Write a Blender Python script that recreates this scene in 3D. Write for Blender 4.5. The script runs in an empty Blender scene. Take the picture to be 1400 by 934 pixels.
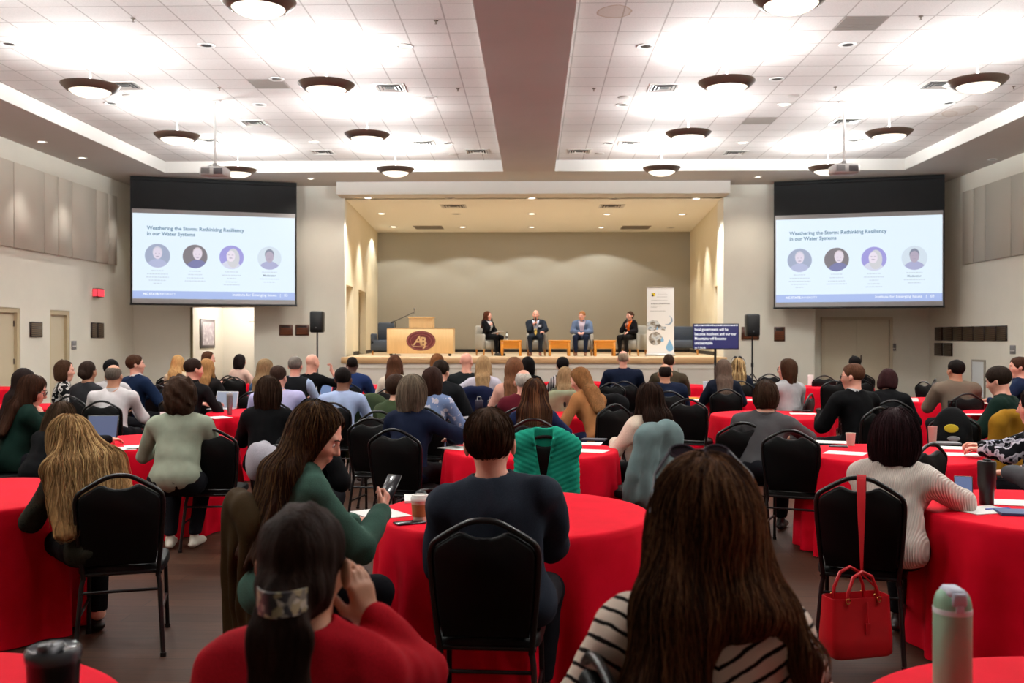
import bpy, math, random
import numpy as np
from mathutils import Vector, Matrix

S = bpy.context.scene
COL = S.collection
PI = math.pi
F = 1330.0
EYE = 1.65
VPX, VPY = 729.0, 462.0

# ------------------------------------------------------------------ camera
camd = bpy.data.cameras.new('camera')
cam = bpy.data.objects.new('camera', camd)
COL.objects.link(cam)
YAW = math.atan((VPX - 700) / F)
PITCH = -math.atan((467 - VPY) / F)
cam.location = (0, 0, EYE)
cam.rotation_euler = (PI / 2 + PITCH, 0, YAW)
camd.sensor_width = 36
camd.lens = F * 36 / 1400
camd.clip_start = 0.05
camd.clip_end = 200
camd.dof.use_dof = True
camd.dof.focus_distance = 6.5
camd.dof.aperture_fstop = 4.0
S.camera = cam
CR = cam.rotation_euler.to_matrix()


def at(px, py, Y=None, Z=None):
    """world point seen at pixel (px, py) at depth Y or height Z"""
    d = CR @ Vector(((px - 700) / F, -(py - 467) / F, -1.0))
    t = Y / d.y if Y is not None else (Z - EYE) / d.z
    return Vector((0, 0, EYE)) + d * t


# ------------------------------------------------------------------ materials
def lin(c):
    if isinstance(c, str):
        c = [int(c[i:i + 2], 16) / 255 for i in (0, 2, 4)]
        return tuple(x / 12.92 if x <= .04045 else ((x + .055) / 1.055) ** 2.4 for x in c)
    return tuple(c)


_mats = {}


class N:
    """a small helper for node trees"""
    def __init__(self, name):
        self.m = bpy.data.materials.new(name)
        self.m.use_nodes = True
        self.t = self.m.node_tree
        self.b = self.t.nodes['Principled BSDF']
        self.tc = None

    def new(self, typ, **kw):
        n = self.t.nodes.new(typ)
        for k, v in kw.items():
            if k in n.inputs.keys():
                n.inputs[k].default_value = v
            else:
                setattr(n, k, v)
        return n

    def link(self, a, b):
        self.t.links.new(a, b)

    def obj(self, scale=(1, 1, 1), rot=(0, 0, 0)):
        if self.tc is None:
            self.tc = self.new('ShaderNodeTexCoord')
        mp = self.new('ShaderNodeMapping')
        mp.inputs['Scale'].default_value = scale
        mp.inputs['Rotation'].default_value = rot
        self.link(self.tc.outputs['Object'], mp.inputs['Vector'])
        return mp.outputs['Vector']

    def noise(self, scale, vec=None, detail=3.0, rough=.55):
        n = self.new('ShaderNodeTexNoise')
        n.inputs['Scale'].default_value = scale
        n.inputs['Detail'].default_value = detail
        n.inputs['Roughness'].default_value = rough
        self.link(vec if vec is not None else self.obj(), n.inputs['Vector'])
        return n.outputs['Fac']

    def ramp(self, fac, stops, interp='LINEAR'):
        r = self.new('ShaderNodeValToRGB')
        e = r.color_ramp.elements
        r.color_ramp.interpolation = interp
        while len(e) < len(stops):
            e.new(0.5)
        for i, (p, c) in enumerate(stops):
            e[i].position = p
            e[i].color = (*lin(c), 1)
        self.link(fac, r.inputs['Fac'])
        return r.outputs['Color']

    def color(self, sock):
        self.link(sock, self.b.inputs['Base Color'])

    def bump(self, h, strength=.3, dist=.01):
        b = self.new('ShaderNodeBump')
        b.inputs['Strength'].default_value = strength
        b.inputs['Distance'].default_value = dist
        self.link(h, b.inputs['Height'])
        self.link(b.outputs['Normal'], self.b.inputs['Normal'])

    def math(self, op, a, b=None, c=None):
        n = self.new('ShaderNodeMath', operation=op)
        for i, v in enumerate((a, b, c)):
            if v is None:
                continue
            if isinstance(v, (int, float)):
                n.inputs[i].default_value = v
            else:
                self.link(v, n.inputs[i])
        return n.outputs[0]

    def sep(self, vec):
        s = self.new('ShaderNodeSeparateXYZ')
        self.link(vec, s.inputs[0])
        return s.outputs


def mat(name, col, rough=.6, metal=0.0, spec=.5, var=0.0, vscale=8, bump=0.0, bscale=60, stretch=(1, 1, 1), sheen=0.0, bdist=.004):
    key = (name, col)
    if key in _mats:
        return _mats[key]
    n = N(name)
    c = lin(col)
    n.b.inputs['Base Color'].default_value = (*c, 1)
    n.b.inputs['Roughness'].default_value = rough
    n.b.inputs['Metallic'].default_value = metal
    n.b.inputs['Specular IOR Level'].default_value = spec
    if sheen:
        n.b.inputs['Sheen Weight'].default_value = sheen
    if var:
        f = n.noise(vscale, n.obj(stretch))
        a = tuple(max(0, x * (1 - var)) for x in c)
        b = tuple(min(1, x * (1 + var)) for x in c)
        n.color(n.ramp(f, [(.25, a), (.75, b)]))
    if bump:
        n.bump(n.noise(bscale, n.obj(stretch)), bump, bdist)
    _mats[key] = n.m
    return n.m


def emit(name, col, strength):
    key = (name, col, strength)
    if key in _mats:
        return _mats[key]
    n = N(name)
    n.b.inputs['Base Color'].default_value = (0.02, .02, .02, 1)
    n.b.inputs['Emission Color'].default_value = (*lin(col), 1)
    n.b.inputs['Emission Strength'].default_value = strength
    n.b.inputs['Roughness'].default_value = .6
    _mats[key] = n.m
    return n.m


# ------------------------------------------------------------------ objects
def tag(o, label=None, cat=None, group=None, kind=None):
    if label:
        o['label'] = label
    if cat:
        o['category'] = cat
    if group:
        o['group'] = group
    if kind:
        o['kind'] = kind
    return o


def link(name, me, m=None, parent=None, loc=None, rz=None):
    o = bpy.data.objects.new(name, me)
    COL.objects.link(o)
    if me is not None and m is not None:
        for x in (m if isinstance(m, (list, tuple)) else [m]):
            me.materials.append(x)
    if parent is not None:
        o.parent = parent
    if loc is not None:
        o.location = loc
    if rz is not None:
        o.rotation_euler = (0, 0, rz)
    return o


def empty(name, loc=(0, 0, 0), rz=0.0):
    o = bpy.data.objects.new(name, None)
    o.empty_display_size = .1
    COL.objects.link(o)
    o.location = loc
    o.rotation_euler = (0, 0, rz)
    return o


def copy_tree(o, parent=None):
    c = o.copy()
    COL.objects.link(c)
    if parent is not None:
        c.parent = parent
    for ch in list(o.children):
        copy_tree(ch, c)
    return c


class MB:
    """collects polygons of one mesh"""
    def __init__(self):
        self.v, self.f, self.mi, self.sm = [], [], [], []

    def add(self, vs, fs, mi=0, smooth=False, M=None):
        o = len(self.v)
        self.v += [tuple(M @ Vector(p)) if M is not None else tuple(p) for p in vs]
        for f in fs:
            self.f.append([i + o for i in f])
            self.mi.append(mi)
            self.sm.append(smooth)
        return self

    def box(self, lo, hi, mi=0, M=None, bev=0.0):
        x0, y0, z0 = lo
        x1, y1, z1 = hi
        if bev <= 0:
            vs = [(x0, y0, z0), (x1, y0, z0), (x1, y1, z0), (x0, y1, z0), (x0, y0, z1), (x1, y0, z1), (x1, y1, z1), (x0, y1, z1)]
            fs = [(0, 3, 2, 1), (4, 5, 6, 7), (0, 1, 5, 4), (1, 2, 6, 5), (2, 3, 7, 6), (3, 0, 4, 7)]
            return self.add(vs, fs, mi, False, M)
        b = min(bev, (x1 - x0) / 2.01, (y1 - y0) / 2.01, (z1 - z0) / 2.01)
        vs, idx = [], {}
        for sx in (0, 1):
            for sy in (0, 1):
                for sz in (0, 1):
                    X, Y, Z = (x0, x1)[sx], (y0, y1)[sy], (z0, z1)[sz]
                    dx, dy, dz = (b, -b)[sx], (b, -b)[sy], (b, -b)[sz]
                    idx[sx, sy, sz] = len(vs)
                    vs += [(X, Y + dy, Z + dz), (X + dx, Y, Z + dz), (X + dx, Y + dy, Z)]
        I = lambda a, b_, c, k: idx[a, b_, c] + k
        fs = []
        for s in (0, 1):
            q = [(s, 0, 0), (s, 1, 0), (s, 1, 1), (s, 0, 1)]
            fs.append([I(*p, 0) for p in (q if s else q[::-1])])
            q = [(0, s, 0), (0, s, 1), (1, s, 1), (1, s, 0)]
            fs.append([I(*p, 1) for p in (q if s else q[::-1])])
            q = [(0, 0, s), (1, 0, s), (1, 1, s), (0, 1, s)]
            fs.append([I(*p, 2) for p in (q if s else q[::-1])])
        for a in (0, 1):
            for c in (0, 1):
                e = [I(0, a, c, 1), I(1, a, c, 1), I(1, a, c, 2), I(0, a, c, 2)]
                fs.append(e if (a == c) == (a == 0) else e[::-1])
                e = [I(a, 0, c, 0), I(a, 1, c, 0), I(a, 1, c, 2), I(a, 0, c, 2)]
                fs.append(e)
                e = [I(a, c, 0, 0), I(a, c, 1, 0), I(a, c, 1, 1), I(a, c, 0, 1)]
                fs.append(e)
        for k, i in idx.items():
            fs.append([i, i + 1, i + 2])
        return self.add(vs, fs, mi, True, M)

    def tube(self, pts, r, n=8, mi=0, closed=False, M=None, cap=True):
        pts = [Vector(p) for p in pts]
        rs = r if isinstance(r, (list, tuple)) else [r] * len(pts)
        L = len(pts)
        vs, fs = [], []
        up = None
        for i, p in enumerate(pts):
            a = pts[(i - 1) % L] if (closed or i) else pts[0]
            b = pts[(i + 1) % L] if (closed or i < L - 1) else pts[-1]
            t = (b - a).normalized()
            if up is None:
                up = Vector((0, 0, 1)) if abs(t.z) < .9 else Vector((1, 0, 0))
            s = t.cross(up)
            if s.length < 1e-5:
                s = t.cross(Vector((0, 1, 0)))
            s.normalize()
            up = s.cross(t).normalized()
            for k in range(n):
                an = 2 * PI * k / n
                vs.append(p + (s * math.cos(an) + up * math.sin(an)) * rs[i])
        for i in range(L if closed else L - 1):
            j = (i + 1) % L
            for k in range(n):
                k2 = (k + 1) % n
                fs.append([i * n + k, i * n + k2, j * n + k2, j * n + k])
        if cap and not closed:
            fs.append(list(range(n))[::-1])
            fs.append([(L - 1) * n + k for k in range(n)])
        return self.add(vs, fs, mi, True, M)

    def lathe(self, prof, n=32, mi=0, M=None, sm=True, cap=True):
        vs, fs = [], []
        L = len(prof)
        for (r, z) in prof:
            for k in range(n):
                a = 2 * PI * k / n
                vs.append((r * math.cos(a), r * math.sin(a), z))
        for i in range(L - 1):
            for k in range(n):
                k2 = (k + 1) % n
                fs.append([i * n + k, i * n + k2, (i + 1) * n + k2, (i + 1) * n + k])
        if cap and prof[0][0] > 1e-6:
            fs.append(list(range(n))[::-1])
        if cap and prof[-1][0] > 1e-6:
            fs.append([(L - 1) * n + k for k in range(n)])
        return self.add(vs, fs, mi, sm, M)

    def prism(self, poly, y0, y1, mi=0, M=None, bev=0.0, sm=False):
        """polygon in (x, z), extruded along y, rims pulled in by bev"""
        n = len(poly)
        cx = sum(p[0] for p in poly) / n
        cz = sum(p[1] for p in poly) / n

        def ins(b):
            out = []
            for i in range(n):
                a, p, c = Vector(poly[i - 1]), Vector(poly[i]), Vector(poly[(i + 1) % n])
                d = ((p - a).normalized() + (c - p).normalized())
                d = d.normalized() if d.length > 1e-6 else Vector((1, 0))
                nn = Vector((-d.y, d.x))
                if nn.dot(Vector((cx, cz)) - p) < 0 and bev_sign < 0:
                    nn = -nn
                out.append(p + nn * b * (1 if bev_sign > 0 else 1))
            return out
        area = sum(poly[i - 1][0] * poly[i][1] - poly[i][0] * poly[i - 1][1] for i in range(n))
        bev_sign = 1 if area > 0 else -1
        rings = [(y0, bev), (y0 + bev, 0), (y1 - bev, 0), (y1, bev)] if bev > 0 else [(y0, 0), (y1, 0)]
        vs, fs = [], []
        for (y, b) in rings:
            q = ins(b) if b else [Vector(p) for p in poly]
            vs += [(p[0], y, p[1]) for p in q]
        for r in range(len(rings) - 1):
            for i in range(n):
                j = (i + 1) % n
                fs.append([r * n + i, r * n + j, (r + 1) * n + j, (r + 1) * n + i])
        fs.append(list(range(n))[::-1])
        fs.append([(len(rings) - 1) * n + i for i in range(n)])
        return self.add(vs, fs, mi, sm, M)

    def mesh(self, name, fix=True):
        me = bpy.data.meshes.new(name)
        me.from_pydata(self.v, [], self.f)
        me.polygons.foreach_set('material_index', self.mi)
        me.polygons.foreach_set('use_smooth', self.sm)
        if fix:
            import bmesh
            bm = bmesh.new()
            bm.from_mesh(me)
            bmesh.ops.recalc_face_normals(bm, faces=bm.faces)
            bm.to_mesh(me)
            bm.free()
        if any(self.sm):
            me.set_sharp_from_angle(angle=math.radians(50))
        me.update()
        return me

    def build(self, name, m=None, parent=None, loc=None, rz=None):
        return link(name, self.mesh(name), m, parent, loc, rz)


def text(name, body, size, m, parent, M, align='LEFT', bold=0.0, extrude=.001):
    """flat lettering as a mesh; M places its own x-y plane"""
    cu = bpy.data.curves.new(name, 'FONT')
    cu.body = body
    cu.size = size
    cu.align_x = align
    cu.offset = bold
    cu.resolution_u = 2
    cu.extrude = 0
    o = bpy.data.objects.new(name, cu)
    COL.objects.link(o)
    dg = bpy.context.evaluated_depsgraph_get()
    me = bpy.data.meshes.new_from_object(o.evaluated_get(dg))
    bpy.data.objects.remove(o)
    bpy.data.curves.remove(cu)
    me.transform(M)
    me.materials.clear()
    me.name = name
    return link(name, me, m, parent)


# ------------------------------------------------------------------ implicit surfaces
def V(*a):
    return np.array(a, dtype=np.float64)


def unit(a):
    a = np.asarray(a, dtype=np.float64)
    return a / max(1e-9, np.linalg.norm(a))


def smin(a, b, k):
    if k <= 0:
        return np.minimum(a, b)
    h = np.maximum(k - np.abs(a - b), 0) / k
    return np.minimum(a, b) - h * h * k * .25


def smax(a, b, k):
    return -smin(-a, -b, k)


def cone(a, b, ra, rb, k=.03, n=None, s=1.0):
    return ('c', np.asarray(a, float), np.asarray(b, float), ra, rb, k, n, s)


def ell(c, r, R=None, k=.03):
    return ('e', np.asarray(c, float), np.asarray(r, float), R, k)


def d1(pr, P):
    if pr[0] == 'c':
        _, a, b, ra, rb, _k, n, s = pr
        q = P - a
        ba = b - a
        if n is not None:
            q = q + np.outer(q @ n, n) * (1 / s - 1)
            ba = ba + n * (ba @ n) * (1 / s - 1)
        h = np.clip(q @ ba / max(1e-9, ba @ ba), 0, 1)
        d = np.linalg.norm(q - h[:, None] * ba, axis=1) - (ra + (rb - ra) * h)
        return d * (min(1, s) if n is not None else 1)
    _, c, r, R, _k = pr
    q = P - c
    if R is not None:
        q = q @ R.T
    k0 = np.linalg.norm(q / r, axis=1)
    k1 = np.linalg.norm(q / (r * r), axis=1)
    return np.where(k1 > 1e-9, k0 * (k0 - 1) / np.maximum(k1, 1e-9), -r.min())


def union(prims, P):
    d = None
    for pr in prims:
        x = d1(pr, P)
        d = x if d is None else smin(d, x, pr[5] if pr[0] == 'c' else pr[4])
    return d


def bounds(prims, pad):
    lo, hi = np.full(3, 1e9), np.full(3, -1e9)
    for pr in prims:
        if pr[0] == 'c':
            for p, r in ((pr[1], pr[3]), (pr[2], pr[4])):
                lo = np.minimum(lo, p - r)
                hi = np.maximum(hi, p + r)
        else:
            m = pr[2].max() if pr[3] is not None else pr[2]
            lo = np.minimum(lo, pr[1] - m)
            hi = np.maximum(hi, pr[1] + m)
    return lo - pad, hi + pad


def wob(P, f, seed=0, ax=(1, 1, 1)):
    """cheap smooth noise in about [-1, 1]"""
    rng = np.random.RandomState(seed)
    Q = P * np.asarray(ax)
    out = np.zeros(len(P))
    for i in range(5):
        w = rng.normal(size=3)
        w = w / np.linalg.norm(w) * f * rng.uniform(.6, 1.7)
        w2 = rng.normal(size=3)
        w2 = w2 / np.linalg.norm(w2) * f * .5
        out += np.sin(Q @ w + rng.uniform(0, 6) + 1.3 * np.sin(Q @ w2 + rng.uniform(0, 6)))
    return out / 3.2


def polygonize(f, lo, hi, h):
    B = 4
    nb = np.maximum(1, np.ceil((hi - lo) / (h * B)).astype(int))
    n = nb * B + 1
    cc = [lo[i] + (np.arange(nb[i]) + .5) * B * h for i in range(3)]
    G = np.stack(np.meshgrid(*cc, indexing='ij'), -1).reshape(-1, 3)
    c = f(G).reshape(nb)
    act = np.abs(c) < B * h * .87 * 1.55 + h
    big = np.where(c < 0, -1.0, 1.0)
    vals = np.empty(n)
    vals[:-1, :-1, :-1] = np.repeat(np.repeat(np.repeat(big, B, 0), B, 1), B, 2)
    vals[-1] = 1.0
    vals[:, -1] = 1.0
    vals[:, :, -1] = 1.0
    need = np.zeros(n, bool)
    for bx, by, bz in np.argwhere(act):
        need[bx * B:bx * B + B + 1, by * B:by * B + B + 1, bz * B:bz * B + B + 1] = True
    idx = np.argwhere(need)
    vals[need] = f(lo + idx * h)
    vals[0] = np.maximum(vals[0], h * .3)
    vals[-1] = np.maximum(vals[-1], h * .3)
    vals[:, 0] = np.maximum(vals[:, 0], h * .3)
    vals[:, -1] = np.maximum(vals[:, -1], h * .3)
    vals[:, :, 0] = np.maximum(vals[:, :, 0], h * .3)
    vals[:, :, -1] = np.maximum(vals[:, :, -1], h * .3)
    ins = vals < 0
    m = n - 1
    cnt = np.zeros(m, np.int8)
    sl = lambda a, i: a[i[0]:a.shape[0] - 1 + i[0], i[1]:a.shape[1] - 1 + i[1], i[2]:a.shape[2] - 1 + i[2]]
    cor = [(i, j, k) for i in (0, 1) for j in (0, 1) for k in (0, 1)]
    for i in cor:
        cnt += sl(ins, i)
    ac = (cnt > 0) & (cnt < 8)
    ci = np.argwhere(ac)
    if len(ci) == 0:
        return np.zeros((0, 3)), np.zeros((0, 4), int)
    ids = np.full(m, -1, np.int64)
    ids[ac] = np.arange(len(ci))
    acc = np.zeros((len(ci), 3))
    w = np.zeros(len(ci))
    for a in cor:
        for ax in range(3):
            if a[ax]:
                continue
            b = list(a)
            b[ax] = 1
            va = vals[ci[:, 0] + a[0], ci[:, 1] + a[1], ci[:, 2] + a[2]]
            vb = vals[ci[:, 0] + b[0], ci[:, 1] + b[1], ci[:, 2] + b[2]]
            cr = (va < 0) != (vb < 0)
            t = np.where(cr, va / np.where(cr, va - vb, 1), 0)
            p = np.tile(np.array(a, float), (len(ci), 1))
            p[:, ax] = t
            acc += p * cr[:, None]
            w += cr
    vs = lo + (ci + acc / w[:, None]) * h
    quads = []
    for ax in range(3):
        o1, o2 = [i for i in range(3) if i != ax]
        a = ins
        s0 = [slice(None)] * 3
        s1 = [slice(None)] * 3
        s0[ax] = slice(0, -1)
        s1[ax] = slice(1, None)
        A, Bv = ins[tuple(s0)], ins[tuple(s1)]
        cr = A != Bv
        e = np.argwhere(cr)
        e = e[(e[:, o1] > 0) & (e[:, o2] > 0) & (e[:, o1] < n[o1] - 1) & (e[:, o2] < n[o2] - 1)]
        if len(e) == 0:
            continue
        fl = A[e[:, 0], e[:, 1], e[:, 2]]
        def cell(d1_, d2_):
            q = e.copy()
            q[:, o1] += d1_
            q[:, o2] += d2_
            return ids[q[:, 0], q[:, 1], q[:, 2]]
        q = np.stack([cell(-1, -1), cell(0, -1), cell(0, 0), cell(-1, 0)], 1)
        flip = fl if ax != 1 else ~fl
        q[~flip] = q[~flip][:, ::-1]
        quads.append(q)
    q = np.concatenate(quads)
    q = q[(q >= 0).all(1)]
    # light relaxation
    for _ in range(2):
        s = np.zeros_like(vs)
        cnt = np.zeros(len(vs))
        for i in range(4):
            a, b = q[:, i], q[:, (i + 1) % 4]
            np.add.at(s, a, vs[b])
            np.add.at(cnt, a, 1)
            np.add.at(s, b, vs[a])
            np.add.at(cnt, b, 1)
        vs = vs * .5 + .5 * s / np.maximum(cnt, 1)[:, None]
    return vs, q


def np_mesh(name, parts):
    """one mesh out of [(verts, quads or tris, material index)]"""
    me = bpy.data.meshes.new(name)
    nv = sum(len(p[0]) for p in parts)
    me.vertices.add(nv)
    if nv:
        me.vertices.foreach_set('co', np.concatenate([p[0] for p in parts]).astype(np.float32).ravel())
    off, loops, starts, mi, st = 0, [], [], [], 0
    for v, q, k in parts:
        loops.append((q + off).ravel())
        w = q.shape[1]
        starts.append(st + np.arange(len(q)) * w)
        st += len(q) * w
        mi.append(np.full(len(q), k) if np.isscalar(k) else k)
        off += len(v)
    lp = np.concatenate(loops).astype(np.int32)
    sp = np.concatenate(starts).astype(np.int32)
    me.loops.add(len(lp))
    me.loops.foreach_set('vertex_index', lp)
    me.polygons.add(len(sp))
    me.polygons.foreach_set('loop_start', sp)
    me.polygons.foreach_set('material_index', np.concatenate(mi).astype(np.int32))
    me.polygons.foreach_set('use_smooth', np.ones(len(sp), bool))
    me.update(calc_edges=True)
    me.validate()
    return me


def blob(name, prims, h, m, parent=None, fn=None, lo=None, hi=None, pad=.03, loc=None, rz=None):
    """a mesh round a smooth union of prims, optionally changed by fn(d, P)"""
    f = (lambda P: union(prims, P)) if fn is None else (lambda P: fn(union(prims, P), P))
    a, b = bounds(prims, pad)
    if lo is not None:
        a = np.maximum(a, lo)
    if hi is not None:
        b = np.minimum(b, hi)
    v, q = polygonize(f, a, b, h)
    return link(name, np_mesh(name, [(v, q, 0)]), m, parent, loc, rz)
# ------------------------------------------------------------------ people
SKIN = {
    'light': mat('skin light', 'd9a58c', .55, var=.06, vscale=30),
    'pink': mat('skin pink', 'dc9d88', .5, var=.06, vscale=30),
    'tan': mat('skin tan', 'b98266', .55, var=.06, vscale=30),
    'brown': mat('skin brown', '7a4d38', .5, var=.06, vscale=30),
    'dark': mat('skin dark', '4d3026', .5, var=.06, vscale=30),
}
EYEM = mat('eye white', 'e8e4de', .25)
IRISM = mat('eye iris', '2b2018', .2)


def hair_mat(c, var=.45):
    key = ('hairm', c, var)
    cn = c if isinstance(c, str) else '%02x%02x%02x' % tuple(int(255 * x) for x in c)
    if key in _mats:
        return _mats[key]
    n = N('hair ' + cn)
    v = n.obj((1, 1, .12))
    f = n.noise(95, v, 3)
    g = n.noise(14, n.obj((1, 1, .3)), 2)
    fac = n.math('ADD', n.math('MULTIPLY', f, .65), n.math('MULTIPLY', g, .35))
    b = lin(c)
    n.color(n.ramp(fac, [(.3, tuple(x * (1 - var) for x in b)), (.52, b), (.72, tuple(min(1, x * (1 + 1.1 * var)) for x in b))]))
    n.b.inputs['Roughness'].default_value = .65
    n.b.inputs['Specular IOR Level'].default_value = .06
    n.bump(f, .7, .006)
    _mats[key] = n.m
    return n.m


def cloth_mat(kind, c, c2=None, c3=None):
    key = ('cloth', kind, c, c2, c3)
    if key in _mats:
        return _mats[key]
    n = N('fabric ' + kind + ' ' + c)
    b = lin(c)
    n.b.inputs['Roughness'].default_value = .85
    n.b.inputs['Specular IOR Level'].default_value = .08
    n.b.inputs['Base Color'].default_value = (*b, 1)
    if kind == 'plain':
        f = n.noise(7, None, 4)
        n.color(n.ramp(f, [(.3, tuple(x * .86 for x in b)), (.7, tuple(min(1, x * 1.12) for x in b))]))
        n.bump(n.noise(320, None, 2), .12, .002)
    elif kind == 'wool':
        f = n.noise(420, None, 2)
        n.color(n.ramp(f, [(.35, tuple(x * .72 for x in b)), (.65, tuple(min(1, x * 1.25) for x in b))]))
        n.bump(f, .25, .002)
    elif kind == 'rib':
        w = n.new('ShaderNodeTexWave', wave_type='BANDS', bands_direction='X')
        w.inputs['Scale'].default_value = 34
        w.inputs['Distortion'].default_value = .6
        n.link(n.obj(), w.inputs['Vector'])
        n.color(n.ramp(w.outputs['Fac'], [(.1, tuple(x * .84 for x in b)), (.6, b)]))
        n.bump(w.outputs['Fac'], .45, .006)
    elif kind == 'stripes':          # narrow dark stripes that meet in a chevron at the middle of the back
        s = n.sep(n.obj())
        ax = n.math('ABSOLUTE', n.math('ADD', s[0], n.math('MULTIPLY', n.math('SUBTRACT', n.noise(9), .5), .02)))
        z = n.math('SUBTRACT', s[2], n.math('MULTIPLY', ax, .62))
        z = n.math('ADD', z, n.math('MULTIPLY', s[1], .35))
        z = n.math('ADD', z, n.math('MULTIPLY', n.math('SUBTRACT', n.noise(20), .5), .012))
        t = n.math('FRACT', n.math('MULTIPLY', z, 24))
        n.color(n.ramp(t, [(0, c), (.66, c), (.70, c2), (.93, c2), (.97, c)]))
        n.bump(n.noise(260, None, 2), .3, .003)
    elif kind == 'bars':             # vertical stripes
        s = n.sep(n.obj())
        t = n.math('FRACT', n.math('MULTIPLY', s[0], 26))
        n.color(n.ramp(t, [(0, c), (.5, c2)], 'CONSTANT'))
    elif kind == 'floral':
        v = n.new('ShaderNodeTexVoronoi')
        v.inputs['Scale'].default_value = 16
        nv = n.new('ShaderNodeTexNoise')
        nv.inputs['Scale'].default_value = 22
        mx = n.new('ShaderNodeMixRGB')
        mx.inputs['Fac'].default_value = .12
        n.link(n.obj(), nv.inputs['Vector'])
        n.link(n.obj(), mx.inputs['Color1'])
        n.link(nv.outputs['Color'], mx.inputs['Color2'])
        n.link(mx.outputs['Color'], v.inputs['Vector'])
        n.color(n.ramp(v.outputs['Distance'], [(0, c3 or 'd8c9a0'), (.12, c2), (.34, c2), (.4, c)]))
    elif kind == 'tweed':
        f = n.noise(55, None, 6, .8)
        n.color(n.ramp(f, [(.35, c), (.5, c2), (.62, c3 or c)]))
        n.bump(f, .3, .004)
    elif kind == 'leaf':
        f = n.noise(17, None, 2, .4)
        n.color(n.ramp(f, [(0, c), (.50, c2), (.60, c3 or c2), (.66, c)], 'CONSTANT'))
    elif kind == 'check':
        w = n.new('ShaderNodeTexChecker')
        w.inputs['Scale'].default_value = 90
        w.inputs['Color1'].default_value = (*b, 1)
        w.inputs['Color2'].default_value = (*lin(c2), 1)
        n.link(n.obj(), w.inputs['Vector'])
        n.color(w.outputs['Color'])
    _mats[key] = n.m
    return n.m


HZ = 1.0


def hell(c, r, R=None, k=.03):
    return ell(c, r * HZ, R, k)


def axis_rot(ax, deg):
    return np.array(Matrix.Rotation(math.radians(deg), 3, Vector(ax)))


def ik(S_, W, la, lb, pole):
    d = W - S_
    L = np.linalg.norm(d)
    mx = (la + lb) * .995
    if L > mx:
        W = S_ + d / L * mx
        d = W - S_
        L = mx
    t = d / L
    a = (la * la - lb * lb + L * L) / (2 * L)
    hgt = math.sqrt(max(0, la * la - a * a))
    p = pole - t * (pole @ t)
    return S_ + t * a + unit(p) * hgt, W


def hand_prims(w, d, n, side, curl=25, k=.008, sc=1.0, spread=.0):
    """palm, four fingers and a thumb; n is the back of the hand, side +1 for a right hand"""
    d, n = unit(d), np.asarray(n, float)
    n = unit(n - d * (n @ d))
    t = np.cross(n, d) * side
    pr = []
    offs, lens = (.027, .009, -.009, -.026), (.070, .078, .072, .058)
    for i in range(4):
        o = offs[i] * sc
        b = w + t * o * .55 + d * .012 * sc
        kn = w + t * o + d * (.088, .092, .089, .082)[i] * sc
        pr.append(cone(b, kn, .0155 * sc, .0115 * sc, .014))
        p, ang = kn, 0.0
        fd = d + t * (offs[i] * (2.2 + spread * 10))
        fd = unit(fd)
        for j, fr in enumerate((.46, .31, .23)):
            ang += math.radians(curl * (1, 1.15, .8)[j])
            q = p + (fd * math.cos(ang) - n * math.sin(ang)) * lens[i] * fr * sc
            pr.append(cone(p, q, (.0094, .0085, .0076)[j] * sc, (.0085, .0076, .0064)[j] * sc, k * .5))
            p = q
    b = w + d * .022 * sc + t * .018 * sc - n * .006 * sc
    v = unit(t * .75 + d * .65 - n * .25)
    q = b + v * .042 * sc
    pr.append(cone(b, q, .0165 * sc, .0125 * sc, .012))
    v2 = unit(t * .28 + d * .9 - n * (.25 + curl * .006))
    r = q + v2 * .032 * sc
    pr.append(cone(q, r, .0115 * sc, .0098 * sc, .006))
    pr.append(cone(r, r + unit(v2 * .9 - t * .15) * .024 * sc, .0098 * sc, .0075 * sc, .005))
    return pr


ARM = {  # wrist target (right side; x mirrored for the left), elbow pole, hand direction, back of hand, curl
    'table': ((.15, .40, .80), (.55, -.3, -.6), (-.35, 1, -.05), (0, .1, 1), 24),
    'lap': ((.09, .27, .68), (.8, -.4, -.4), (-.6, 1, -.3), (.2, .2, 1), 30),
    'knee': ((.13, .36, .66), (.8, -.4, -.3), (-.2, 1, -.25), (.3, .2, 1), 26),
    'fold': ((-.02, .33, .80), (.75, -.2, -.5), (-1, .35, 0), (.1, .3, 1), 24),
    'chin': ((.075, .25, 1.10), (.6, .2, -.8), (-.45, -.2, .9), (.75, .6, .1), 42),
    'mic': ((.05, .27, 1.03), (.7, -.1, -.7), (-.7, .55, .5), (.3, .75, .35), 62),
    'down': ((.26, .06, .62), (.3, -1, .0), (0, .4, -1), (1, 0, 0), 22),
}


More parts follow.
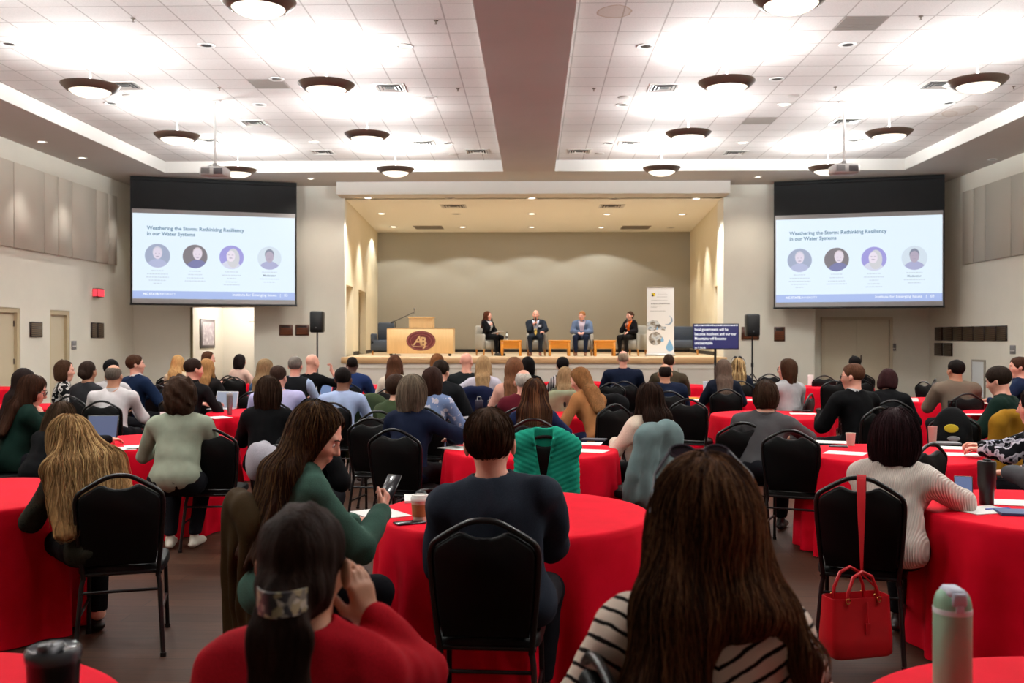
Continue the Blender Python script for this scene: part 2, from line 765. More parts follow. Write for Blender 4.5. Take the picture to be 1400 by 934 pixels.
def person(who, px, ytop, Y, yaw=0, lean=8, top=('plain', '202020', 'sweater'), hair=('short', '2a1c14'), skin='light', arms=('table', 'table'),
           head=(0, 0, 0), trousers='15151a', shoes='15110f', build=1.0, h=.014, sex='f', side=0, extra=None, label=None, feet=None,
           group='seated audience', twist=0, smin_=.86, smax_=1.16, floor=0.0, seat_up=0.0, z_head=None, wr=0.0065, fine=None, collar=None, legs=(0, 0), bare=False, hz=1.09):
    global HZ
    HZ = hz
    """a seated person. px, ytop: the top of the head in the photograph; Y: its depth."""
    rng = random.Random(hash(who) % 9973 if False else sum(map(ord, who)) * 7 + int(px))
    topw = at(px, ytop, Y)
    male = sex == 'm'
    # ---- spine
    Ld = math.radians(lean)
    sd_ = math.radians(side)
    u = unit((math.sin(sd_), math.sin(Ld), math.cos(Ld) * math.cos(sd_)))
    R0 = axis_rot((0, 0, 1), -twist)
    rr = R0 @ V(1, 0, 0)
    rr = unit(rr - u * (rr @ u))
    ff = np.cross(u, rr)
    hy, hp, hr = head      # yaw (right +), pitch (down +), roll (to the right +)
    HR = axis_rot((0, 0, 1), -hy - twist) @ axis_rot((1, 0, 0), -hp - lean * .25) @ axis_rot((0, 1, 0), hr + side * .3)
    hx, hf, hu = HR[:, 0], HR[:, 1], HR[:, 2]
    seat = .46 + seat_up
    P0 = V(0, 0, seat + .105)
    want = (topw.z if z_head is None else z_head) - floor
    nd = unit(u * .75 + hu * .55 + ff * .12)

    def tops(k):
        return (P0 + u * .49 * k + nd * .085 * k + hu * (.072 + .123 * hz))[2]
    k = 1.0
    for _ in range(12):
        k = min(smax_, max(smin_, k + (want - tops(k)) / .55))
    Nk = P0 + u * .49 * k
    H = Nk + nd * .085 * k + hu * .072
    bw = build * (1.0 if male else .92)
    rk = (k + 1) / 2
    sh = (.195 if male else .168) * bw * rk
    # ---- root so that the head comes out where the photograph has it
    th = -math.radians(yaw)
    c, s = math.cos(th), math.sin(th)
    ht = H + hu * .123 * hz
    gx, gy = topw.x - (c * ht[0] - s * ht[1]), topw.y - (s * ht[0] + c * ht[1])
    loc = (gx, gy, floor)
    # ---- torso
    Rt = np.stack([rr, ff, u])
    dp = 1.0 * (build if build > 1 else 1)
    torso = [
        ell(P0 + u * .02, V(.165 * bw, .122 * dp, .115), Rt, .05),
        ell(P0 + u * .17 * k, V(.138 * bw, .102 * dp, .15 * k), Rt, .06),
        ell(P0 + u * .34 * k + ff * .004, V((.165 if male else .148) * bw, .112, .15 * k), Rt, .06),
        cone(Nk - u * .075 * k - rr * sh * .82 - ff * .005, Nk - u * .075 * k + rr * sh * .82 - ff * .005, .062 * rk, .062 * rk, .06, ff, .85),
        cone(Nk - u * .01, Nk - u * .075 * k + rr * sh * .7, .05, .05, .05),
        cone(Nk - u * .01, Nk - u * .075 * k - rr * sh * .7, .05, .05, .05),
    ]
    if not male:
        for sx in (-1, 1):
            torso.append(ell(P0 + u * .31 * k + ff * .085 + rr * sx * .07 * bw, V(.065, .055, .065), Rt, .04))
    shl = {+1: Nk - u * .082 * k + rr * sh, -1: Nk - u * .082 * k - rr * sh}
    la, lb = .285 * k, .245 * k
    limbs, sleeves, hands, wrists, elb = [], [], [], {}, {}
    for sx, spec in ((-1, arms[0]), (1, arms[1])):
        a = ARM[spec] if isinstance(spec, str) else spec
        W = V(a[0][0] * sx, a[0][1], a[0][2])
        if isinstance(spec, str):
            W[2] += (k - 1) * (.3 if spec in ('table', 'fold', 'chin', 'mic') else .1)
            if spec in ('chin', 'mic'):
                W = H + hf * .10 - hu * (.10 if spec == 'chin' else .16) + hx * sx * .055 + V(0, .01, -.09)
        elif len(a) > 5 and a[5] == 'head':
            W = H + hx * a[0][0] * sx + hf * a[0][1] + hu * a[0][2]
        E, W = ik(shl[sx], W, la, lb, V(a[1][0] * sx, a[1][1], a[1][2]))
        hd = unit((a[2][0] * sx, a[2][1], a[2][2]))
        hn = unit((a[3][0] * sx, a[3][1], a[3][2]))
        ar = (.050 if male else .043) * (.5 + .5 * build)
        limbs += [cone(shl[sx], E, ar * 1.05, ar * .82, .03), cone(E, W, ar * .84, ar * .52, .02)]
        sleeves.append((sx, shl[sx], E, W, ar))
        hands.append((sx, W, hd, hn, a[4], unit(W - E)))
        wrists[sx], elb[sx] = W, E
    # ---- legs
    lg = []
    ft = []
    for i, sx in enumerate((-1, 1)):
        hip = V(sx * .09 * bw, .02, seat + .09)
        kz = max(.50, seat + .055)
        kn = V(sx * (.115 + (.04 if male else 0)) + legs[0] * .02, .43, kz)
        an = V(sx * (.10 + (.03 if male else 0)) + legs[0] * .05, .40 + legs[1] + sx * .02 * (1 if px % 2 else -1), .095)
        if feet is not None:
            an = V(*feet[i])
        lg += [cone(hip, kn, .088 * (.4 + .6 * build), .062, .04), cone(kn, an, .058, .039, .03)]
        fd = unit(V(sx * .12, 1, 0))
        if feet is not None:
            fd = unit(V(sx * .1, .8, 0))
        ft.append((an, fd))
    # ---- head
    def hd3(x, y, z):
        return H + (hx * x + hf * y + hu * z) * hz
    hs = 1.0 if male else .965
    Rh = np.stack([hx, hf, hu])
    nr = .060 if male else .050
    neck = [cone(Nk - u * .06, hd3(0, -.028, -.06), nr * 1.12, nr * .95, .04)]
    hp_ = [
        hell(hd3(0, -.014, .035), V(.0755, .097, .088) * hs, Rh, .03),
        hell(hd3(0, .024, -.045), V(.058 if male else .053, .064, .074) * hs, Rh, .05),
        cone(hd3(-.02, .055, -.098), hd3(.02, .055, -.098), .018, .018, .03),
        cone(hd3(0, .084, .012), hd3(0, .104, -.026), .0085, .0125, .014),
        cone(hd3(-.012, .094, -.03), hd3(.012, .094, -.03), .008, .008, .008),
        cone(hd3(-.036, .072, .026), hd3(.036, .072, .026), .014, .014, .02),
        cone(hd3(-.016, .083, -.058), hd3(.016, .083, -.058), .0075, .0075, .01),
        cone(hd3(-.014, .080, -.069), hd3(.014, .080, -.069), .0075, .0075, .01),
        hell(hd3(.042, .05, -.018), V(.026, .03, .028), Rh, .03), hell(hd3(-.042, .05, -.018), V(.026, .03, .028), Rh, .03),
    ]
    for sx in (-1, 1):
        hp_.append(hell(hd3(sx * .083, -.006, -.008), V(.0105, .018, .031), Rh, .008))
        hp_.append(hell(hd3(sx * .089, -.016, .002), V(.006, .010, .022), Rh, .006))
    base = neck + torso[3:]
    sock = [hd3(sx * .031, .096, .004) for sx in (-1, 1)]

    def headf(P):
        d = smin(union(hp_, P), union(base, P), .03)
        for q in sock:
            d = smax(d, -(np.linalg.norm(P - q, axis=1) - .017), .012)
        return d
    hh = fine or max(.0055, min(h * .75, .011))
    lo, hi = bounds(hp_ + neck, .02)
    lo[2] = Nk[2] - .06
    parts = []
    v, q = polygonize(headf, lo, hi, hh)
    parts.append((v, q, 0))
    core = torso + limbs + lg
    v, q = polygonize(lambda P: union(core, P) + .008, *bounds(core, .02), .022)
    parts.append((v, q, 0))
    for (sx, W, hd, hn, curl, fdir) in hands:
        pr = hand_prims(W, hd, hn, sx, curl, sc=1.0 if male else .92)
        fr = (.050 if male else .043) * .53
        pr.append(cone(W - fdir * .09, W + hd * .02, fr * 1.15, fr * .9, .02))
        v, q = polygonize(lambda P, pr=pr: union(pr, P), *bounds(pr, .012), .0048 if h < .011 else (.007 if h < .016 else .009))
        parts.append((v, q, 0))
    if bare:        # bare ankles and feet in low shoes
        for an, fd in ft:
            pr = [cone(an + V(0, 0, .06), an, .038, .036, .02), cone(an, an + fd * .13 - V(0, 0, .055), .036, .026, .03)]
            v, q = polygonize(lambda P, pr=pr: union(pr, P), *bounds(pr, .012), .01)
            parts.append((v, q, 0))
    body = link('person', np_mesh('person', parts), SKIN[skin], None, loc, th)
    tag(body, label or who, 'person', group)
    # ---- eyes (shown only where a face can be seen)
    ms = MB()
    for sx in (-1, 1):
        c0 = hd3(sx * .031, .0755, .003)
        M = Matrix.Translation(Vector(c0)) @ Matrix(HR.tolist()).to_4x4()
        ring = [(0.0118 * math.sin(a), 0.0118 * math.cos(a)) for a in [PI * i / 8 for i in range(9)]]
        Mr = M @ Matrix.Rotation(-PI / 2, 4, 'X')
        ms.lathe([(max(r, 1e-7), z) for r, z in ring], 10, 0, Mr)
        ms.lathe([(.0062, .0104), (1e-7, .0124)], 8, 1, Mr)
        b0, b1 = V(sx * .016, .092, .026), V(sx * .046, .078, .026)
        ms.tube([hd3(*b0), hd3(sx * .031, .090, .031), hd3(*b1)], .0032, 5, 2)
    hcol = hair[1] if hair else '5a4636'
    ms.build('eyes', [EYEM, IRISM, hair_mat(hcol if hcol not in ('c9c6c0',) else '8a837b')], body)
    # ---- clothes
    kind, col = top[0], top[1]
    cut = top[2]
    cm = cloth_mat(kind, col, *(top[3:5] if len(top) > 3 else ()))
    infl = {'tee': .008, 'shirt': .010, 'sweater': .016, 'blazer': .023, 'vest': .010, 'puffer': .026, 'hoodie': .024}[cut]
    sl = []
    for sx, A, E, W, ar in sleeves:
        if cut == 'tee':
            M_ = A + (E - A) * .72
            sl.append(cone(A, M_, ar * 1.08, ar * 1.02, .03))
        else:
            ext = W - unit(W - E) * .012
            fat = 1.12 if cut in ('blazer', 'sweater', 'hoodie') else 1.0
            sl += [cone(A, E, ar * 1.08 * fat, ar * .95 * fat, .03), cone(E, ext, ar * .95 * fat, ar * .72, .02)]
    tp = list(torso) + sl
    if cut in ('blazer', 'sweater', 'hoodie', 'puffer'):
        tp.append(ell(P0 - u * .03, V(.172 * bw, .13 * dp, .10), Rt, .05))
    nax = unit(hd3(0, -.028, -.06) - Nk)
    sd0 = rng.randrange(999)
    bigw = rng.uniform(.6, 1.2) * (wr + .003)

    def topf(d, P):
        d = d - infl
        d = d + bigw * wob(P, 26, sd0, (1, 1, .55)) + wr * .45 * wob(P, 70, sd0 + 1, (1, 1, .7))
        w = P - Nk
        a = w @ nax
        rad = np.linalg.norm(w - np.outer(a, nax), axis=1)
        d = smax(d, -(np.maximum(rad - (nr + .012), -(a + .012))), .006)     # neck hole
        d = smax(d, a - .055, .01)
        d = smax(d, (seat + .012) - P[:, 2], .01)
        if cut in ('blazer',):      # open front
            y = (P - Nk) @ ff
            x = (P - Nk) @ rr
            z = (P - Nk) @ u
            v_ = np.maximum(np.abs(x) - (.05 + .22 * np.maximum(z + .22, -.0)), -(y - .02))
            v_ = np.maximum(v_, -(z + .27))
            d = smax(d, -v_, .005)
        return d
    nm = {'tee': 'tee_shirt', 'shirt': 'shirt', 'sweater': 'sweater', 'blazer': 'blazer', 'vest': 'shirt', 'puffer': 'jacket', 'hoodie': 'jacket'}[cut]
    garment = blob(nm, tp, h, cm, body, topf, pad=.05)
    if cut in ('shirt', 'blazer', 'vest', 'puffer', 'hoodie', 'sweater') and collar != 'none':
        cc = collar or col
        r0 = nr + .016
        mc = MB()
        prof = [(r0 + .012, -.03), (r0 + .010, 0), (r0 + .002, .026), (r0 - .004, .024), (r0 - .003, -.02)]
        if cut == 'sweater':
            prof = [(r0 + .012, -.03), (r0 + .010, -.004), (r0 + .001, .006), (r0 - .005, 0), (r0 - .003, -.02)]
        zax = Vector(nax)
        M = Matrix.Translation(Vector(Nk + nax * .012)) @ zax.to_track_quat('Z', 'Y').to_matrix().to_4x4()
        mc.lathe([(r * 1.0, z) for r, z in prof], 28, 0, M, cap=False)
        mc.build('collar', cloth_mat('plain', cc) if collar else cm, garment)
    if cut == 'blazer':
        inner = blob('shirt', torso, max(h, .014), cloth_mat('plain', top[5] if len(top) > 5 else 'd8d8da'), body,
                     lambda d, P: smax(smax(d - .001, -(np.maximum(np.linalg.norm((P - Nk) - np.outer((P - Nk) @ nax, nax), axis=1) - (nr + .008), -((P - Nk) @ nax + .015))), .006),
                                       (seat + .05) - P[:, 2], .01))
    if cut == 'vest':
        vm = cloth_mat('plain', top[5])
        blob('vest', torso + [ell(P0 - u * .03, V(.172 * bw, .13 * dp, .10), Rt, .05)], h, vm, body,
             lambda d, P: smax(smax(smax(d - .024 + bigw * wob(P, 26, sd0), (np.abs((P - Nk) @ rr) - sh * .93), .01),
                                    -(np.maximum(np.linalg.norm((P - Nk) - np.outer((P - Nk) @ nax, nax), axis=1) - (nr + .014), -((P - Nk) @ nax + .012))), .006),
                               (seat + .012) - P[:, 2], .01), pad=.05)
    tm = cloth_mat('plain', trousers)
    pel = [ell(P0 + u * .01, V(.162 * bw, .12 * dp, .11), Rt, .05)]
    lgt = [(x if not bare else x) for x in lg]
    blob('trousers', pel + lgt, max(h, .014), tm, body, lambda d, P: smax(smax(d - .011 + .004 * wob(P, 30, sd0), .105 - P[:, 2], .006), P[:, 2] - (seat + .24), .02))
    sm_ = mat('shoe leather', shoes, .45)
    for an, fd in ft:
        toe = an + fd * .165
        toe[2] = .034
        heel = an - fd * .045
        heel[2] = .036
        up = [cone(heel, toe, .036, .033, .03, V(0, 0, 1), .8), cone(V(an[0], an[1], .06), an + V(0, 0, .0), .038, .036, .02), cone(heel + fd * .09 + V(0, 0, .02), toe, .034, .028, .03)]
        blob('shoe', up, .012 if h < .012 else .016, sm_, body, lambda d, P: np.maximum(d, .004 - P[:, 2]) if not bare else np.maximum(np.maximum(d, .004 - P[:, 2]), P[:, 2] - .052))
    info = dict(body=body, H=H, HR=HR, hd3=hd3, Nk=Nk, u=u, ff=ff, rr=rr, P0=P0, k=k, loc=loc, th=th, W=wrists, E=elb, Rh=Rh, nax=nax, nr=nr, garment=garment, bw=bw)
    if hair:
        info['hair'] = make_hair(info, hair, h, rng)
    return info


def make_hair(I, hair, h, rng):
    style, col = hair[0], hair[1]
    opt = hair[2] if len(hair) > 2 else {}
    hd3, Rh, Nk, u, ff, rr, P0, H = I['hd3'], I['Rh'], I['Nk'], I['u'], I['ff'], I['rr'], I['P0'], I['H']
    t = opt.get('vol', 0.0)
    cap = hell(hd3(0, -.020, .040), V(.0845 + t, .106 + t, .094 + t * .7), Rh, .02)
    pr, cuts = [cap], []
    face = hell(hd3(0, .122, -.032), V(.094, .095, .122), Rh)
    earc = [hell(hd3(sx * .092, .004, -.022), V(.033, .036, .038), Rh) for sx in (-1, 1)]
    floor_ = None
    amp, fr = .0035, 70
    back = lambda x, z, off=.135: P0 + u * z * I['k'] - ff * off + rr * x
    if style in ('short', 'buzz', 'crop', 'side'):
        if style == 'buzz':
            pr = [hell(hd3(0, -.017, .037), V(.0795, .101, .0905), Rh, .02)]
            amp = .0008
        cuts = [face] + earc
        floor_ = -.062
        amp = .0028 if style != 'buzz' else .0008
    elif style == 'fringe':
        pr = [hell(hd3(0, -.018, .030), V(.0805, .102, .09), Rh, .02)]
        cuts = [face] + earc + [hell(hd3(0, .05, .13), V(.075, .15, .085), Rh)]
        floor_ = -.066
        amp = .0015
    elif style == 'shaggy':
        pr.append(hell(hd3(0, -.035, -.02), V(.094, .088, .095), Rh, .04))
        cuts = [hell(hd3(0, .125, -.035), V(.085, .1, .125), Rh)]
        floor_ = -.10
        amp = .007
        fr = 55
    elif style == 'bob':
        L = opt.get('len', .155)
        pr.append(hell(hd3(0, -.028, -.03), V(.104 + t, .096 + t, .125), Rh, .05))
        pr.append(cone(hd3(-.06, -.055, -.05), hd3(-.066, -.05, -L + .02), .045, .038, .03))
        pr.append(cone(hd3(.06, -.055, -.05), hd3(.066, -.05, -L + .02), .045, .038, .03))
        pr.append(cone(hd3(0, -.075, -.03), hd3(0, -.075, -L + .02), .05, .04, .03))
        cuts = [hell(hd3(0, .13, -.04), V(.072, .115, .15), Rh)]
        floor_ = -L
    elif style in ('long', 'wavy', 'curlylong'):
        L = opt.get('len', .30)
        wd = opt.get('wide', 1.0)
        pr.append(hell(hd3(0, -.026, -.015), V(.094 + t, .094 + t, .11), Rh, .04))
        z0 = (Nk - P0) @ u / I['k']
        nx = 5 if wd < 1.4 else 9
        for xi in range(nx):
            x = -.07 + .14 * xi / (nx - 1)
            a = hd3(x * .8, -.075 + abs(x) * .5, -.02)
            m_ = back(x * 1.0 * wd, z0 - .02, .105)
            e = back(x * 1.25 * wd, max(.06, z0 - L * rng.uniform(.86, 1.04)), opt.get('off', .15))
            pr.append(cone(a, m_, .040, .038, .035))
            pr.append(cone(m_, e, .038, .028 if wd > 1.4 else .022, .05))
        if opt.get('front', 1):
            for sx in (-1, 1):
                pr.append(cone(hd3(sx * .08, .005, .0), hd3(sx * .086, .0, -.10), .024, .028, .03))
                pr.append(cone(hd3(sx * .086, .0, -.10), Nk + rr * sx * .12 + ff * .03 - u * .06, .026, .02, .03))
        cuts = [hell(hd3(0, .13, -.04), V(.068, .112, .16), Rh) if opt.get('front', 1) else hell(hd3(0, .125, -.04), V(.10, .118, .17), Rh)]
        if style != 'long':
            amp, fr = .007, 45
    elif style == 'curly':
        pr.append(hell(hd3(0, -.03, -.005), V(.115 + t, .115 + t, .13), Rh, .05))
        pr.append(hell(hd3(0, -.045, -.08), V(.105, .085, .08), Rh, .05))
        cuts = [hell(hd3(0, .14, -.035), V(.08, .115, .14), Rh)]
        amp, fr = .012, 85
    elif style in ('ponytail', 'bun', 'lowtail', 'updo'):
        pr = [hell(hd3(0, -.019, .039), V(.081, .103, .091), Rh, .02), hell(hd3(0, -.05, -.03), V(.07, .06, .06), Rh, .04)]
        cuts = [face] + earc
        floor_ = -.10
        if style == 'bun':
            pr.append(hell(hd3(0, -.118, opt.get('z', .03)), V(.045, .042, .042), Rh, .012))
        elif style == 'updo':
            pr.append(hell(hd3(0, -.105, .0), V(.06, .05, .055), Rh, .02))
            amp, fr = .007, 90
        elif style == 'lowtail':
            L = opt.get('len', .22)
            a, b = hd3(0, -.108, -.032), hd3(0, -.140, -.095)
            e = b - V(0, 0, L) - ff * .004
            m_ = b * .55 + e * .45
            pr += [cone(hd3(-.03, -.09, -.02), a, .035, .034, .03), cone(hd3(.03, -.09, -.02), a, .035, .034, .03), cone(a, b, .036, .058, .03, ff, .6), cone(b, m_, .060, .068, .03, ff, .55), cone(m_, e, .068, .035, .03, ff, .55)]
            floor_ = None
        else:
            L = opt.get('len', .22)
            z1 = -.055 if style == 'lowtail' else -.01
            a, b = hd3(0, -.105, z1), hd3(0, -.125, z1 - .06)
            e = b - V(0, 0, L) - ff * .01
            pr += [cone(hd3(0, -.08, z1 + .01), a, .035, .024, .03), cone(a, b, .028, .042, .02), cone(b, e, .043, .02, .02)]
    for pts, r0, r1 in opt.get('tlocks', ()):      # locks lying on the back: (across, up from the neck, off the spine)
        zb = (Nk - P0) @ u / I['k']
        q = [back(x, zb + z, o_) if o_ is not None else hd3(x, *z) for x, z, o_ in pts]
        for i in range(len(q) - 1):
            m = len(q) - 1
            pr.append(cone(q[i], q[i + 1], r0 + (r1 - r0) * i / m, r0 + (r1 - r0) * (i + 1) / m, .04))
    for lk in opt.get('locks', ()):
        pts, r0, r1 = lk
        n_ = len(pts) - 1
        for i in range(n_):
            pr.append(cone(V(*pts[i]), V(*pts[i + 1]), r0 + (r1 - r0) * i / n_, r0 + (r1 - r0) * (i + 1) / n_, opt.get('lk', .03)))
    if opt.get('nocut'):
        cuts = []
    sd0 = rng.randrange(999)

    def hf_(P, noise=True):
        d = union(pr, P)
        for c_ in cuts:
            d = smax(d, -d1(c_, P), .008)
        if floor_ is not None:
            q = (P - H) @ Rh[2]
            d = smax(d, floor_ - q + (.006 * wob(P, 60, sd0) if noise else 0), .008)
        if noise:
            d = d + amp * wob((P - H) @ Rh.T, fr, sd0, (1, 1, .16 if style not in ('curly', 'updo') else .8)) + amp * .6 * wob((P - H) @ Rh.T, fr * 2.2, sd0 + 3, (1, 1, .1))
        return d
    lo, hi = bounds(pr, .03)
    gh = min(h, .011)
    v, q = polygonize(hf_, lo, hi, gh)
    mats = [hair_mat(col)]
    parts = [(v, q, 0)]
    st = opt.get('strands')
    if st is None and h < .013 and style not in ('buzz', 'curly', 'updo'):
        tall = style in ('long', 'wavy', 'curlylong', 'bob')
        st = 900 if h < .01 else 450
        b = lin(col)
        opt = dict(dict(steps=24 if style in ('long', 'wavy') else 12 if tall else 7, ds=.017 if tall else .011, rad=.0016 if h < .01 else .0024, lift=.006, cols=(col, tuple(x * .6 for x in b), tuple(min(1, x * 1.5) for x in b)), rootz=-.03, minlen=.4), **opt)
    if st:
        cols = opt.get('cols', (col,))
        mats = [hair_mat(col)] + [hair_mat(c_, .25) for c_ in cols]
        parts += strands(lambda P: hf_(P, False), v, H, Rh, st, rng, len(cols), opt)
    o = link('hair', np_mesh('hair', parts), mats, I['body'])
    return o


def strands(f, verts, H, Rh, n, rng, ncol, opt):
    """thin locks that run down over the surface f = 0 from roots near the crown"""
    rs = np.random.RandomState(rng.randrange(9999))
    rel = (verts - H) @ Rh.T
    ok = np.argwhere(rel[:, 2] > opt.get('rootz', -.02)).ravel()
    idx = rs.choice(ok, n)
    p = verts[idx] + rs.normal(size=(n, 3)) * .003
    steps, ds = opt.get('steps', 26), opt.get('ds', .018)
    off = rs.uniform(.0, opt.get('lift', .006), n)
    g = V(*opt.get('grav', (0, 0, -1)))
    g = g / np.linalg.norm(g)
    wav, ph, wf = opt.get('wave', .0), rs.uniform(0, 6.3, n), rs.uniform(.5, .9, n)
    ln = rs.uniform(opt.get('minlen', .6), 1.0, n) * steps
    pts = []
    vel = np.tile(g, (n, 1)) + rs.normal(size=(n, 3)) * .15
    e = .004
    for s_ in range(steps):
        for _ in range(2):
            d = f(p)
            gr = np.stack([f(p + V(e, 0, 0)) - d, f(p + V(0, e, 0)) - d, f(p + V(0, 0, e)) - d], 1) / e
            nn = gr / np.maximum(np.linalg.norm(gr, axis=1), 1e-6)[:, None]
            inside = (d < off + .03)[:, None]
            far_ = d > .05
            p = np.where(inside, p - nn * np.clip(d - off, -.03, .03)[:, None], p)
        ln = np.where(far_ & (ln > s_ + 1.5), s_ + rs.uniform(.2, 1.5, n), ln)
        pts.append(p.copy())
        want = np.tile(g, (n, 1)) * 1.0 + vel * .6
        tg = want - nn * np.sum(want * nn, 1)[:, None] * (inside)
        sd_ = np.cross(nn, tg)
        sd_ /= np.maximum(np.linalg.norm(sd_, axis=1), 1e-6)[:, None]
        tg = tg + sd_ * (wav * np.sin(ph + s_ * wf))[:, None]
        tg /= np.maximum(np.linalg.norm(tg, axis=1), 1e-6)[:, None]
        vel = tg
        p = p + tg * (ds * (s_ < ln))[:, None]
    A = np.stack(pts, 1)               # n, steps, 3
    T = np.gradient(A, axis=1)
    T /= np.maximum(np.linalg.norm(T, axis=2), 1e-6)[..., None]
    s1 = np.cross(T, V(.3, .9, .31))
    s1 /= np.maximum(np.linalg.norm(s1, axis=2), 1e-6)[..., None]
    s2 = np.cross(T, s1)
    r = (rs.uniform(.6, 1.5, n) * opt.get('rad', .0016))[:, None] * np.clip(np.minimum(1.2 - np.arange(steps) / steps, .4 + np.arange(steps)), .12, 1)[None]
    ring = [A + (s1 * math.cos(a) + s2 * math.sin(a)) * r[..., None] for a in (0, 2.094, 4.189)]
    vs = np.stack(ring, 2).reshape(-1, 3)
    base = (np.arange(n)[:, None] * steps + np.arange(steps - 1)[None]).ravel() * 3
    q = []
    for k in range(3):
        k2 = (k + 1) % 3
        q.append(np.stack([base + k, base + k2, base + 3 + k2, base + 3 + k], 1))
    q = np.stack(q, 1).reshape(-1, 4)
    mi = np.repeat(rs.randint(1, ncol + 1, n), (steps - 1) * 3)
    return [(vs, q, mi)]


def glasses(I, col='221c22', up=0.0, tint=None):
    hd3 = I['hd3']
    m = MB()
    y, z = .100 - up * .5, .002 + up
    for sx in (-1, 1):
        c = [(sx * .033 + .024 * math.cos(a), .018 * math.sin(a)) for a in [2 * PI * i / 18 for i in range(18)]]
        if up:
            pts = [hd3(x * 1.08, .052 + zz * .6, .142 + zz * .7) for x, zz in c]
        else:
            pts = [hd3(x, y - abs(x) * .12, z + zz) for x, zz in c]
        m.tube(pts, .0026 if not up else .0042, 6, 0, True)
        if tint:
            m.add(pts, [list(range(18))], 1)
        if up:
            m.tube([hd3(sx * .061, .052, .142), hd3(sx * .097, .01, .10), hd3(sx * .112, -.045, .03)], .0045, 6)
        else:
            m.tube([hd3(sx * .057, .092, z + .004), hd3(sx * .079, .05, z + .006), hd3(sx * .082, -.02, z + .004)], .0022, 6)
    if not up:
        m.tube([hd3(-.009, .102, z + .004), hd3(.009, .102, z + .004)], .0024, 6)
    else:
        m.tube([hd3(-.011, .056, .145), hd3(.011, .056, .145)], .004, 6)
    ms = [mat('spectacle frame', col, .3)]
    if tint:
        ms.append(mat('dark lens', tint, .1))
    return m.build('sunglasses' if tint else 'glasses', ms, I['body'])
# ------------------------------------------------------------------ the hall
WALLX = 10.9
FAR = 26.3
TRAYZ, SOFZ = 6.05, 5.77
STZ, STC, STB = 1.14, 5.44, 34.9
BACKY = -7.0
wallm = mat('painted wall', 'e2ddcf', .8, var=.03, vscale=1.5, bump=.06, bscale=180)
wall2 = mat('stage wall paint', 'e3d7bb', .8, var=.02, vscale=1.5, bump=.06, bscale=180)
sofm = mat('soffit paint', 'c4beb8', .85, var=.02, vscale=1.2, bump=.05, bscale=150)
beamm = mat('beam paint', 'bdb3ae', .9, var=.03, vscale=1.2)
whitem = mat('white paint', 'cfcac4', .7)
trimm = mat('door trim paint', 'c6b694', .5)
doorm = mat('door paint', 'c9bca0', .45)
bronze = mat('dark bronze', '3a2a20', .4, var=.3, vscale=40)
blackm = mat('black plastic', '0d0d0f', .45)
steelm = mat('brushed nickel', '6f5f54', .42, .5, var=.08, vscale=60)
chrome = mat('chrome', 'c8c8c8', .15, 1.0)


def struct(name, mb, m, **kw):
    o = mb.build(name, m, **kw)
    o['kind'] = 'structure'
    return o


# floor: dark wood-look planks
n = N('plank floor')
v = n.obj((1, 1, 1), (0, 0, PI / 2))
bt = n.new('ShaderNodeTexBrick')
bt.inputs['Scale'].default_value = 1
bt.inputs['Brick Width'].default_value = 1.2
bt.inputs['Row Height'].default_value = .16
bt.inputs['Mortar Size'].default_value = .003
bt.inputs['Color1'].default_value = (*lin('4e3528'), 1)
bt.inputs['Color2'].default_value = (*lin('402b21'), 1)
bt.inputs['Mortar'].default_value = (*lin('2c211d'), 1)
bt.offset = .37
n.link(n.obj(), bt.inputs['Vector'])
gr = n.noise(30, n.obj((.12, 1.6, 1)), 5)
mx = n.new('ShaderNodeMixRGB', blend_type='MULTIPLY')
mx.inputs['Fac'].default_value = .7
n.link(bt.outputs['Color'], mx.inputs['Color1'])
n.link(n.ramp(gr, [(.3, (.55, .55, .55)), (.7, (1.1, 1.1, 1.1))]), mx.inputs['Color2'])
n.color(mx.outputs['Color'])
n.b.inputs['Roughness'].default_value = .5
n.b.inputs['Specular IOR Level'].default_value = .1
n.bump(bt.outputs['Fac'], .15, .002)
struct('floor', MB().box((-WALLX - .3, BACKY - .3, -.2), (WALLX + .3, 29.5, 0)), n.m)

# ceiling tiles
n = N('ceiling tiles')
bt = n.new('ShaderNodeTexBrick')
bt.offset = 0
bt.inputs['Scale'].default_value = 1
bt.inputs['Brick Width'].default_value = .61
bt.inputs['Row Height'].default_value = .61
bt.inputs['Mortar Size'].default_value = .011
bt.inputs['Mortar Smooth'].default_value = 0
bt.inputs['Color1'].default_value = (*lin('d3cbc7'), 1)
bt.inputs['Color2'].default_value = (*lin('cdc4c0'), 1)
bt.inputs['Mortar'].default_value = (*lin('a89e98'), 1)
n.link(n.obj(), bt.inputs['Vector'])
speck = n.noise(90, None, 2)
mx = n.new('ShaderNodeMixRGB', blend_type='MULTIPLY')
mx.inputs['Fac'].default_value = .35
n.link(bt.outputs['Color'], mx.inputs['Color1'])
n.link(n.ramp(speck, [(.35, (.7, .7, .7)), (.6, (1, 1, 1))]), mx.inputs['Color2'])
cur = mx.outputs['Color']
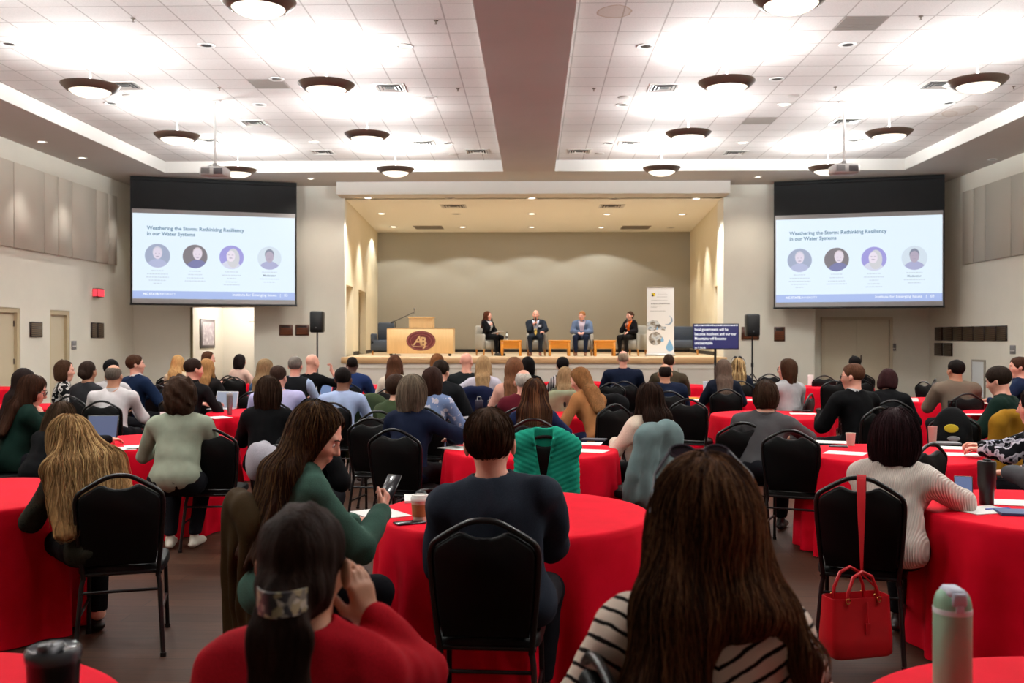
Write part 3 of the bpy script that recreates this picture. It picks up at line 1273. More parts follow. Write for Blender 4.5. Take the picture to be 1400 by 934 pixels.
# water stains on a few tiles
for (px, py, rx, ry, str_) in ((840, 16, .24, .26, .75), (1372, 35, .34, .15, .45), (1312, 152, .3, .45, .5), (1290, 158, .24, .4, .4)):
    c = at(px, py, Z=TRAYZ)
    sb = n.new('ShaderNodeVectorMath', operation='SUBTRACT')
    n.link(n.obj(), sb.inputs[0])
    sb.inputs[1].default_value = (c.x, c.y, TRAYZ)
    ml = n.new('ShaderNodeVectorMath', operation='MULTIPLY')
    n.link(sb.outputs[0], ml.inputs[0])
    ml.inputs[1].default_value = (1 / rx, 1 / ry, 0)
    ln = n.new('ShaderNodeVectorMath', operation='LENGTH')
    n.link(ml.outputs[0], ln.inputs[0])
    d = n.math('ADD', ln.outputs['Value'], n.math('MULTIPLY', n.math('SUBTRACT', n.noise(3), .5), .5))
    msk = n.ramp(d, [(0, (.35, .35, .35)), (.82, (.45, .45, .45)), (.95, (1, 1, 1)), (1.0, (0, 0, 0))])
    m2 = n.new('ShaderNodeMixRGB')
    m2.inputs['Color2'].default_value = (*lin('9a7a58'), 1)
    n.link(n.math('MULTIPLY', msk, str_), m2.inputs['Fac'])
    n.link(cur, m2.inputs['Color1'])
    cur = m2.outputs['Color']
n.color(cur)
n.b.inputs['Roughness'].default_value = .9
tilem = n.m

TX0, TX1, BX0, BX1, TYE = -9.19, 9.12, -.73, .52, 24.1
TYB = -5.0
mb = MB()
for a, b in ((TX0, BX0), (BX1, TX1)):
    mb.box((a, TYB, TRAYZ), (b, TYE, TRAYZ + .1))
struct('ceiling', mb, tilem)
mb = MB()
mb.box((-WALLX - .3, BACKY - .3, SOFZ), (TX0, FAR + 1.2, SOFZ + .4))
mb.box((TX1, BACKY - .3, SOFZ), (WALLX + .3, FAR + 1.2, SOFZ + .4))
mb.box((TX0, TYE, SOFZ), (TX1, FAR + 1.2, SOFZ + .4))
mb.box((TX0, BACKY - .3, SOFZ), (TX1, TYB, SOFZ + .4))
struct('ceiling_soffit', mb, sofm)
struct('ceiling_beam', MB().box((BX0, TYB, SOFZ), (BX1, TYE, SOFZ + .4)), beamm)
# bright faces of the tray edges
mb = MB()
t = .012
for x0, x1 in ((TX0, TX0 + t), (TX1 - t, TX1), (BX0 - t, BX0), (BX1, BX1 + t)):
    mb.box((x0, TYB, SOFZ), (x1, TYE, TRAYZ))
for a, b in ((TX0, BX0), (BX1, TX1)):
    mb.box((a, TYE - t, SOFZ), (b, TYE, TRAYZ))
struct('trim_1', mb, whitem)


# walls
def wall_y(name, x0, x1, ys, ye, holes, m, ztop=SOFZ + .2):
    """wall along y with door holes (y0, y1, ztop)"""
    mb = MB()
    y = ys
    for (a, b, zt) in holes:
        mb.box((x0, y, 0), (x1, a, ztop))
        mb.box((x0, a, zt), (x1, b, ztop))
        y = b
    mb.box((x0, y, 0), (x1, ye, ztop))
    return struct(name, mb, m)


wall_y('wall_left', -WALLX - .25, -WALLX, BACKY - .3, FAR + 1.5, [(18.7, 20.45, 2.28), (21.72, 22.66, 2.28)], wallm)
wall_y('wall_right', WALLX, WALLX + .25, BACKY - .3, FAR + 1.5, [(19.5, 21.75, 2.3)], wallm)
struct('wall_rear', MB().box((-WALLX - .3, BACKY - .3, 0), (WALLX + .3, BACKY, SOFZ + .2)), wallm)
# far wall: left part with the passage, right part stepping back beside the doors
mb = MB()
mb.box((-WALLX - .2, FAR, 0), (-9.29, FAR + .25, SOFZ + .2))
mb.box((-9.29, FAR, 2.48), (-7.59, FAR + .25, SOFZ + .2))
mb.box((-7.59, FAR, 0), (-5.12, FAR + .25, SOFZ + .2))
mb.box((5.12, FAR, 0), (7.56, FAR + .9, SOFZ + .2))
mb.box((-5.12, FAR, STC), (5.12, FAR + .25, SOFZ + .2))
struct('wall_far', mb, wallm)
struct('wall_far_recess', MB().box((7.56, FAR + .7, 0), (WALLX + .2, FAR + .95, SOFZ + .2)), wallm)
# passage behind the opening at the left
mb = MB()
mb.box((-9.6, FAR + .25, 0), (-9.29, 29.0, 2.9))
mb.box((-7.59, FAR + .25, 0), (-7.4, 29.0, 2.9))
mb.box((-9.6, 28.9, 0), (-7.4, 29.2, 2.9))
mb.box((-9.6, FAR + .25, 2.75), (-7.4, 29.2, 2.95))
struct('wall_passage', mb, mat('passage paint', 'dcd6cb', .8))
struct('trim_2', MB().box((-9.33, FAR - .03, 0), (-9.26, FAR, 2.48)), mat('olive metal trim', '6a5e3c', .5))

# doors
def left_door(name, y0, y1, hinge_hi):
    fr = MB()
    x = -WALLX
    for a, b in ((y0, y0 + .09), (y1 - .09, y1)):
        fr.box((x - .16, a, 0), (x - .02, b, 2.28))
    fr.box((x - .16, y0 + .09, 2.18), (x - .02, y1 - .09, 2.28))
    o = struct(name, MB().box((x - .13, y0 + .09, 0), (x - .09, y1 - .09, 2.18)), doorm)
    f = fr.build('door_frame', trimm, o)
    h = MB()
    yh = y0 + .22 if hinge_hi else y1 - .22
    h.tube([(x - .09, yh, 1.02), (x - .03, yh, 1.02), (x - .03, yh + (.11 if hinge_hi else -.11), 1.02)], .012, 8)
    h.lathe([(.028, 0), (.028, .012)], 14, 0, Matrix.Translation((x - .09, yh, 1.02)) @ Matrix.Rotation(PI / 2, 4, 'Y'))
    h.lathe([(.02, 0), (.02, .02)], 14, 0, Matrix.Translation((x - .09, yh, 1.14)) @ Matrix.Rotation(PI / 2, 4, 'Y'))
    h.build('door_handle', steelm, o)
    for z in (.3, 1.15, 1.95):
        yk = (y1 - .1) if hinge_hi else (y0 + .1)
        MB().box((x - .09, yk - .02, z - .06), (x - .075, yk + .02, z + .06)).build('hinge', bronze, o)
    return o


left_door('door_1', 18.7, 20.45, True)
left_door('door_2', 21.72, 22.66, False)
# the dark gap behind door leaves
struct('wall_left_backing', MB().box((-WALLX - .32, 18.5, 0), (-WALLX - .25, 22.9, 2.5)), wallm)
# far right double door
d3 = struct('door_3', MB().box((8.02, FAR + .655, 0), (8.89, FAR + .70, 2.14)).box((8.90, FAR + .655, 0), (9.78, FAR + .70, 2.14)), mat('recess door paint', 'd0c4ac', .5))
fr = MB()
fr.box((7.93, FAR + .62, 0), (8.01, FAR + .70, 2.22)).box((9.79, FAR + .62, 0), (9.87, FAR + .70, 2.22)).box((8.01, FAR + .62, 2.15), (9.79, FAR + .70, 2.22))
fr.build('door_frame', mat('recess door trim', 'c8bba2', .5), d3)
MB().box((8.76, FAR + .61, .98), (8.80, FAR + .655, 1.18), bev=.008).box((8.99, FAR + .61, .98), (9.03, FAR + .655, 1.18), bev=.008).build('door_handle', steelm, d3)
# right wall door at the picture's edge
x = WALLX
d4 = struct('door_4', MB().box((x + .09, 19.6, 0), (x + .13, 21.65, 2.2)), doorm)
MB().box((x + .02, 19.5, 0), (x + .16, 19.6, 2.3)).box((x + .02, 21.65, 0), (x + .16, 21.75, 2.3)).box((x + .02, 19.6, 2.2), (x + .16, 21.65, 2.3)).build('door_frame', trimm, d4)
MB().box((x + .03, 20.5, 1.0), (x + .09, 21.4, 1.05)).build('door_handle', steelm, d4)
struct('wall_right_backing', MB().box((x + .25, 19.3, 0), (x + .32, 22.0, 2.5)), wallm)
# passage door and closer
d5 = struct('door_5', MB().box((-7.66, 26.8, 0), (-7.60, 27.9, 2.15)), doorm)
MB().box((-7.75, 27.0, 2.02), (-7.66, 27.35, 2.09)).tube([(-7.72, 27.3, 2.08), (-7.85, 27.1, 2.1), (-7.9, 26.95, 2.1)], .012, 6).build('door_closer', steelm, d5)

# baseboards
bbm = mat('baseboard', '3b2f2a', .6)
struct('baseboard_left', MB().box((-WALLX, BACKY, 0), (-WALLX + .015, 18.7, .1)).box((-WALLX, 20.45, 0), (-WALLX + .015, 21.72, .1)).box((-WALLX, 22.66, 0), (-WALLX + .015, FAR, .1)), bbm)
struct('baseboard_right', MB().box((WALLX - .015, BACKY, 0), (WALLX, 19.5, .1)).box((WALLX - .015, 21.75, 0), (WALLX, FAR + .7, .1)), bbm)
struct('baseboard_far', MB().box((-WALLX, FAR - .015, 0), (-9.33, FAR, .1)).box((-7.59, FAR - .015, 0), (-5.12, FAR, .1)).box((5.12, FAR - .015, 0), (7.56, FAR, .1)), bbm)

# acoustic panels: real boards, 5 cm deep
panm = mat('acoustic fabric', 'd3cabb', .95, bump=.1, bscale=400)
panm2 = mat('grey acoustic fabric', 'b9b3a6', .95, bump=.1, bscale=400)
ordn = ['first', 'second', 'third', 'fourth', 'fifth', 'sixth', 'seventh', 'eighth', 'ninth', 'tenth']
edge = [-70, -30, 8, 51, 70.5, 90, 123.5, 140.5, 153]
for i in range(len(edge) - 1):
    ya, yb = [WALLX * F / (VPX - e) for e in edge[i:i + 2]]
    if i == 0:
        ya = ya - .01
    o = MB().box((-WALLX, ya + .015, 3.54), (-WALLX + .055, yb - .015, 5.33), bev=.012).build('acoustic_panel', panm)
    tag(o, 'beige upright acoustic panel high on the left wall, %s counting from the screen' % ordn[len(edge) - 2 - i], 'wall panel', 'acoustic panels on the left wall')
edge = [1312, 1327, 1343, 1377.6, 1397, 1440]
for i in range(len(edge) - 1):
    ya, yb = [WALLX * F / (e - VPX) for e in edge[i:i + 2]]
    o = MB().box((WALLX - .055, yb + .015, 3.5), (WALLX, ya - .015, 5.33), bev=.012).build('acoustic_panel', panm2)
    tag(o, 'grey upright acoustic panel high on the right wall, %s counting from the screen' % ordn[i], 'wall panel', 'acoustic panels on the right wall')

# ------------------------------------------------------------------ stage
woodm = mat('maple stage edge', 'cfa678', .35, var=.1, vscale=5, stretch=(.15, 1, 6))
stagew = mat('stage front paint', 'd8d0c4', .7)
n = N('maple stage floor')
bt = n.new('ShaderNodeTexBrick')
for k_, v_ in (('Scale', 1), ('Brick Width', 1.4), ('Row Height', .09), ('Mortar Size', .001)):
    bt.inputs[k_].default_value = v_
bt.inputs['Color1'].default_value = (*lin('d6bd9c'), 1)
bt.inputs['Color2'].default_value = (*lin('cdb392'), 1)
bt.inputs['Mortar'].default_value = (*lin('a8825a'), 1)
n.link(n.obj(), bt.inputs['Vector'])
n.color(bt.outputs['Color'])
n.b.inputs['Roughness'].default_value = .35
SF = 25.7
struct('floor_stage', MB().box((-5.06, SF + .05, STZ - .05), (5.06, FAR + .26, STZ)).box((-5.75, FAR + .26, STZ - .05), (5.75, STB + .2, STZ)), n.m)
mb = MB().box((-5.06, SF + .04, 0), (5.06, SF + .2, STZ - .17))
struct('wall_stage_front', mb, stagew)
mb = MB()
for i in range(8):
    a = -5.0 + i * 1.25
    for q in (((a + .06, .12), (a + 1.19, .15)), ((a + .06, .82), (a + 1.19, .85)), ((a + .06, .15), (a + .09, .82)), ((a + 1.16, .15), (a + 1.19, .82))):
        mb.box((q[0][0], SF + .028, q[0][1]), (q[1][0], SF + .04, q[1][1]))
struct('trim_3', mb, mat('stage panel mould', 'b8aa97', .6))
struct('trim_4', MB().box((-5.1, SF, STZ - .17), (5.1, SF + .06, STZ), bev=.012), woodm)
# side walls of the stage, splayed, with doorways
def seg(mb, side, y0, y1, z0, z1, th=.2):
    sx = side
    xa, xb = sx * (5.12 + .0558 * (y0 - FAR)), sx * (5.12 + .0558 * (y1 - FAR))
    o = sx * th
    vs = [(xa, y0, z0), (xb, y1, z0), (xb + o, y1, z0), (xa + o, y0, z0), (xa, y0, z1), (xb, y1, z1), (xb + o, y1, z1), (xa + o, y0, z1)]
    mb.add(vs, [(0, 3, 2, 1), (4, 5, 6, 7), (0, 1, 5, 4), (1, 2, 6, 5), (2, 3, 7, 6), (3, 0, 4, 7)])


for name, sx, holes in (('wall_stage_left', -1, [(26.6, 28.1), (29.4, 31.3)]), ('wall_stage_right', 1, [(26.6, 28.2)])):
    mb = MB()
    y = FAR + .25
    for a, b in holes:
        seg(mb, sx, y, a, 0, STC)
        seg(mb, sx, a, b, 3.12, STC)
        seg(mb, sx, a, b, 0, STZ)
        y = b
    seg(mb, sx, y, STB, 0, STC)
    struct(name, mb, wall2)
    mb = MB()
    for a, b in holes:      # shallow room behind each doorway
        seg(mb, sx * 1.0, max(a - .3, FAR + .27), b + .3, STZ, 3.5, .05)
    o = struct(name + '_doorways', mb, wall2)
    o.location.x = sx * .85
    mb = MB()
    for a, b in holes:
        for yy in (max(a - .3, FAR + .30), b + .3):
            xx = sx * (5.12 + .0558 * (yy - FAR))
            mb.box((min(xx + sx * .15, xx + sx * .9), yy - .02, STZ), (max(xx + sx * .15, xx + sx * .9), yy + .02, 3.5))
        xx = sx * (5.12 + .0558 * (a - FAR))
        mb.box((min(xx + sx * .1, xx + sx * 1.0), max(a - .3, FAR + .28), 3.5), (max(xx + sx * .1, xx + sx * 1.0), b + .3, 3.55))
    struct(name + '_reveal', mb, wall2)
n = N('taupe stage fabric')
f = n.noise(160, n.obj((1, 1, .25)), 3)
n.color(n.ramp(f, [(.3, '9f9a8d'), (.7, 'aca699')]))
n.b.inputs['Roughness'].default_value = .95
n.bump(f, .15, .003)
struct('wall_stage_back', MB().box((-5.9, STB, 0), (5.9, STB + .2, STC + .1)), n.m)
struct('baseboard_stage', MB().box((-5.65, STB - .02, STZ), (5.65, STB, STZ + .11)), mat('black rubber base', '17120f', .6))
for sx, nm in ((-1, 'left'), (1, 'right')):
    mb = MB()
    for y0, y1 in ((28.15, 29.35), (31.35, STB)) if sx < 0 else ((28.25, STB),):
        seg(mb, sx * .997, y0, y1, STZ, STZ + .11, .02)
    struct('baseboard_stage_' + nm, mb, mat('black rubber base', '17120f', .6))
struct('ceiling_stage', MB().box((-5.9, FAR + .1, STC), (5.9, STB + .2, STC + .12)), mat('stage ceiling paint', 'f0ece2', .85))
# header that steps out over the stage opening
struct('trim_5', MB().box((-5.2, 25.6, STC), (5.16, FAR, SOFZ)), mat('header paint', 'd3ccc3', .8))

# ------------------------------------------------------------------ pendants
glass = emit('lit pendant bowl', 'fff3e2', 1.55)
PE, PG = 430, 235
PROWS = (3.7, 7.4, 11.1, 14.76, 18.4, 22.2)  # nearest row hangs out of view, added to light the front
PCOLS = (-6.78, -3.15, 2.92, 6.67)
BZ = 5.43
mr = MB()
mr.lathe([(.30, -.005), (.31, -.012), (.345, .0), (.425, .075), (.43, .088), (.42, .092), (.335, .03), (.30, .0)], 48, cap=False)
rim_me = mr.mesh('metal_rim')
mg = MB()
mg.lathe([(1e-6, -.105), (.08, -.1), (.16, -.085), (.23, -.058), (.28, -.028), (.305, -.004)], 40)
bowl_me = mg.mesh('glass_bowl')
mst = MB()
mst.tube([(0, 0, .0), (0, 0, .10)], .016, 10).tube([(0, 0, .1), (0, 0, .60)], .010, 8)
mst.tube([(0, 0, .30), (.0, .0, .10)], [.010, .022], 10)
for a in range(3):
    q = a * 2.094
    mst.tube([(0, 0, .1), (.33 * math.cos(q), .33 * math.sin(q), .055)], .006, 6)
stem_me = mst.mesh('stem')
mca = MB()
mca.lathe([(.085, .615), (.085, .60), (.07, .588), (.02, .584), (.012, .575)], 24)
can_me = mca.mesh('ceiling_canopy')
whitemetal = mat('white metal', 'd9d6d2', .4)
rown = {22.2: 'row nearest the stage', 18.4: 'second row from the stage', 14.76: 'third row from the stage', 11.1: 'fourth row from the stage', 7.4: 'fifth row from the stage', 3.7: 'added sixth row, out of view'}
coln = {-6.78: 'outer column of the left ceiling tray', -3.15: 'inner column of the left ceiling tray', 2.92: 'inner column of the right ceiling tray', 6.67: 'outer column of the right ceiling tray'}
for y in PROWS:
    for x in PCOLS:
        o = empty('pendant_light', (x, y, BZ))
        tag(o, 'lit bowl pendant, %s, %s' % (rown[y], coln[x]), 'pendant light', 'bowl pendants')
        link('metal_rim', rim_me, None if rim_me.materials else steelm, o)
        link('glass_bowl', bowl_me, None if bowl_me.materials else glass, o)
        link('stem', stem_me, None if stem_me.materials else whitemetal, o)
        link('ceiling_canopy', can_me, None if can_me.materials else whitemetal, o)
        L = bpy.data.lights.new('pendant_lamp', 'POINT')
        L.energy = PE
        L.shadow_soft_size = .14
        L.color = (.93, .99, 1)
        lo = bpy.data.objects.new('pendant_lamp', L)
        COL.objects.link(lo)
        lo.parent = o
        lo.location = (0, 0, .05)
        L2 = bpy.data.lights.new('pendant_glow', 'SPOT')
        L2.spot_size = math.radians(150)
        L2.spot_blend = .6      # the light that the glass bowl throws down
        L2.energy = PG
        L2.color = (.97, 1, .95)
        L2.shadow_soft_size = .22
        lo = bpy.data.objects.new('pendant_glow', L2)
        COL.objects.link(lo)
        lo.parent = o
        lo.location = (0, 0, -.34)

# ------------------------------------------------------------------ ceiling fittings
rim = MB().lathe([(.062, -.004), (.075, -.012), (.1, -.012), (.104, -.002), (.104, 0)], 24, cap=False).mesh('trim_ring')
lens = MB().lathe([(1e-6, -.003), (.066, -.003)], 20).mesh('lens')
lens_off = lens.copy()
litm = emit('lit downlight', 'fff4e0', 5.0)
offm = mat('dark reflector', '6b6460', .35, .4)


def downlight(px, py, z, lit, label, sc=1.0):
    p = at(px, py, Z=z)
    o = empty('downlight', p)
    o.scale = (sc, sc, 1)
    tag(o, label, 'downlight', 'recessed downlights')
    link('trim_ring', rim, None if rim.materials else whitemetal, o)
    me = lens if lit else lens_off
    link('lens', me, None if me.materials else (litm if lit else offm), o)
    return p


def spot(p, e, col=(1, .83, .6), deg=80, blend=.6, tgt=None, size=.05):
    L = bpy.data.lights.new('downlight_lamp', 'SPOT')
    L.energy = e
    L.color = col
    L.spot_size = math.radians(deg)
    L.spot_blend = blend
    L.shadow_soft_size = size
    o = bpy.data.objects.new('downlight_lamp', L)
    COL.objects.link(o)
    o.location = (p[0], p[1], p[2] - .03)
    if tgt is not None:
        o.rotation_euler = (Vector(tgt) - o.location).to_track_quat('-Z', 'Y').to_euler()
    return o


WARM = (.98, 1, .96)
SW = 400
# stage cans: front row, middle row, back row
for k, (px, py, l) in enumerate([(503, 270.6, 'front row, left end'), (727, 271, 'front row, middle'), (952, 271.5, 'front row, right end')]):
    p = downlight(px, py, STC, True, 'lit downlight in the stage ceiling, ' + l, 1.5)
    spot(p, SW * 1.15, WARM, 100)
for px, py, l in [(521.6, 292, 'left end'), (727, 292.3, 'second from the left'), (829.8, 293, 'third from the left'), (932.6, 293, 'right end')]:
    p = downlight(px, py, STC, True, 'lit downlight in the stage ceiling, middle row, ' + l, 1.5)
    spot(p, SW * .7, WARM, 80)
for px, py, l in [(538, 310.2, 'left end'), (632.6, 310.6, 'second from the left'), (727, 310.6, 'third from the left'), (822, 311, 'right end')]:
    p = downlight(px, py, STC, True, 'lit downlight in the stage ceiling, back row near the taupe wall, ' + l, 1.5)
    spot(p, SW * .33, WARM, 128, .16, size=.03)
for px, py, l in [(615, 271, 'front left'), (624, 292.6, 'middle left'), (840, 271.5, 'front right'), (917, 311.3, 'back right')]:
    downlight(px, py, STC, False, 'unlit dark downlight in the stage ceiling, ' + l, 1.4)
# extra stage spots without fixtures, under the stage ceiling over the panel
for xx in (-3.4, 0, 3.4):
    spot((xx, 26.9, STC), 260, WARM, 110)
# spots without fixtures that leave scallops on the walls beside the stage
for sx in (-1, 1):
    for yy in (27.4, 29.6, 32.2):
        spot((sx * (4.55 + .0558 * (yy - FAR)), yy, STC), 190, (1, .88, .66), 60, .7)
# tray downlights
k = 0
for px, py, lit, l in [(553, 63, 1, 'lit, left tray beside the beam'), (588, 133, 1, 'lit, left tray halfway along the beam'), (430, 194, 1, 'lit, left tray between two pendants'),
                       (1072, 143, 1, 'lit, right tray above the projector pole'), (1015, 195, 1, 'lit, right tray towards the stage'),
                       (282, 62, 0, 'unlit, left tray between the large pendants'), (152, 141, 0, 'unlit, left tray near the outer pendant'), (12, 60, 0, 'unlit, left tray at the left edge'), (378, 108, 0, 'unlit, left tray beside a dark access tile'), (355, 143, 0, 'unlit, left tray beside the projector pole'),
                       (882, 63, 0, 'unlit, right tray beside the beam'), (1159, 61, 0, 'unlit, right tray between the large pendants'), (851, 143, 0, 'unlit, right tray halfway along the beam'), (1062, 108, 0, 'unlit, right tray near the inner pendants'), (1297, 141, 0, 'unlit, right tray near the outer pendant'), (612, 196, 0, 'unlit, left tray towards the stage'), (833, 196, 0, 'unlit, right tray near the stage end of the beam')]:
    p = downlight(px, py, TRAYZ, lit, 'recessed downlight, ' + l, 1.25)
    if lit:
        spot(p, 55, (1, .92, .82), 70)
for px, py, l in [(57, 194, 'nearer the left edge'), (112, 216, 'nearer the left screen')]:
    downlight(px, py, SOFZ, True, 'lit downlight in the soffit over the left wall, ' + l, 1.1)
for px, py in [(1357, 218)]:
    downlight(px, py, SOFZ, False, 'unlit downlight in the soffit over the right wall', 1.0)
for yy, e in ((17.8, 150), (20.3, 190), (22.2, 190), (24.9, 120)):
    spot((-WALLX + .62, yy, SOFZ), e, (1, .97, .93), 62, .75)
for sx, nm in ((-1, 'left'), (1, 'right')):  # added wall-wash cans that brighten the far wall beside the stage
    p = Vector((sx * 5.75, 25.05, SOFZ))
    o = empty('downlight', p)
    tag(o, 'added wall-wash downlight in the soffit beside the stage header, %s side' % nm, 'downlight', 'recessed downlights')
    link('trim_ring', rim, None, o)
    link('lens', lens, None, o)
    spot(p, 150, (1, .93, .82), 125, .8)
spot((-WALLX + .5, 25.7, SOFZ), 30, (1, .93, .7), 50, .7)
for yy in (18.5, 21.5):
    spot((WALLX - .8, yy, SOFZ), 30, (1, .93, .8), 70, .8)

# air vents, speakers, sensors, access tiles
gm = mat('vent grille metal', 'c9c4be', .45)
darkm = mat('vent dark inside', '37322e', .9)
ms = MB()
ms.box((-.28, -.28, -.012), (.28, -.24, 0)).box((-.28, .24, -.012), (.28, .28, 0)).box((-.28, -.24, -.012), (-.24, .24, 0)).box((.24, -.24, -.012), (.28, .24, 0))
vframe = ms.mesh('vent_frame')
ms = MB()
for s_ in (.08, .14, .2):
    for sx, sy in ((1, 0), (0, 1)):
        for d_ in (-1, 1):
            if sx:
                ms.add([(d_ * s_, -s_, -.004), (d_ * s_, s_, -.004), (d_ * (s_ + .032), s_ + .032, -.018), (d_ * (s_ + .032), -s_ - .032, -.018)], [(0, 1, 2, 3)])
            else:
                ms.add([(-s_, d_ * s_, -.004), (s_, d_ * s_, -.004), (s_ + .032, d_ * (s_ + .032), -.018), (-s_ - .032, d_ * (s_ + .032), -.018)], [(0, 1, 2, 3)])
vslat = ms.mesh('grille')
vback = MB().box((-.24, -.24, -.002), (.24, .24, 0)).mesh('backing')
vl = [(533, 120, TRAYZ, 'left tray, near the beam'), (908, 120, TRAYZ, 'right tray, near the beam'), (578, 196, TRAYZ, 'left tray, farther along near the beam'), (862, 196, TRAYZ, 'right tray, farther along near the beam'),
      (440, 208, TRAYZ, 'left tray, by the stage end'), (1005, 209, TRAYZ, 'right tray, by the stage end'), (652, 207, TRAYZ, 'left tray, in the corner by beam and stage'), (792, 207, TRAYZ, 'right tray, in the corner by beam and stage'),
      (170, 117, TRAYZ, 'left tray, touching an outer pendant in view'), (1284, 116, TRAYZ, 'right tray, touching an outer pendant in view'), (286, 193, TRAYZ, 'left tray, outer side near the projector'), (1167, 193, TRAYZ, 'right tray, outer side near the projector'),
      (347, 168, TRAYZ, 'left tray, beyond the projector pole top'), (1157, 166, TRAYZ, 'right tray, beyond the projector pole top'),
      (620, 282, STC, 'stage ceiling, left'), (836, 282, STC, 'stage ceiling, right')]
for px, py, z, l in vl:
    p = at(px, py, Z=z)
    o = empty('air_vent', p)
    if z == STC:
        o.scale = (1.3, 1.3, 1)
    tag(o, 'square metal air vent, ' + l, 'air vent', 'ceiling air vents')
    link('vent_frame', vframe, None if vframe.materials else gm, o)
    link('grille', vslat, None if vslat.materials else gm, o)
    link('backing', vback, None if vback.materials else darkm, o)
acc = mat('return grille grey', '8a8079', .8)
for px, py, z, l in [(395, 119, TRAYZ, 'left tray beside a pendant'), (1200, 24, TRAYZ, 'right tray at the top of the picture'), (1052, 162, TRAYZ, 'right tray before the projector'), (586, 311, STC, 'left of the stage ceiling at the back'), (869, 311, STC, 'right of the stage ceiling at the back')]:
    p = at(px, py, Z=z)
    x0 = math.floor(p.x / .61) * .61 if z == TRAYZ else p.x - .5
    y0 = math.floor(p.y / .61) * .61 if z == TRAYZ else p.y - .5
    w_ = .61 if z == TRAYZ else 1.0
    mb = MB().box((x0 + .012, y0 + .012, z - .008), (x0 + w_ - .012, y0 + w_ - .012, z))
    for i in range(10):
        yy = y0 + .04 + i * (w_ - .08) / 9
        mb.box((x0 + .03, yy - .006, z - .013), (x0 + w_ - .03, yy + .006, z - .008))
    tag(mb.build('return_vent', acc), 'dark square return grille, ' + l, 'return grille', 'dark ceiling grilles')
for px, py, l in [(586, 133, 'left tray next to a lit downlight'), (853, 133, 'right tray near the beam'), (1085, 131, 'right tray by the inner pendants'), (620, 211, 'left tray near the stage'), (820, 210, 'right tray near the stage'), (176, 131, 'left tray outer side')]:
    p = at(px, py, Z=TRAYZ)
    tag(MB().lathe([(1e-6, -.012), (.1, -.012), (.115, -.006), (.118, 0)], 24).build('ceiling_speaker', mat('speaker grille grey', 'b4aca6', .7), loc=p), 'round pale ceiling speaker, ' + l, 'speaker', 'ceiling speakers')
for px, py, l in [(182, 25, 'left tray, outer side'), (300, 120, 'left tray, middle'), (596, 28, 'left tray by the beam, nearest'), (626, 121, 'left tray by the beam, farther'), (812, 121, 'right tray by the beam'), (1259, 22, 'right tray, outer side'), (1142, 119, 'right tray, middle'), (1386, 118, 'right tray, right edge')]:
    p = at(px, py, Z=TRAYZ)
    tag(MB().lathe([(.035, 0), (.032, -.008), (.01, -.012), (.008, -.045), (.02, -.05), (1e-6, -.052)], 12).build('sprinkler', steelm, loc=p), 'small fire sprinkler, ' + l, 'sprinkler', 'ceiling sprinklers')

# ------------------------------------------------------------------ world and picture settings
w = bpy.data.worlds.new('World')
S.world = w
w.use_nodes = True
w.node_tree.nodes['Background'].inputs[0].default_value = (.02, .02, .02, 1)
S.view_settings.view_transform = 'Standard'
S.view_settings.look = 'None'
S.view_settings.gamma = 1
S.view_settings.use_curve_mapping = False
S.view_settings.exposure = 0.0
S.cycles.use_denoising = True
S.cycles.denoiser = 'OPENIMAGEDENOISE'
S.cycles.max_bounces = 7
S.cycles.diffuse_bounces = 5
S.cycles.glossy_bounces = 3
S.cycles.sample_clamp_indirect = 8
# ------------------------------------------------------------------ banquet chairs
vinyl = mat('black vinyl', '060607', .5, spec=.18, var=.2, vscale=30, bump=.15, bscale=220, bdist=.002)
frm = mat('black chair steel', '101011', .3, .2)
CH = .945


def back_y(z):
    return -.205 - np.maximum(0, z - .45) * .17


def outline(inset, n=7):
    """half outline of the crown back, from the bottom right up to the middle of the top: (x, z)"""
    pts = [(.180, .40), (.196, .55), (.208, .70), (.2125, .785), (.2105, .822), (.200, .850), (.172, .872), (.115, .907), (.070, .932), (.036, CH - .003), (0, CH)]
    return [(max(0, x - inset), z - (inset if z > .86 else 0)) for x, z in pts]


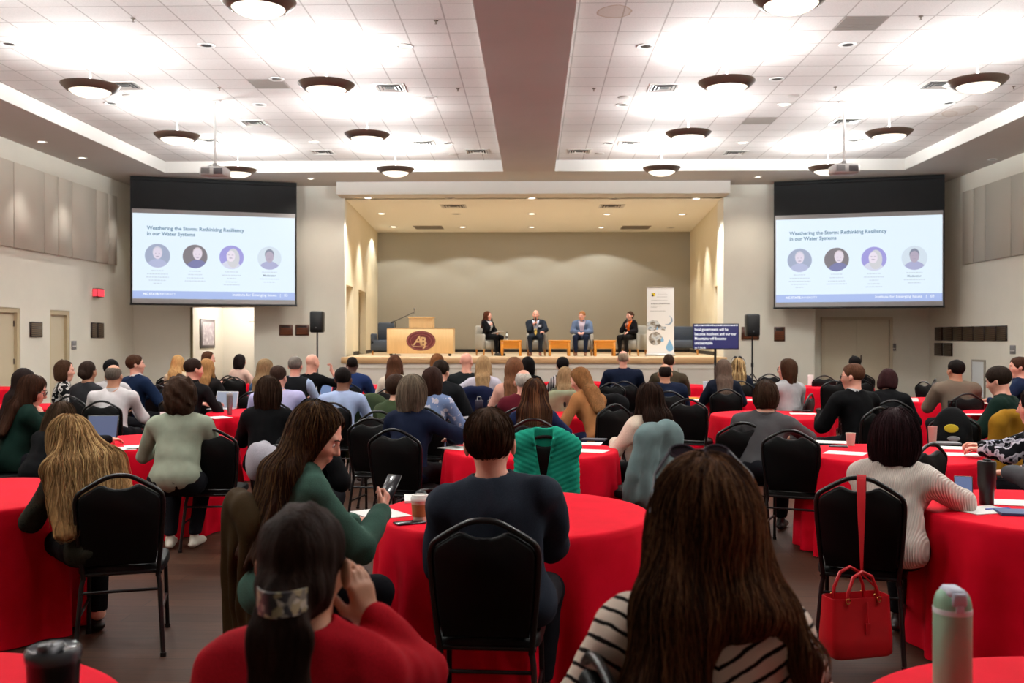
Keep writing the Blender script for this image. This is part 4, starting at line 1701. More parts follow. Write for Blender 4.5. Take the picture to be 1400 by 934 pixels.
def chair_parts():
    P = {}
    mb = MB()
    half = outline(0)
    full = [(x, z) for x, z in half] + [(-x, z) for x, z in half[-2::-1]]
    # round the path
    pts = [Vector((x, back_y(z), z)) for x, z in full]
    sm = []
    for i, p in enumerate(pts):
        if 0 < i < len(pts) - 1:
            sm += [p.lerp(pts[i - 1], .28), p.lerp(pts[i + 1], .28)]
        else:
            sm.append(p)
    mb.tube(sm, .0125, 10)
    mb.tube([(-.185, -.205, .425), (.185, -.205, .425)], .010, 8).tube([(-.19, .17, .412), (.19, .17, .412)], .010, 8).tube([(-.19, -.2, .415), (-.195, .18, .412)], .010, 8).tube([(.19, -.2, .415), (.195, .18, .412)], .010, 8)
    P['back_frame'] = (mb.mesh('back_frame'), frm)
    # padded back with a dip in its top edge that leaves the hand hole
    ins = .012
    half = [(.170, .47), (.186, .56), (.197, .70), (.2015, .785), (.199, .818), (.189, .838), (.164, .856), (.120, .884), (.096, .895), (.076, .892), (.055, .881), (.028, .873), (0, .871)]
    poly = [(x, z) for x, z in half] + [(-x, z) for x, z in half[-2::-1]]
    mb = MB()
    mb.prism(poly, -.022, .026, 0, None, .012, True)
    mb.v = [(x, y + back_y(z), z) for x, y, z in mb.v]
    # seams on the rear cover
    P['backrest'] = (mb.mesh('backrest'), vinyl)
    mb = MB()
    n = 40
    rings = [(.94, .412), (1.0, .42), (1.0, .447), (.965, .462), (.80, .470), (.4, .474)]
    vs, fs = [], []
    for sc, z in rings:
        for k in range(n):
            a = 2 * PI * k / n
            c, s = math.cos(a), math.sin(a)
            e = .38
            x = .222 * math.copysign(abs(c) ** e, c) * sc
            y = .218 * math.copysign(abs(s) ** e, s) * sc
            x *= 1 + .04 * (y / .22)
            vs.append((x, y + .01, z))
    for i in range(len(rings) - 1):
        for k in range(n):
            k2 = (k + 1) % n
            fs.append((i * n + k, i * n + k2, (i + 1) * n + k2, (i + 1) * n + k))
    fs.append(tuple(range(n))[::-1])
    fs.append(tuple((len(rings) - 1) * n + k for k in range(n)))
    mb.add(vs, fs, 0, True)
    P['seat'] = (mb.mesh('seat'), vinyl)
    legs = []
    for sx in (-1, 1):
        legs.append(MB().tube([(sx * .19, .17, .415), (sx * .2, .195, .36), (sx * .208, .235, .012)], .0122, 8).tube([(sx * .208, .235, .022), (sx * .208, .236, .0)], .016, 8))
        legs.append(MB().tube([(sx * .18, -.2, .42), (sx * .19, -.215, .36), (sx * .212, -.30, .012)], .0122, 8).tube([(sx * .212, -.30, .022), (sx * .212, -.301, .0)], .016, 8))
    P['legs'] = [(l.mesh('leg'), frm) for l in legs]
    st = []
    for sx in (-1, 1):
        st.append(MB().tube([(sx * .2035, .215, .20), (sx * .2, -.25, .215)], .0085, 8))
    st.append(MB().tube([(-.2, -.22, .335), (.2, -.22, .335)], .0085, 8))
    P['str'] = [(l.mesh('stretcher'), frm) for l in st]
    return P


CP = chair_parts()
for k_, v_ in list(CP.items()):
    for me, m in (v_ if isinstance(v_, list) else [v_]):
        me.materials.append(m)


def chair(x, y, yaw, label, group='black banquet chairs', floor=0.0):
    o = empty('banquet_chair', (x, y, floor), -math.radians(yaw))
    tag(o, label, 'chair', group)
    for nm in ('seat', 'backrest', 'back_frame'):
        link(nm, CP[nm][0], None, o)
    for me, _ in CP['legs']:
        link('leg', me, None, o)
    for me, _ in CP['str']:
        link('stretcher', me, None, o)
    return o


def chair_px(px, ytop, yaw, label, Y=None, **kw):
    """a chair whose back top is seen at (px, ytop)"""
    Y = Y or (CH - EYE) * -F / (ytop - VPY)
    p = at(px, ytop, Y)
    a = math.radians(yaw)
    by = -back_y(CH)
    return chair(p.x + math.sin(a) * by, p.y + math.cos(a) * by, yaw, label, **kw)


def chair_under(I, yaw, label, dx=0.0, dy=0.03):
    a = math.radians(yaw)
    x, y = I['loc'][0], I['loc'][1]
    return chair(x + math.cos(a) * dx + math.sin(a) * dy, y - math.sin(a) * dx + math.cos(a) * dy, yaw, label)


# ------------------------------------------------------------------ tables in red cloths
n = N('red tablecloth')
f = n.noise(5, None, 4)
n.color(n.ramp(f, [(.3, 'c8041e'), (.7, 'd80828')]))
n.b.inputs['Roughness'].default_value = .75
n.b.inputs['Specular IOR Level'].default_value = .08
n.bump(n.noise(450, None, 2), .12, .002)
redcloth = n.m
tabwood = mat('plywood table top', '9a7a55', .6)
TZ = .745
TR = .70


def cloth_mesh(R, seed):
    rng = random.Random(seed)
    n = 192
    vs, fs = [], []
    rings = [(.02, TZ), (R * .4, TZ), (R * .8, TZ), (R - .02, TZ), (R - .004, TZ - .002), (R + .004, TZ - .012), (R + .010, TZ - .04)]
    ph = [rng.uniform(0, 6.28) for _ in range(4)]
    nf = rng.randint(15, 19)

    def fold(a):
        return (.55 * math.sin(nf * a + ph[0] + .7 * math.sin(2 * a + ph[1])) + .3 * math.sin((nf + 5) * a + ph[2]) + .25 * math.sin(7 * a + ph[3]))
    down = [(.10, .12), (.2, .3), (.32, .55), (.45, .78), (.58, .92), (.68, 1.0), (TZ - .008, 1.05)]
    for r, z in rings:
        for k in range(n):
            a = 2 * PI * k / n
            vs.append((r * math.cos(a), r * math.sin(a), z))
    for d, am in down:
        for k in range(n):
            a = 2 * PI * k / n
            r = R + .014 + .018 * am + am * .055 * fold(a)
            vs.append((r * math.cos(a), r * math.sin(a), TZ - d))
    L = len(rings) + len(down)
    for i in range(L - 1):
        for k in range(n):
            k2 = (k + 1) % n
            fs.append((i * n + k, i * n + k2, (i + 1) * n + k2, (i + 1) * n + k))
    fs.append(tuple(range(n))[::-1])
    return MB().add(vs, fs, 0, True).mesh('tablecloth')


tt_me = MB().lathe([(1e-6, .715), (TR - .015, .715), (TR - .008, .725), (TR - .015, .738), (1e-6, .738)], 48).mesh('tabletop')
tt_me.materials.append(tabwood)
mbp = MB()
for sx in (-1, 1):
    mbp.tube([(sx * .38, -.32, .004), (sx * .38, -.32, .70), (sx * .38, .32, .70), (sx * .38, .32, .004)], .014, 8)
fl_me = mbp.mesh('folding_leg')
fl_me.materials.append(frm)
TABLES, TOBJ = {}, {}


def table(key, px, py, label, R=TR, xy=None, seed=None):
    if xy is None:
        p = at(px, py, Z=TZ)
        xy = (p.x, p.y)
    o = empty('banquet_table', (xy[0], xy[1], 0))
    tag(o, label, 'table', 'round tables under red cloths')
    me = cloth_mesh(R, seed if seed is not None else len(TABLES))
    link('tablecloth', me, redcloth, o)
    link('tabletop', tt_me, None, o)
    link('leg', fl_me, None, o)
    TABLES[key] = xy
    TOBJ[key] = o
    return o


table('front_left', 0, 0, 'round red-clothed table in the bottom left corner, with a black tumbler', xy=(-1.62, 2.08))
table('front_right', 0, 0, 'round red-clothed table in the bottom right corner, with a green bottle', xy=(1.40, 2.10))
table('suit', 703, 699, 'round red-clothed table in front of the person in the dark blue suit jacket')
table('blonde', 0, 0, 'round red-clothed table cut by the left edge, beside the person with long loose hair', xy=(-3.30, 5.55))
table('white', 1443, 697, 'round red-clothed table cut by the right edge, beside the white ribbed sweater')
table('teal', 726, 614, 'round red-clothed table behind the chair with the teal jacket')
table('sage', 212, 603, 'round red-clothed table with an open laptop and the person in sage green at it')
table('grey', 1222, 620, 'round red-clothed table where the person in the dark grey shirt leans an arm')
table('mid_left', 350, 566, 'round red-clothed table with a steel tumbler, before the black-sweater person')
table('mid', 708, 566, 'round red-clothed table before the person in the tan sweater')
table('mid_right', 1055, 567, 'round red-clothed table beyond the person in the dark grey shirt, bare in its front half')
table('whiteshirt', 62, 558, 'round red-clothed table at the left before the person in the white dress shirt')
table('right_back', 1400, 565, 'round red-clothed table at the right edge beside the dark green sweater')
table('centre_right', 985, 545, 'round red-clothed table with a yellow paper, before the long-haired person in dark navy')
table('taupe', 1290, 547, 'round red-clothed table at the right before the person in the taupe blazer')
table('bag', 668, 541, 'round red-clothed table with a dark box at its front, centre of the hall')
table('lavender', 425, 541, 'round red-clothed table with a laptop, before the person in the black vest')
table('far_right', 1140, 529, 'small far red-clothed table near the double doors on the right')
table('far_middle_right', 922, 527, 'small far red-clothed table below the white banner')
table('far_middle', 790, 523, 'small far red-clothed table in front of the stage, right of centre')
table('far_left', 500, 528, 'small far red-clothed table in front of the lectern')
table('farther_left', 300, 524, 'small far red-clothed table at the left, before the passage')
table('far_aisle', 192, 541, 'far red-clothed table beside the navy-suited person at the left')
table('left_edge', -14, 531, 'far red-clothed table cut by the left edge of the picture')


# ------------------------------------------------------------------ things lying on the tables
paperm = mat('white paper', 'dcd9d6', .8)


def lie(px, py):
    p = at(px, py, Z=TZ)
    return p.x, p.y


def sheet(px, py, w, l, rot, label, m=None, t=.003, cat='paper', name='paper_sheet', group='papers on the tables', fold=False, z=TZ):
    x, y = lie(px, py)
    mb = MB()
    if fold:      # an open brochure: two leaves that rise from the fold
        for s in (-1, 1):
            mb.add([(0, -l / 2, .002), (s * w / 2, -l / 2, .012), (s * w / 2, l / 2, .012), (0, l / 2, .002), (0, -l / 2, 0), (s * w / 2, -l / 2, .010), (s * w / 2, l / 2, .010), (0, l / 2, 0)],
                   [(0, 1, 2, 3), (7, 6, 5, 4), (0, 4, 5, 1), (1, 5, 6, 2), (2, 6, 7, 3), (3, 7, 4, 0)])
    else:
        mb.box((-w / 2, -l / 2, 0), (w / 2, l / 2, t))
    o = mb.build(name, m or paperm, None, (x, y, z + .001), math.radians(rot))
    return tag(o, label, cat, group)


def laptop(px, py, rot, label, cols=('1b1c20', '5f6f9c'), w=.32, open_=105):
    x, y = lie(px, py)
    o = empty('laptop', (x, y, TZ + .001), math.radians(rot))
    tag(o, label, 'laptop')
    bm = mat('laptop shell', cols[0], .4)
    MB().box((-w / 2, -.11, 0), (w / 2, .11, .014), bev=.004).build('keyboard_base', bm, o)
    M = Matrix.Translation((0, .11, .010)) @ Matrix.Rotation(math.radians(-(open_ - 90)), 4, 'X')
    lid = MB().box((-w / 2, -.004, 0), (w / 2, .006, .215), M=M, bev=.003).build('lid', bm, o)
    MB().box((-w / 2 + .01, -.0055, .012), (w / 2 - .01, -.0045, .205), M=M).build('screen', emit('lit laptop display', cols[1], .55), lid)
    return o


def cup(px, py, label, r=.04, h=.11, col='cfc2b2', sleeve=None, lid=None, z=TZ):
    x, y = lie(px, py)
    o = MB().lathe([(1e-6, 0), (r * .76, 0), (r * .78, .003), (r, h), (r * 1.04, h + .004), (r * .97, h + .004), (r * .93, h - .004), (r * .72, .008), (1e-6, .008)], 28).build('paper_cup', mat('paper cup', col, .6), None, (x, y, z))
    tag(o, label, 'cup')
    if sleeve:
        MB().lathe([(r * .84, h * .22), (r * .86, h * .22), (r * .985, h * .80), (r * .965, h * .80)], 28, cap=False).build('cardboard_sleeve', mat('cup sleeve', sleeve, .8), o)
    if lid:
        MB().lathe([(r * 1.06, h - .004), (r * 1.06, h + .008), (r * .98, h + .012), (r * .9, h + .024), (r * .8, h + .024), (r * .75, h + .018), (1e-6, h + .018)], 28, cap=False).build('lid', mat('cup lid', lid, .45), o)
    return o


def tumbler(px, py, label, r, h, col, rough=.35, metal=0.0, lidcol='1a1a1c', xy=None, name='tumbler'):
    x, y = xy or lie(px, py)
    o = MB().lathe([(1e-6, 0), (r * .72, 0), (r * .76, .006), (r * .80, h * .35), (r * .98, h * .5), (r, h * .97), (r * .97, h), (1e-6, h)], 32).build(name, mat('tumbler ' + col, col, rough, metal), None, (x, y, TZ))
    tag(o, label, 'tumbler')
    MB().lathe([(r * 1.02, h - .004), (r * 1.03, h + .012), (r * .95, h + .022), (r * .5, h + .024), (1e-6, h + .024)], 32, cap=False).box((-r * .25, -r * .6, h + .02), (r * .25, r * .55, h + .034), bev=.004).build('lid', mat('tumbler lid', lidcol, .3), o)
    return o


# ------------------------------------------------------------------ jackets hung over chair backs
def chair_jacket(c, kind, col, label, w=1.0, drop=.45, sleeves=True, seed=1, thick=.05, style='coat', cat='jacket', name='jacket', hood=False, h=.012, opening=False, low=0.0, famp=.008):
    """c: the chair Empty. Cloth wrapped round the upper back, with shoulders and hanging sleeves"""
    zt = CH + .012 - low
    zb = zt - drop
    pr = []
    for sx in (-1, 1):
        pr.append(cone(V(sx * .07 * w, back_y(.93), zt - .02), V(sx * .20 * w, back_y(.87), zt - .075), .045, .05, .05, V(0, 1, 0), .8))
        pr.append(cone(V(sx * .13 * w, back_y(.85), zt - .08), V(sx * .14 * w, back_y(.5) - .03, zb + .04), .115 * w, .125 * w, .06, V(0, 1, 0), .52))
        if sleeves:
            pr.append(cone(V(sx * .21 * w, back_y(.87), zt - .09), V(sx * .275 * w, back_y(.6) - .02, zt - .34), .052, .045, .03))
            pr.append(cone(V(sx * .275 * w, back_y(.6) - .02, zt - .34), V(sx * .27 * w, back_y(.5) + .03, max(.12, zt - .58)), .045, .038, .02))
    pr.append(cone(V(-.08, back_y(.93), zt - .012), V(.08, back_y(.93), zt - .012), .042, .042, .04))
    if hood:
        pr.append(ell(V(0, back_y(.9) - .07, zt - .06), V(.14, .06, .12), None, .04))

    if opening:
        for sx in (-1, 1):
            pr.append(cone(V(sx * .075 - .01, back_y(.93) - .01, zt + .012), V(sx * .05 - .01, back_y(.9) - .065, zt - .03), .016, .018, .02))
            pr.append(cone(V(sx * .05 - .01, back_y(.9) - .065, zt - .03), V(sx * .03 - .01, back_y(.8) - .075, zt - .15), .018, .014, .02))

    def f(d, P):
        fold = np.sin(P[:, 0] * 48 + 2.2 * wob(P, 7, seed)) * np.clip((zt - .05 - P[:, 2]) * 4, 0, 1)
        d = d + famp * fold + .006 * wob(P, 24, seed + 1)
        if style == 'puffer':       # quilting seams in a chevron
            t = (P[:, 2] - np.abs(P[:, 0]) * .45) * 26
            d = d - .006 * np.abs(np.sin(t * PI))
        if opening:
            w_ = np.maximum(np.abs(P[:, 0] + .01) - (.036 + .16 * np.clip(P[:, 2] - (zt - .20), -.1, .2)), P[:, 1] - (back_y(P[:, 2]) + .0))
            d = smax(d, -np.maximum(w_, (zt - .30) - P[:, 2]), .008)
        return d
    o = blob(name, pr, h, cloth_mat(kind, *col), None, f, pad=.06)
    o.matrix_world = c.matrix_world if False else Matrix.Translation(c.location) @ Matrix.Rotation(c.rotation_euler.z, 4, 'Z')
    tag(o, label, cat, 'clothes hung over chairs')
    return o


# ------------------------------------------------------------------ projection screens
slidebg = emit('projected slide', 'e3f3fd', 1.0)
bluebar = emit('slide blue bar', 'a9bdec', 1.0)
txt1 = emit('slide title ink', '5d87a8', .9)
txt2 = emit('slide small ink', 'a9b8c6', 1.0)
txtw = emit('slide white ink', 'f4f8ff', 1.05)
PORT = {
    1: (emit('slide portrait grey', 'a9b4cf', .9), emit('slide face pale', 'e6ddee', .95), emit('slide hair pale', 'd4d2e0', .95), emit('slide coat pale', 'b7bede', .95)),
    2: (emit('slide portrait brown', '857f86', .9), emit('slide face fair', 'e9dfec', .95), emit('slide hair fair', 'dccfd8', .95), emit('slide coat violet', '8184b4', .9)),
    3: (emit('slide portrait violet', 'a4a0e2', .95), emit('slide face light', 'efe6f3', .95), emit('slide hair blond', 'd5d6dc', .95), emit('slide coat light', 'd9dcee', .95)),
    4: (emit('slide portrait sky', 'd8e6f2', .95), emit('slide face dusk', 'bdb2c6', .9), emit('slide hair dusk', '8d93a8', .9), emit('slide coat dusk', 'b4b7dc', .9)),
}


def ring_pts(cx, cy, rx, ry, n=36):
    return [(cx + rx * math.cos(2 * PI * i / n), cy + ry * math.sin(2 * PI * i / n)) for i in range(n)]


def clipc(pts, cx, cy, R):
    out = []
    for x, y in pts:
        d = math.hypot(x - cx, y - cy)
        out.append((x, y) if d <= R else (cx + (x - cx) / d * R, cy + (y - cy) / d * R))
    return out


def screen(name, c_out, c_in, mirror, label):
    """c_out, c_in: (px, ytop, ybottom, Y) of the outer and the inner edge"""
    a = at(c_out[0], c_out[1], c_out[3])
    b = at(c_in[0], c_in[1], c_in[3])
    L, Rr = (a, b) if a.x < b.x else (b, a)
    base = L.copy()
    top = SOFZ - .012
    ang = math.atan2(Rr.y - L.y, Rr.x - L.x)
    W = math.hypot(Rr.x - L.x, Rr.y - L.y)
    Hh = top - (at(c_out[0], c_out[2], c_out[3]).z + at(c_in[0], c_in[2], c_in[3]).z) / 2
    o = empty('projection_screen', (base.x, base.y, top - Hh), ang)
    tag(o, label, 'projection screen')
    mask = mat('black screen masking', '0d0e10', .8, var=.3, vscale=2)
    grey = mat('white screen cloth', 'a5a3a4', .8)
    zs = 2.45       # top of the white cloth
    mk = MB().box((0, -.01, zs), (W, .01, Hh)).box((0, -.01, .04), (.035, .01, zs)).box((W - .035, -.01, .04), (W, .01, zs)).build('black_masking', mask, o)
    MB().tube([(0, 0, Hh - .06), (W, 0, Hh - .06)], .05, 12).build('roller_case', mask, o)
    cl = MB().box((.035, -.008, .04), (W - .035, .008, zs)).build('screen_cloth', grey, o)
    MB().tube([(-.01, 0, .025), (W + .01, 0, .025)], .028, 10).build('bottom_bar', blackm, o)
    s0, s1 = .165, 2.34
    x0, x1 = .055, W - .05
    sw, shh = x1 - x0, s1 - s0
    y = -.0105
    sl = MB().box((x0, y, s0), (x1, y + .002, s1)).build('projected_slide', slidebg, o)
    MB().box((x0, y - .0015, s0), (x1, y - .0002, s0 + .20)).build('footer_bar', bluebar, sl)

    def T(u, v, s=1):     # u from the left, v from the top, in fractions of the slide
        return Matrix.Translation((x0 + u * sw, y - .003, s1 - v * shh)) @ Matrix.Rotation(PI / 2, 4, 'X')
    text('title_lettering', 'Weathering the Storm: Rethinking Resiliency', .131, txt1, sl, T(.085, .190), bold=.003)
    text('title_lettering', 'in our Water Systems', .131, txt1, sl, T(.085, .256), bold=.003)
    text('footer_text', 'NC STATE', .080, txtw, sl, T(.062, .955), bold=.003)
    text('footer_text', 'UNIVERSITY', .080, txtw, sl, T(.150, .955))
    text('footer_text', 'Institute for Emerging Issues   |   03', .098, txtw, sl, T(.955, .957), 'RIGHT', bold=.001)
    for i, u in enumerate((.148, .375, .60, .838)):
        cx, cz = x0 + u * sw, s1 - .495 * shh
        R = .305
        bgm, fm, hm, cm_ = PORT[i + 1]
        mb = MB()

        def flat(pts, dy, mi):
            mb.add([(px_, y - dy, pz_) for px_, pz_ in pts], [list(range(len(pts)))], mi)
        flat(ring_pts(cx, cz, R, R, 48), .002, 0)
        ox = (.0, .06, -.02, .0)[i]
        fc = (cx + ox, cz + .04)
        sh_ = clipc([(fc[0] + .28 * math.cos(PI * t / 20), cz - .34 + .26 * math.sin(PI * t / 20)) for t in range(21)], cx, cz, R * .995)
        bot = [(cx + R * .995 * math.cos(t), cz + R * .995 * math.sin(t)) for t in [-PI * .85 + PI * .7 * k_ / 12 for k_ in range(13)]]
        flat(sh_ + [p for p in bot if p[1] < cz - .05], .003, 3)
        if i == 2:
            flat(clipc(ring_pts(fc[0] + .06, cz - .02, .16, .25), cx, cz, R * .99), .0035, 2)
        else:
            flat(clipc(ring_pts(fc[0], fc[1] + .05, .118, .15), cx, cz, R * .99), .0035, 2)
        flat(clipc(ring_pts(fc[0], fc[1] + (-.01 if i != 0 and i != 1 else .02), .108, .145), cx, cz, R * .99), .004, 1)
        ink = 4
        for s_ in (-1, 1):
            flat(ring_pts(fc[0] + s_ * .042, fc[1] + .02, .016, .009, 10), .0045, ink)
            if i == 2:
                flat(ring_pts(fc[0] + s_ * .045, fc[1] + .02, .038, .005, 12), .0046, ink)
        flat(ring_pts(fc[0], fc[1] - .06, .045, .012, 14), .0045, ink)
        mb.build('portrait', [bgm, fm, hm, cm_, emit('slide features', 'b3a6c0', .9)], sl)
        # lines of small lettering too faint to read: soft grey bars of text height
        lines = [(.30, .695), (.50, .735), (.55, .772), (.42, .808), (.2, .845)] if i == 0 else [(.28, .695), (.34, .735), (.42, .775), (.5, .81)] if i == 1 else [(.33, .695), (.48, .735), (.22, .772), (.3, .815), (.4, .85)] if i == 2 else [(.38, .69), (0, .735), (.5, .772), (.3, .81)]
        for w_, v_ in lines:
            if not w_:
                continue
            mb = MB()
            zz = s1 - (v_ - .025) * shh
            rng = random.Random(i * 10 + int(v_ * 100))
            xa = cx - w_ / 2
            while xa < cx + w_ / 2:
                ww = rng.uniform(.03, .075)
                mb.box((xa, y - .003, zz - .010), (min(xa + ww, cx + w_ / 2), y - .002, zz + .010))
                xa += ww + .014
            mb.build('caption_line', emit('slide faint ink', 'c4d2de', 1.0), sl)
    text('caption', 'Moderator', .075, emit('slide bold ink', '8296a8', 1.0), sl, T(.838, .717), 'CENTER', bold=.002)
    return o


screen('left', (178, 238.5, 416, 24.46), (405.5, 249, 420, 25.7), False, 'projection screen hanging at the left of the stage, showing the talk slide')
screen('right', (1291.5, 240.5, 422, 24.7), (1058, 249.5, 421, 25.8), True, 'projection screen hanging at the right of the stage, showing the talk slide')


def projector(px, py, ptop, Y, label):
    t = at(px, ptop, Z=TRAYZ)
    z = EYE + (VPY - py) * t.y / F
    o = empty('projector', (t.x, t.y, z))
    tag(o, label, 'projector')
    pm = mat('projector shell', 'c2c0be', .45)
    b = MB().box((-.24, -.19, -.085), (.24, .19, .085), bev=.03).build('housing', pm, o)
    mb = MB()
    for i in range(7):
        mb.box((-.20, -.196, -.05 + i * .016), (-.04, -.188, -.042 + i * .016))
    mb.box((.03, -.2, -.06), (.2, -.19, .05), bev=.008)
    mb.build('vent_panel', mat('projector grey', '4c4a4c', .5), b)
    MB().lathe([(.065, 0), (.065, .05), (.05, .06), (1e-6, .05)], 20, 0, Matrix.Translation((.08, .19, .0)) @ Matrix.Rotation(-PI / 2, 4, 'X')).build('projector_lens', mat('lens glass', '22262c', .1), b)
    zt = TRAYZ - z
    MB().tube([(0, 0, .14), (0, 0, zt - .02)], .022, 10).lathe([(.09, zt - .03), (.09, zt), (1e-6, zt)], 16).build('pole', whitemetal, o)
    MB().box((-.12, -.1, .085), (.12, .1, .10)).box((-.03, -.03, .1), (.03, .03, .17)).tube([(-.11, -.09, .1), (0, 0, .16), (.11, .09, .1)], .008, 6).build('mount_bracket', mat('mount steel', '8b8886', .4, .6), o)
    return o


projector(294, 234.5, 138, 18, 'ceiling projector on a white pole before the left screen')
projector(1154, 234, 139, 18, 'ceiling projector on a white pole before the right screen')


# ------------------------------------------------------------------ on the stage
maple = mat('lectern maple', 'd9b37e', .4, var=.07, vscale=4, stretch=(6, 6, .5))
orangewood = mat('orange cherry wood', 'cd8424', .35, var=.12, vscale=5, stretch=(.6, 3, 6))
greyup = mat('grey upholstery', '938d82', .9, bump=.1, bscale=260)
chairwood = mat('armchair wood leg', 'bb8140', .4)
navyup = mat('slate upholstery', '3a414c', .9, bump=.1, bscale=260)


def on_stage(px, Y):
    return at(px, 480, Y).x, Y


# lectern
ly = 27.0
lx0, lx1 = at(529, 470, ly).x, at(619.5, 470, ly).x
lc = (lx0 + lx1) / 2
hw = (lx1 - lx0) / 2
o = empty('lectern', (lc, ly, STZ))
tag(o, 'long maple lectern with raised middle and a maroon oval emblem, on the stage', 'lectern')
lz = EYE + (462 - 448.5) * ly / F - STZ
lt = EYE + (462 - 434) * ly / F - STZ
mb = MB().box((-hw, 0, .07), (hw, .03, lz), bev=.006).box((-hw, .03, .07), (-hw + .03, .6, lz)).box((hw - .03, .03, .07), (hw, .6, lz)).box((-hw, 0, lz - .03), (hw, .6, lz), bev=.006)
mb.build('body', maple, o)
uw0, uw1 = at(559, 440, ly).x - lc, at(591.5, 440, ly).x - lc
MB().box((uw0, .0, lz), (uw1, .03, lt)).box((uw0, .03, lz), (uw0 + .03, .5, lt - .03)).box((uw1 - .03, .03, lz), (uw1, .5, lt - .03)).build('raised_desk', maple, o)
MB().box((uw0 - .02, -.02, lt - .02), (uw1 + .02, .5, lt + .012), bev=.008).build('desk_top', mat('lectern top edge', 'dcb37a', .4), o)
MB().box((-hw + .06, .05, .02), (-hw + .14, .12, .07)).box((hw - .14, .05, .02), (hw - .06, .12, .07)).tube([(-hw + .1, .08, 0), (-hw + .1, .08, .05)], .03, 10).tube([(hw - .1, .08, 0), (hw - .1, .08, .05)], .03, 10).build('caster', blackm, o)
ex, ez = at(575.5, 465.5, ly).x - lc, EYE + (462 - 466) * ly / F - STZ
erx, erz = 20 * ly / F, 13.6 * ly / F
em = MB()
maroon = mat('emblem maroon', '5e1c1e', .5)
tanl = mat('emblem tan', 'cda877', .5)
M0 = Matrix.Translation((ex, -.002, ez)) @ Matrix.Rotation(PI / 2, 4, 'X')
def oval(rx, rz, d, mi, rin=None):
    n_ = 56
    o_ = [(rx * math.cos(2 * PI * k / n_), rz * math.sin(2 * PI * k / n_), 0) for k in range(n_)]
    vs = o_ + [(x_, y_, d) for x_, y_, _ in o_]
    fs = [list(range(n_, 2 * n_))] + [[k, (k + 1) % n_, n_ + (k + 1) % n_, n_ + k] for k in range(n_)]
    em.add(vs, fs, mi, False, M0)
oval(erx, erz, .008, 0)
oval(erx * .93, erz * .91, .010, 1)
oval(erx * .90, erz * .875, .012, 0)
oval(erx * .72, erz * .66, .013, 1)
oval(erx * .70, erz * .635, .015, 0)
emb = em.build('emblem', [maroon, mat('emblem rose', 'a0605a', .5)], o)
text('monogram', 'A', .36, tanl, emb, M0 @ Matrix.Translation((-.215, -.115, .017)) @ Matrix(((1, .22, 0, 0), (0, 1, 0, 0), (0, 0, 1, 0), (0, 0, 0, 1))), bold=.004)
text('monogram', 'B', .33, tanl, emb, M0 @ Matrix.Translation((-.02, -.125, .017)), bold=.006)
text('monogram', 'J', .30, tanl, emb, M0 @ Matrix.Translation((.07, -.155, .0175)), bold=.002)
mb = MB()
mb.tube([M0 @ Vector((-.27, -.10, .017)), M0 @ Vector((-.2, -.16, .017)), M0 @ Vector((.2, -.17, .017))], .006, 6)
mb.build('flourish', tanl, emb)

# boom microphone stand
my = 28.0
mx_, _ = on_stage(540.5, my)
o = empty('microphone_stand', (mx_, my, STZ))
tag(o, 'black boom microphone stand behind the lectern', 'microphone stand')
z0 = EYE + (462 - 440) * my / F - STZ
tip = at(566, 427, my)
tip = Vector((tip.x - mx_, 0, tip.z - STZ))
tail = at(534.5, 441.5, my)
tail = Vector((tail.x - mx_, 0, tail.z - STZ))
MB().tube([(0, 0, .02), (0, 0, z0)], .014, 8).lathe([(.16, 0), (.15, .03), (.02, .04)], 20).build('stand_pole', blackm, o)
bo = MB().tube([tail, tip], .011, 8).tube([tail, tail.lerp(tip, .15)], .026, 8).build('boom_arm', blackm, o)
MB().tube([tip + Vector((.0, 0, -.06)), tip + Vector((.02, 0, .06))], [.018, .024], 10).lathe([(1e-6, -.04), (.03, -.03), (.04, 0), (.03, .035), (1e-6, .045)], 14, 0, Matrix.Translation(tip + Vector((.02, 0, .09)))).build('microphone', mat('microphone grey', '77736c', .5), bo)


def armchair(px, Y, yaw, label, up=greyup, legm=chairwood, w=.60, name='armchair'):
    x, _ = on_stage(px, Y)
    o = empty(name, (x, Y, STZ), -math.radians(yaw))
    tag(o, label, 'armchair')
    h = w / 2
    MB().box((-h + .09, -.30, .20), (h - .09, .34, .44), bev=.035).build('seat', up, o)
    MB().box((-h + .02, -.42, .18), (h - .02, -.27, .86), bev=.04).build('backrest', up, o)
    for s in (-1, 1):
        MB().box((min(s * h, s * (h - .10)), -.36, .18), (max(s * h, s * (h - .10)), .32, .62), bev=.03).build('armrest', up, o)
        for yy in (-.36, .27):
            MB().tube([(s * (h - .07), yy, .19), (s * (h - .06), yy, .0)], [.03, .022], 8).build('leg', legm, o)
    return o


PY = 27.6
armchair(668, PY + .1, 158, 'grey armchair at the left of the stage, person in black suit on it')
armchair(733.5, PY + .1, 180, 'grey armchair second from the left, holding the person with yellow tie')
armchair(797, PY + .1, 184, 'grey armchair third from the left, holding the person in light blue jacket')
armchair(866, PY + .1, 206, 'grey armchair at the right of the stage, person in orange top on it')


def side_table(px, Y, w, label):
    x, _ = on_stage(px, Y)
    o = empty('side_table', (x, Y, STZ))
    tag(o, label, 'side table', 'orange wood tables on the stage')
    h = w / 2
    MB().box((-h, -.30, .40), (h, .30, .445), bev=.006).build('table_top', orangewood, o)
    MB().box((-h + .03, -.27, .21), (h - .03, -.25, .40)).box((-h + .03, .25, .21), (h - .03, .27, .40)).build('apron', orangewood, o)
    for sx in (-1, 1):
        for sy in (-1, 1):
            MB().box((sx * (h - .045) - .035, sy * .25 - .035, 0), (sx * (h - .045) + .035, sy * .25 + .035, .40), bev=.004).build('leg', orangewood, o)
    return o


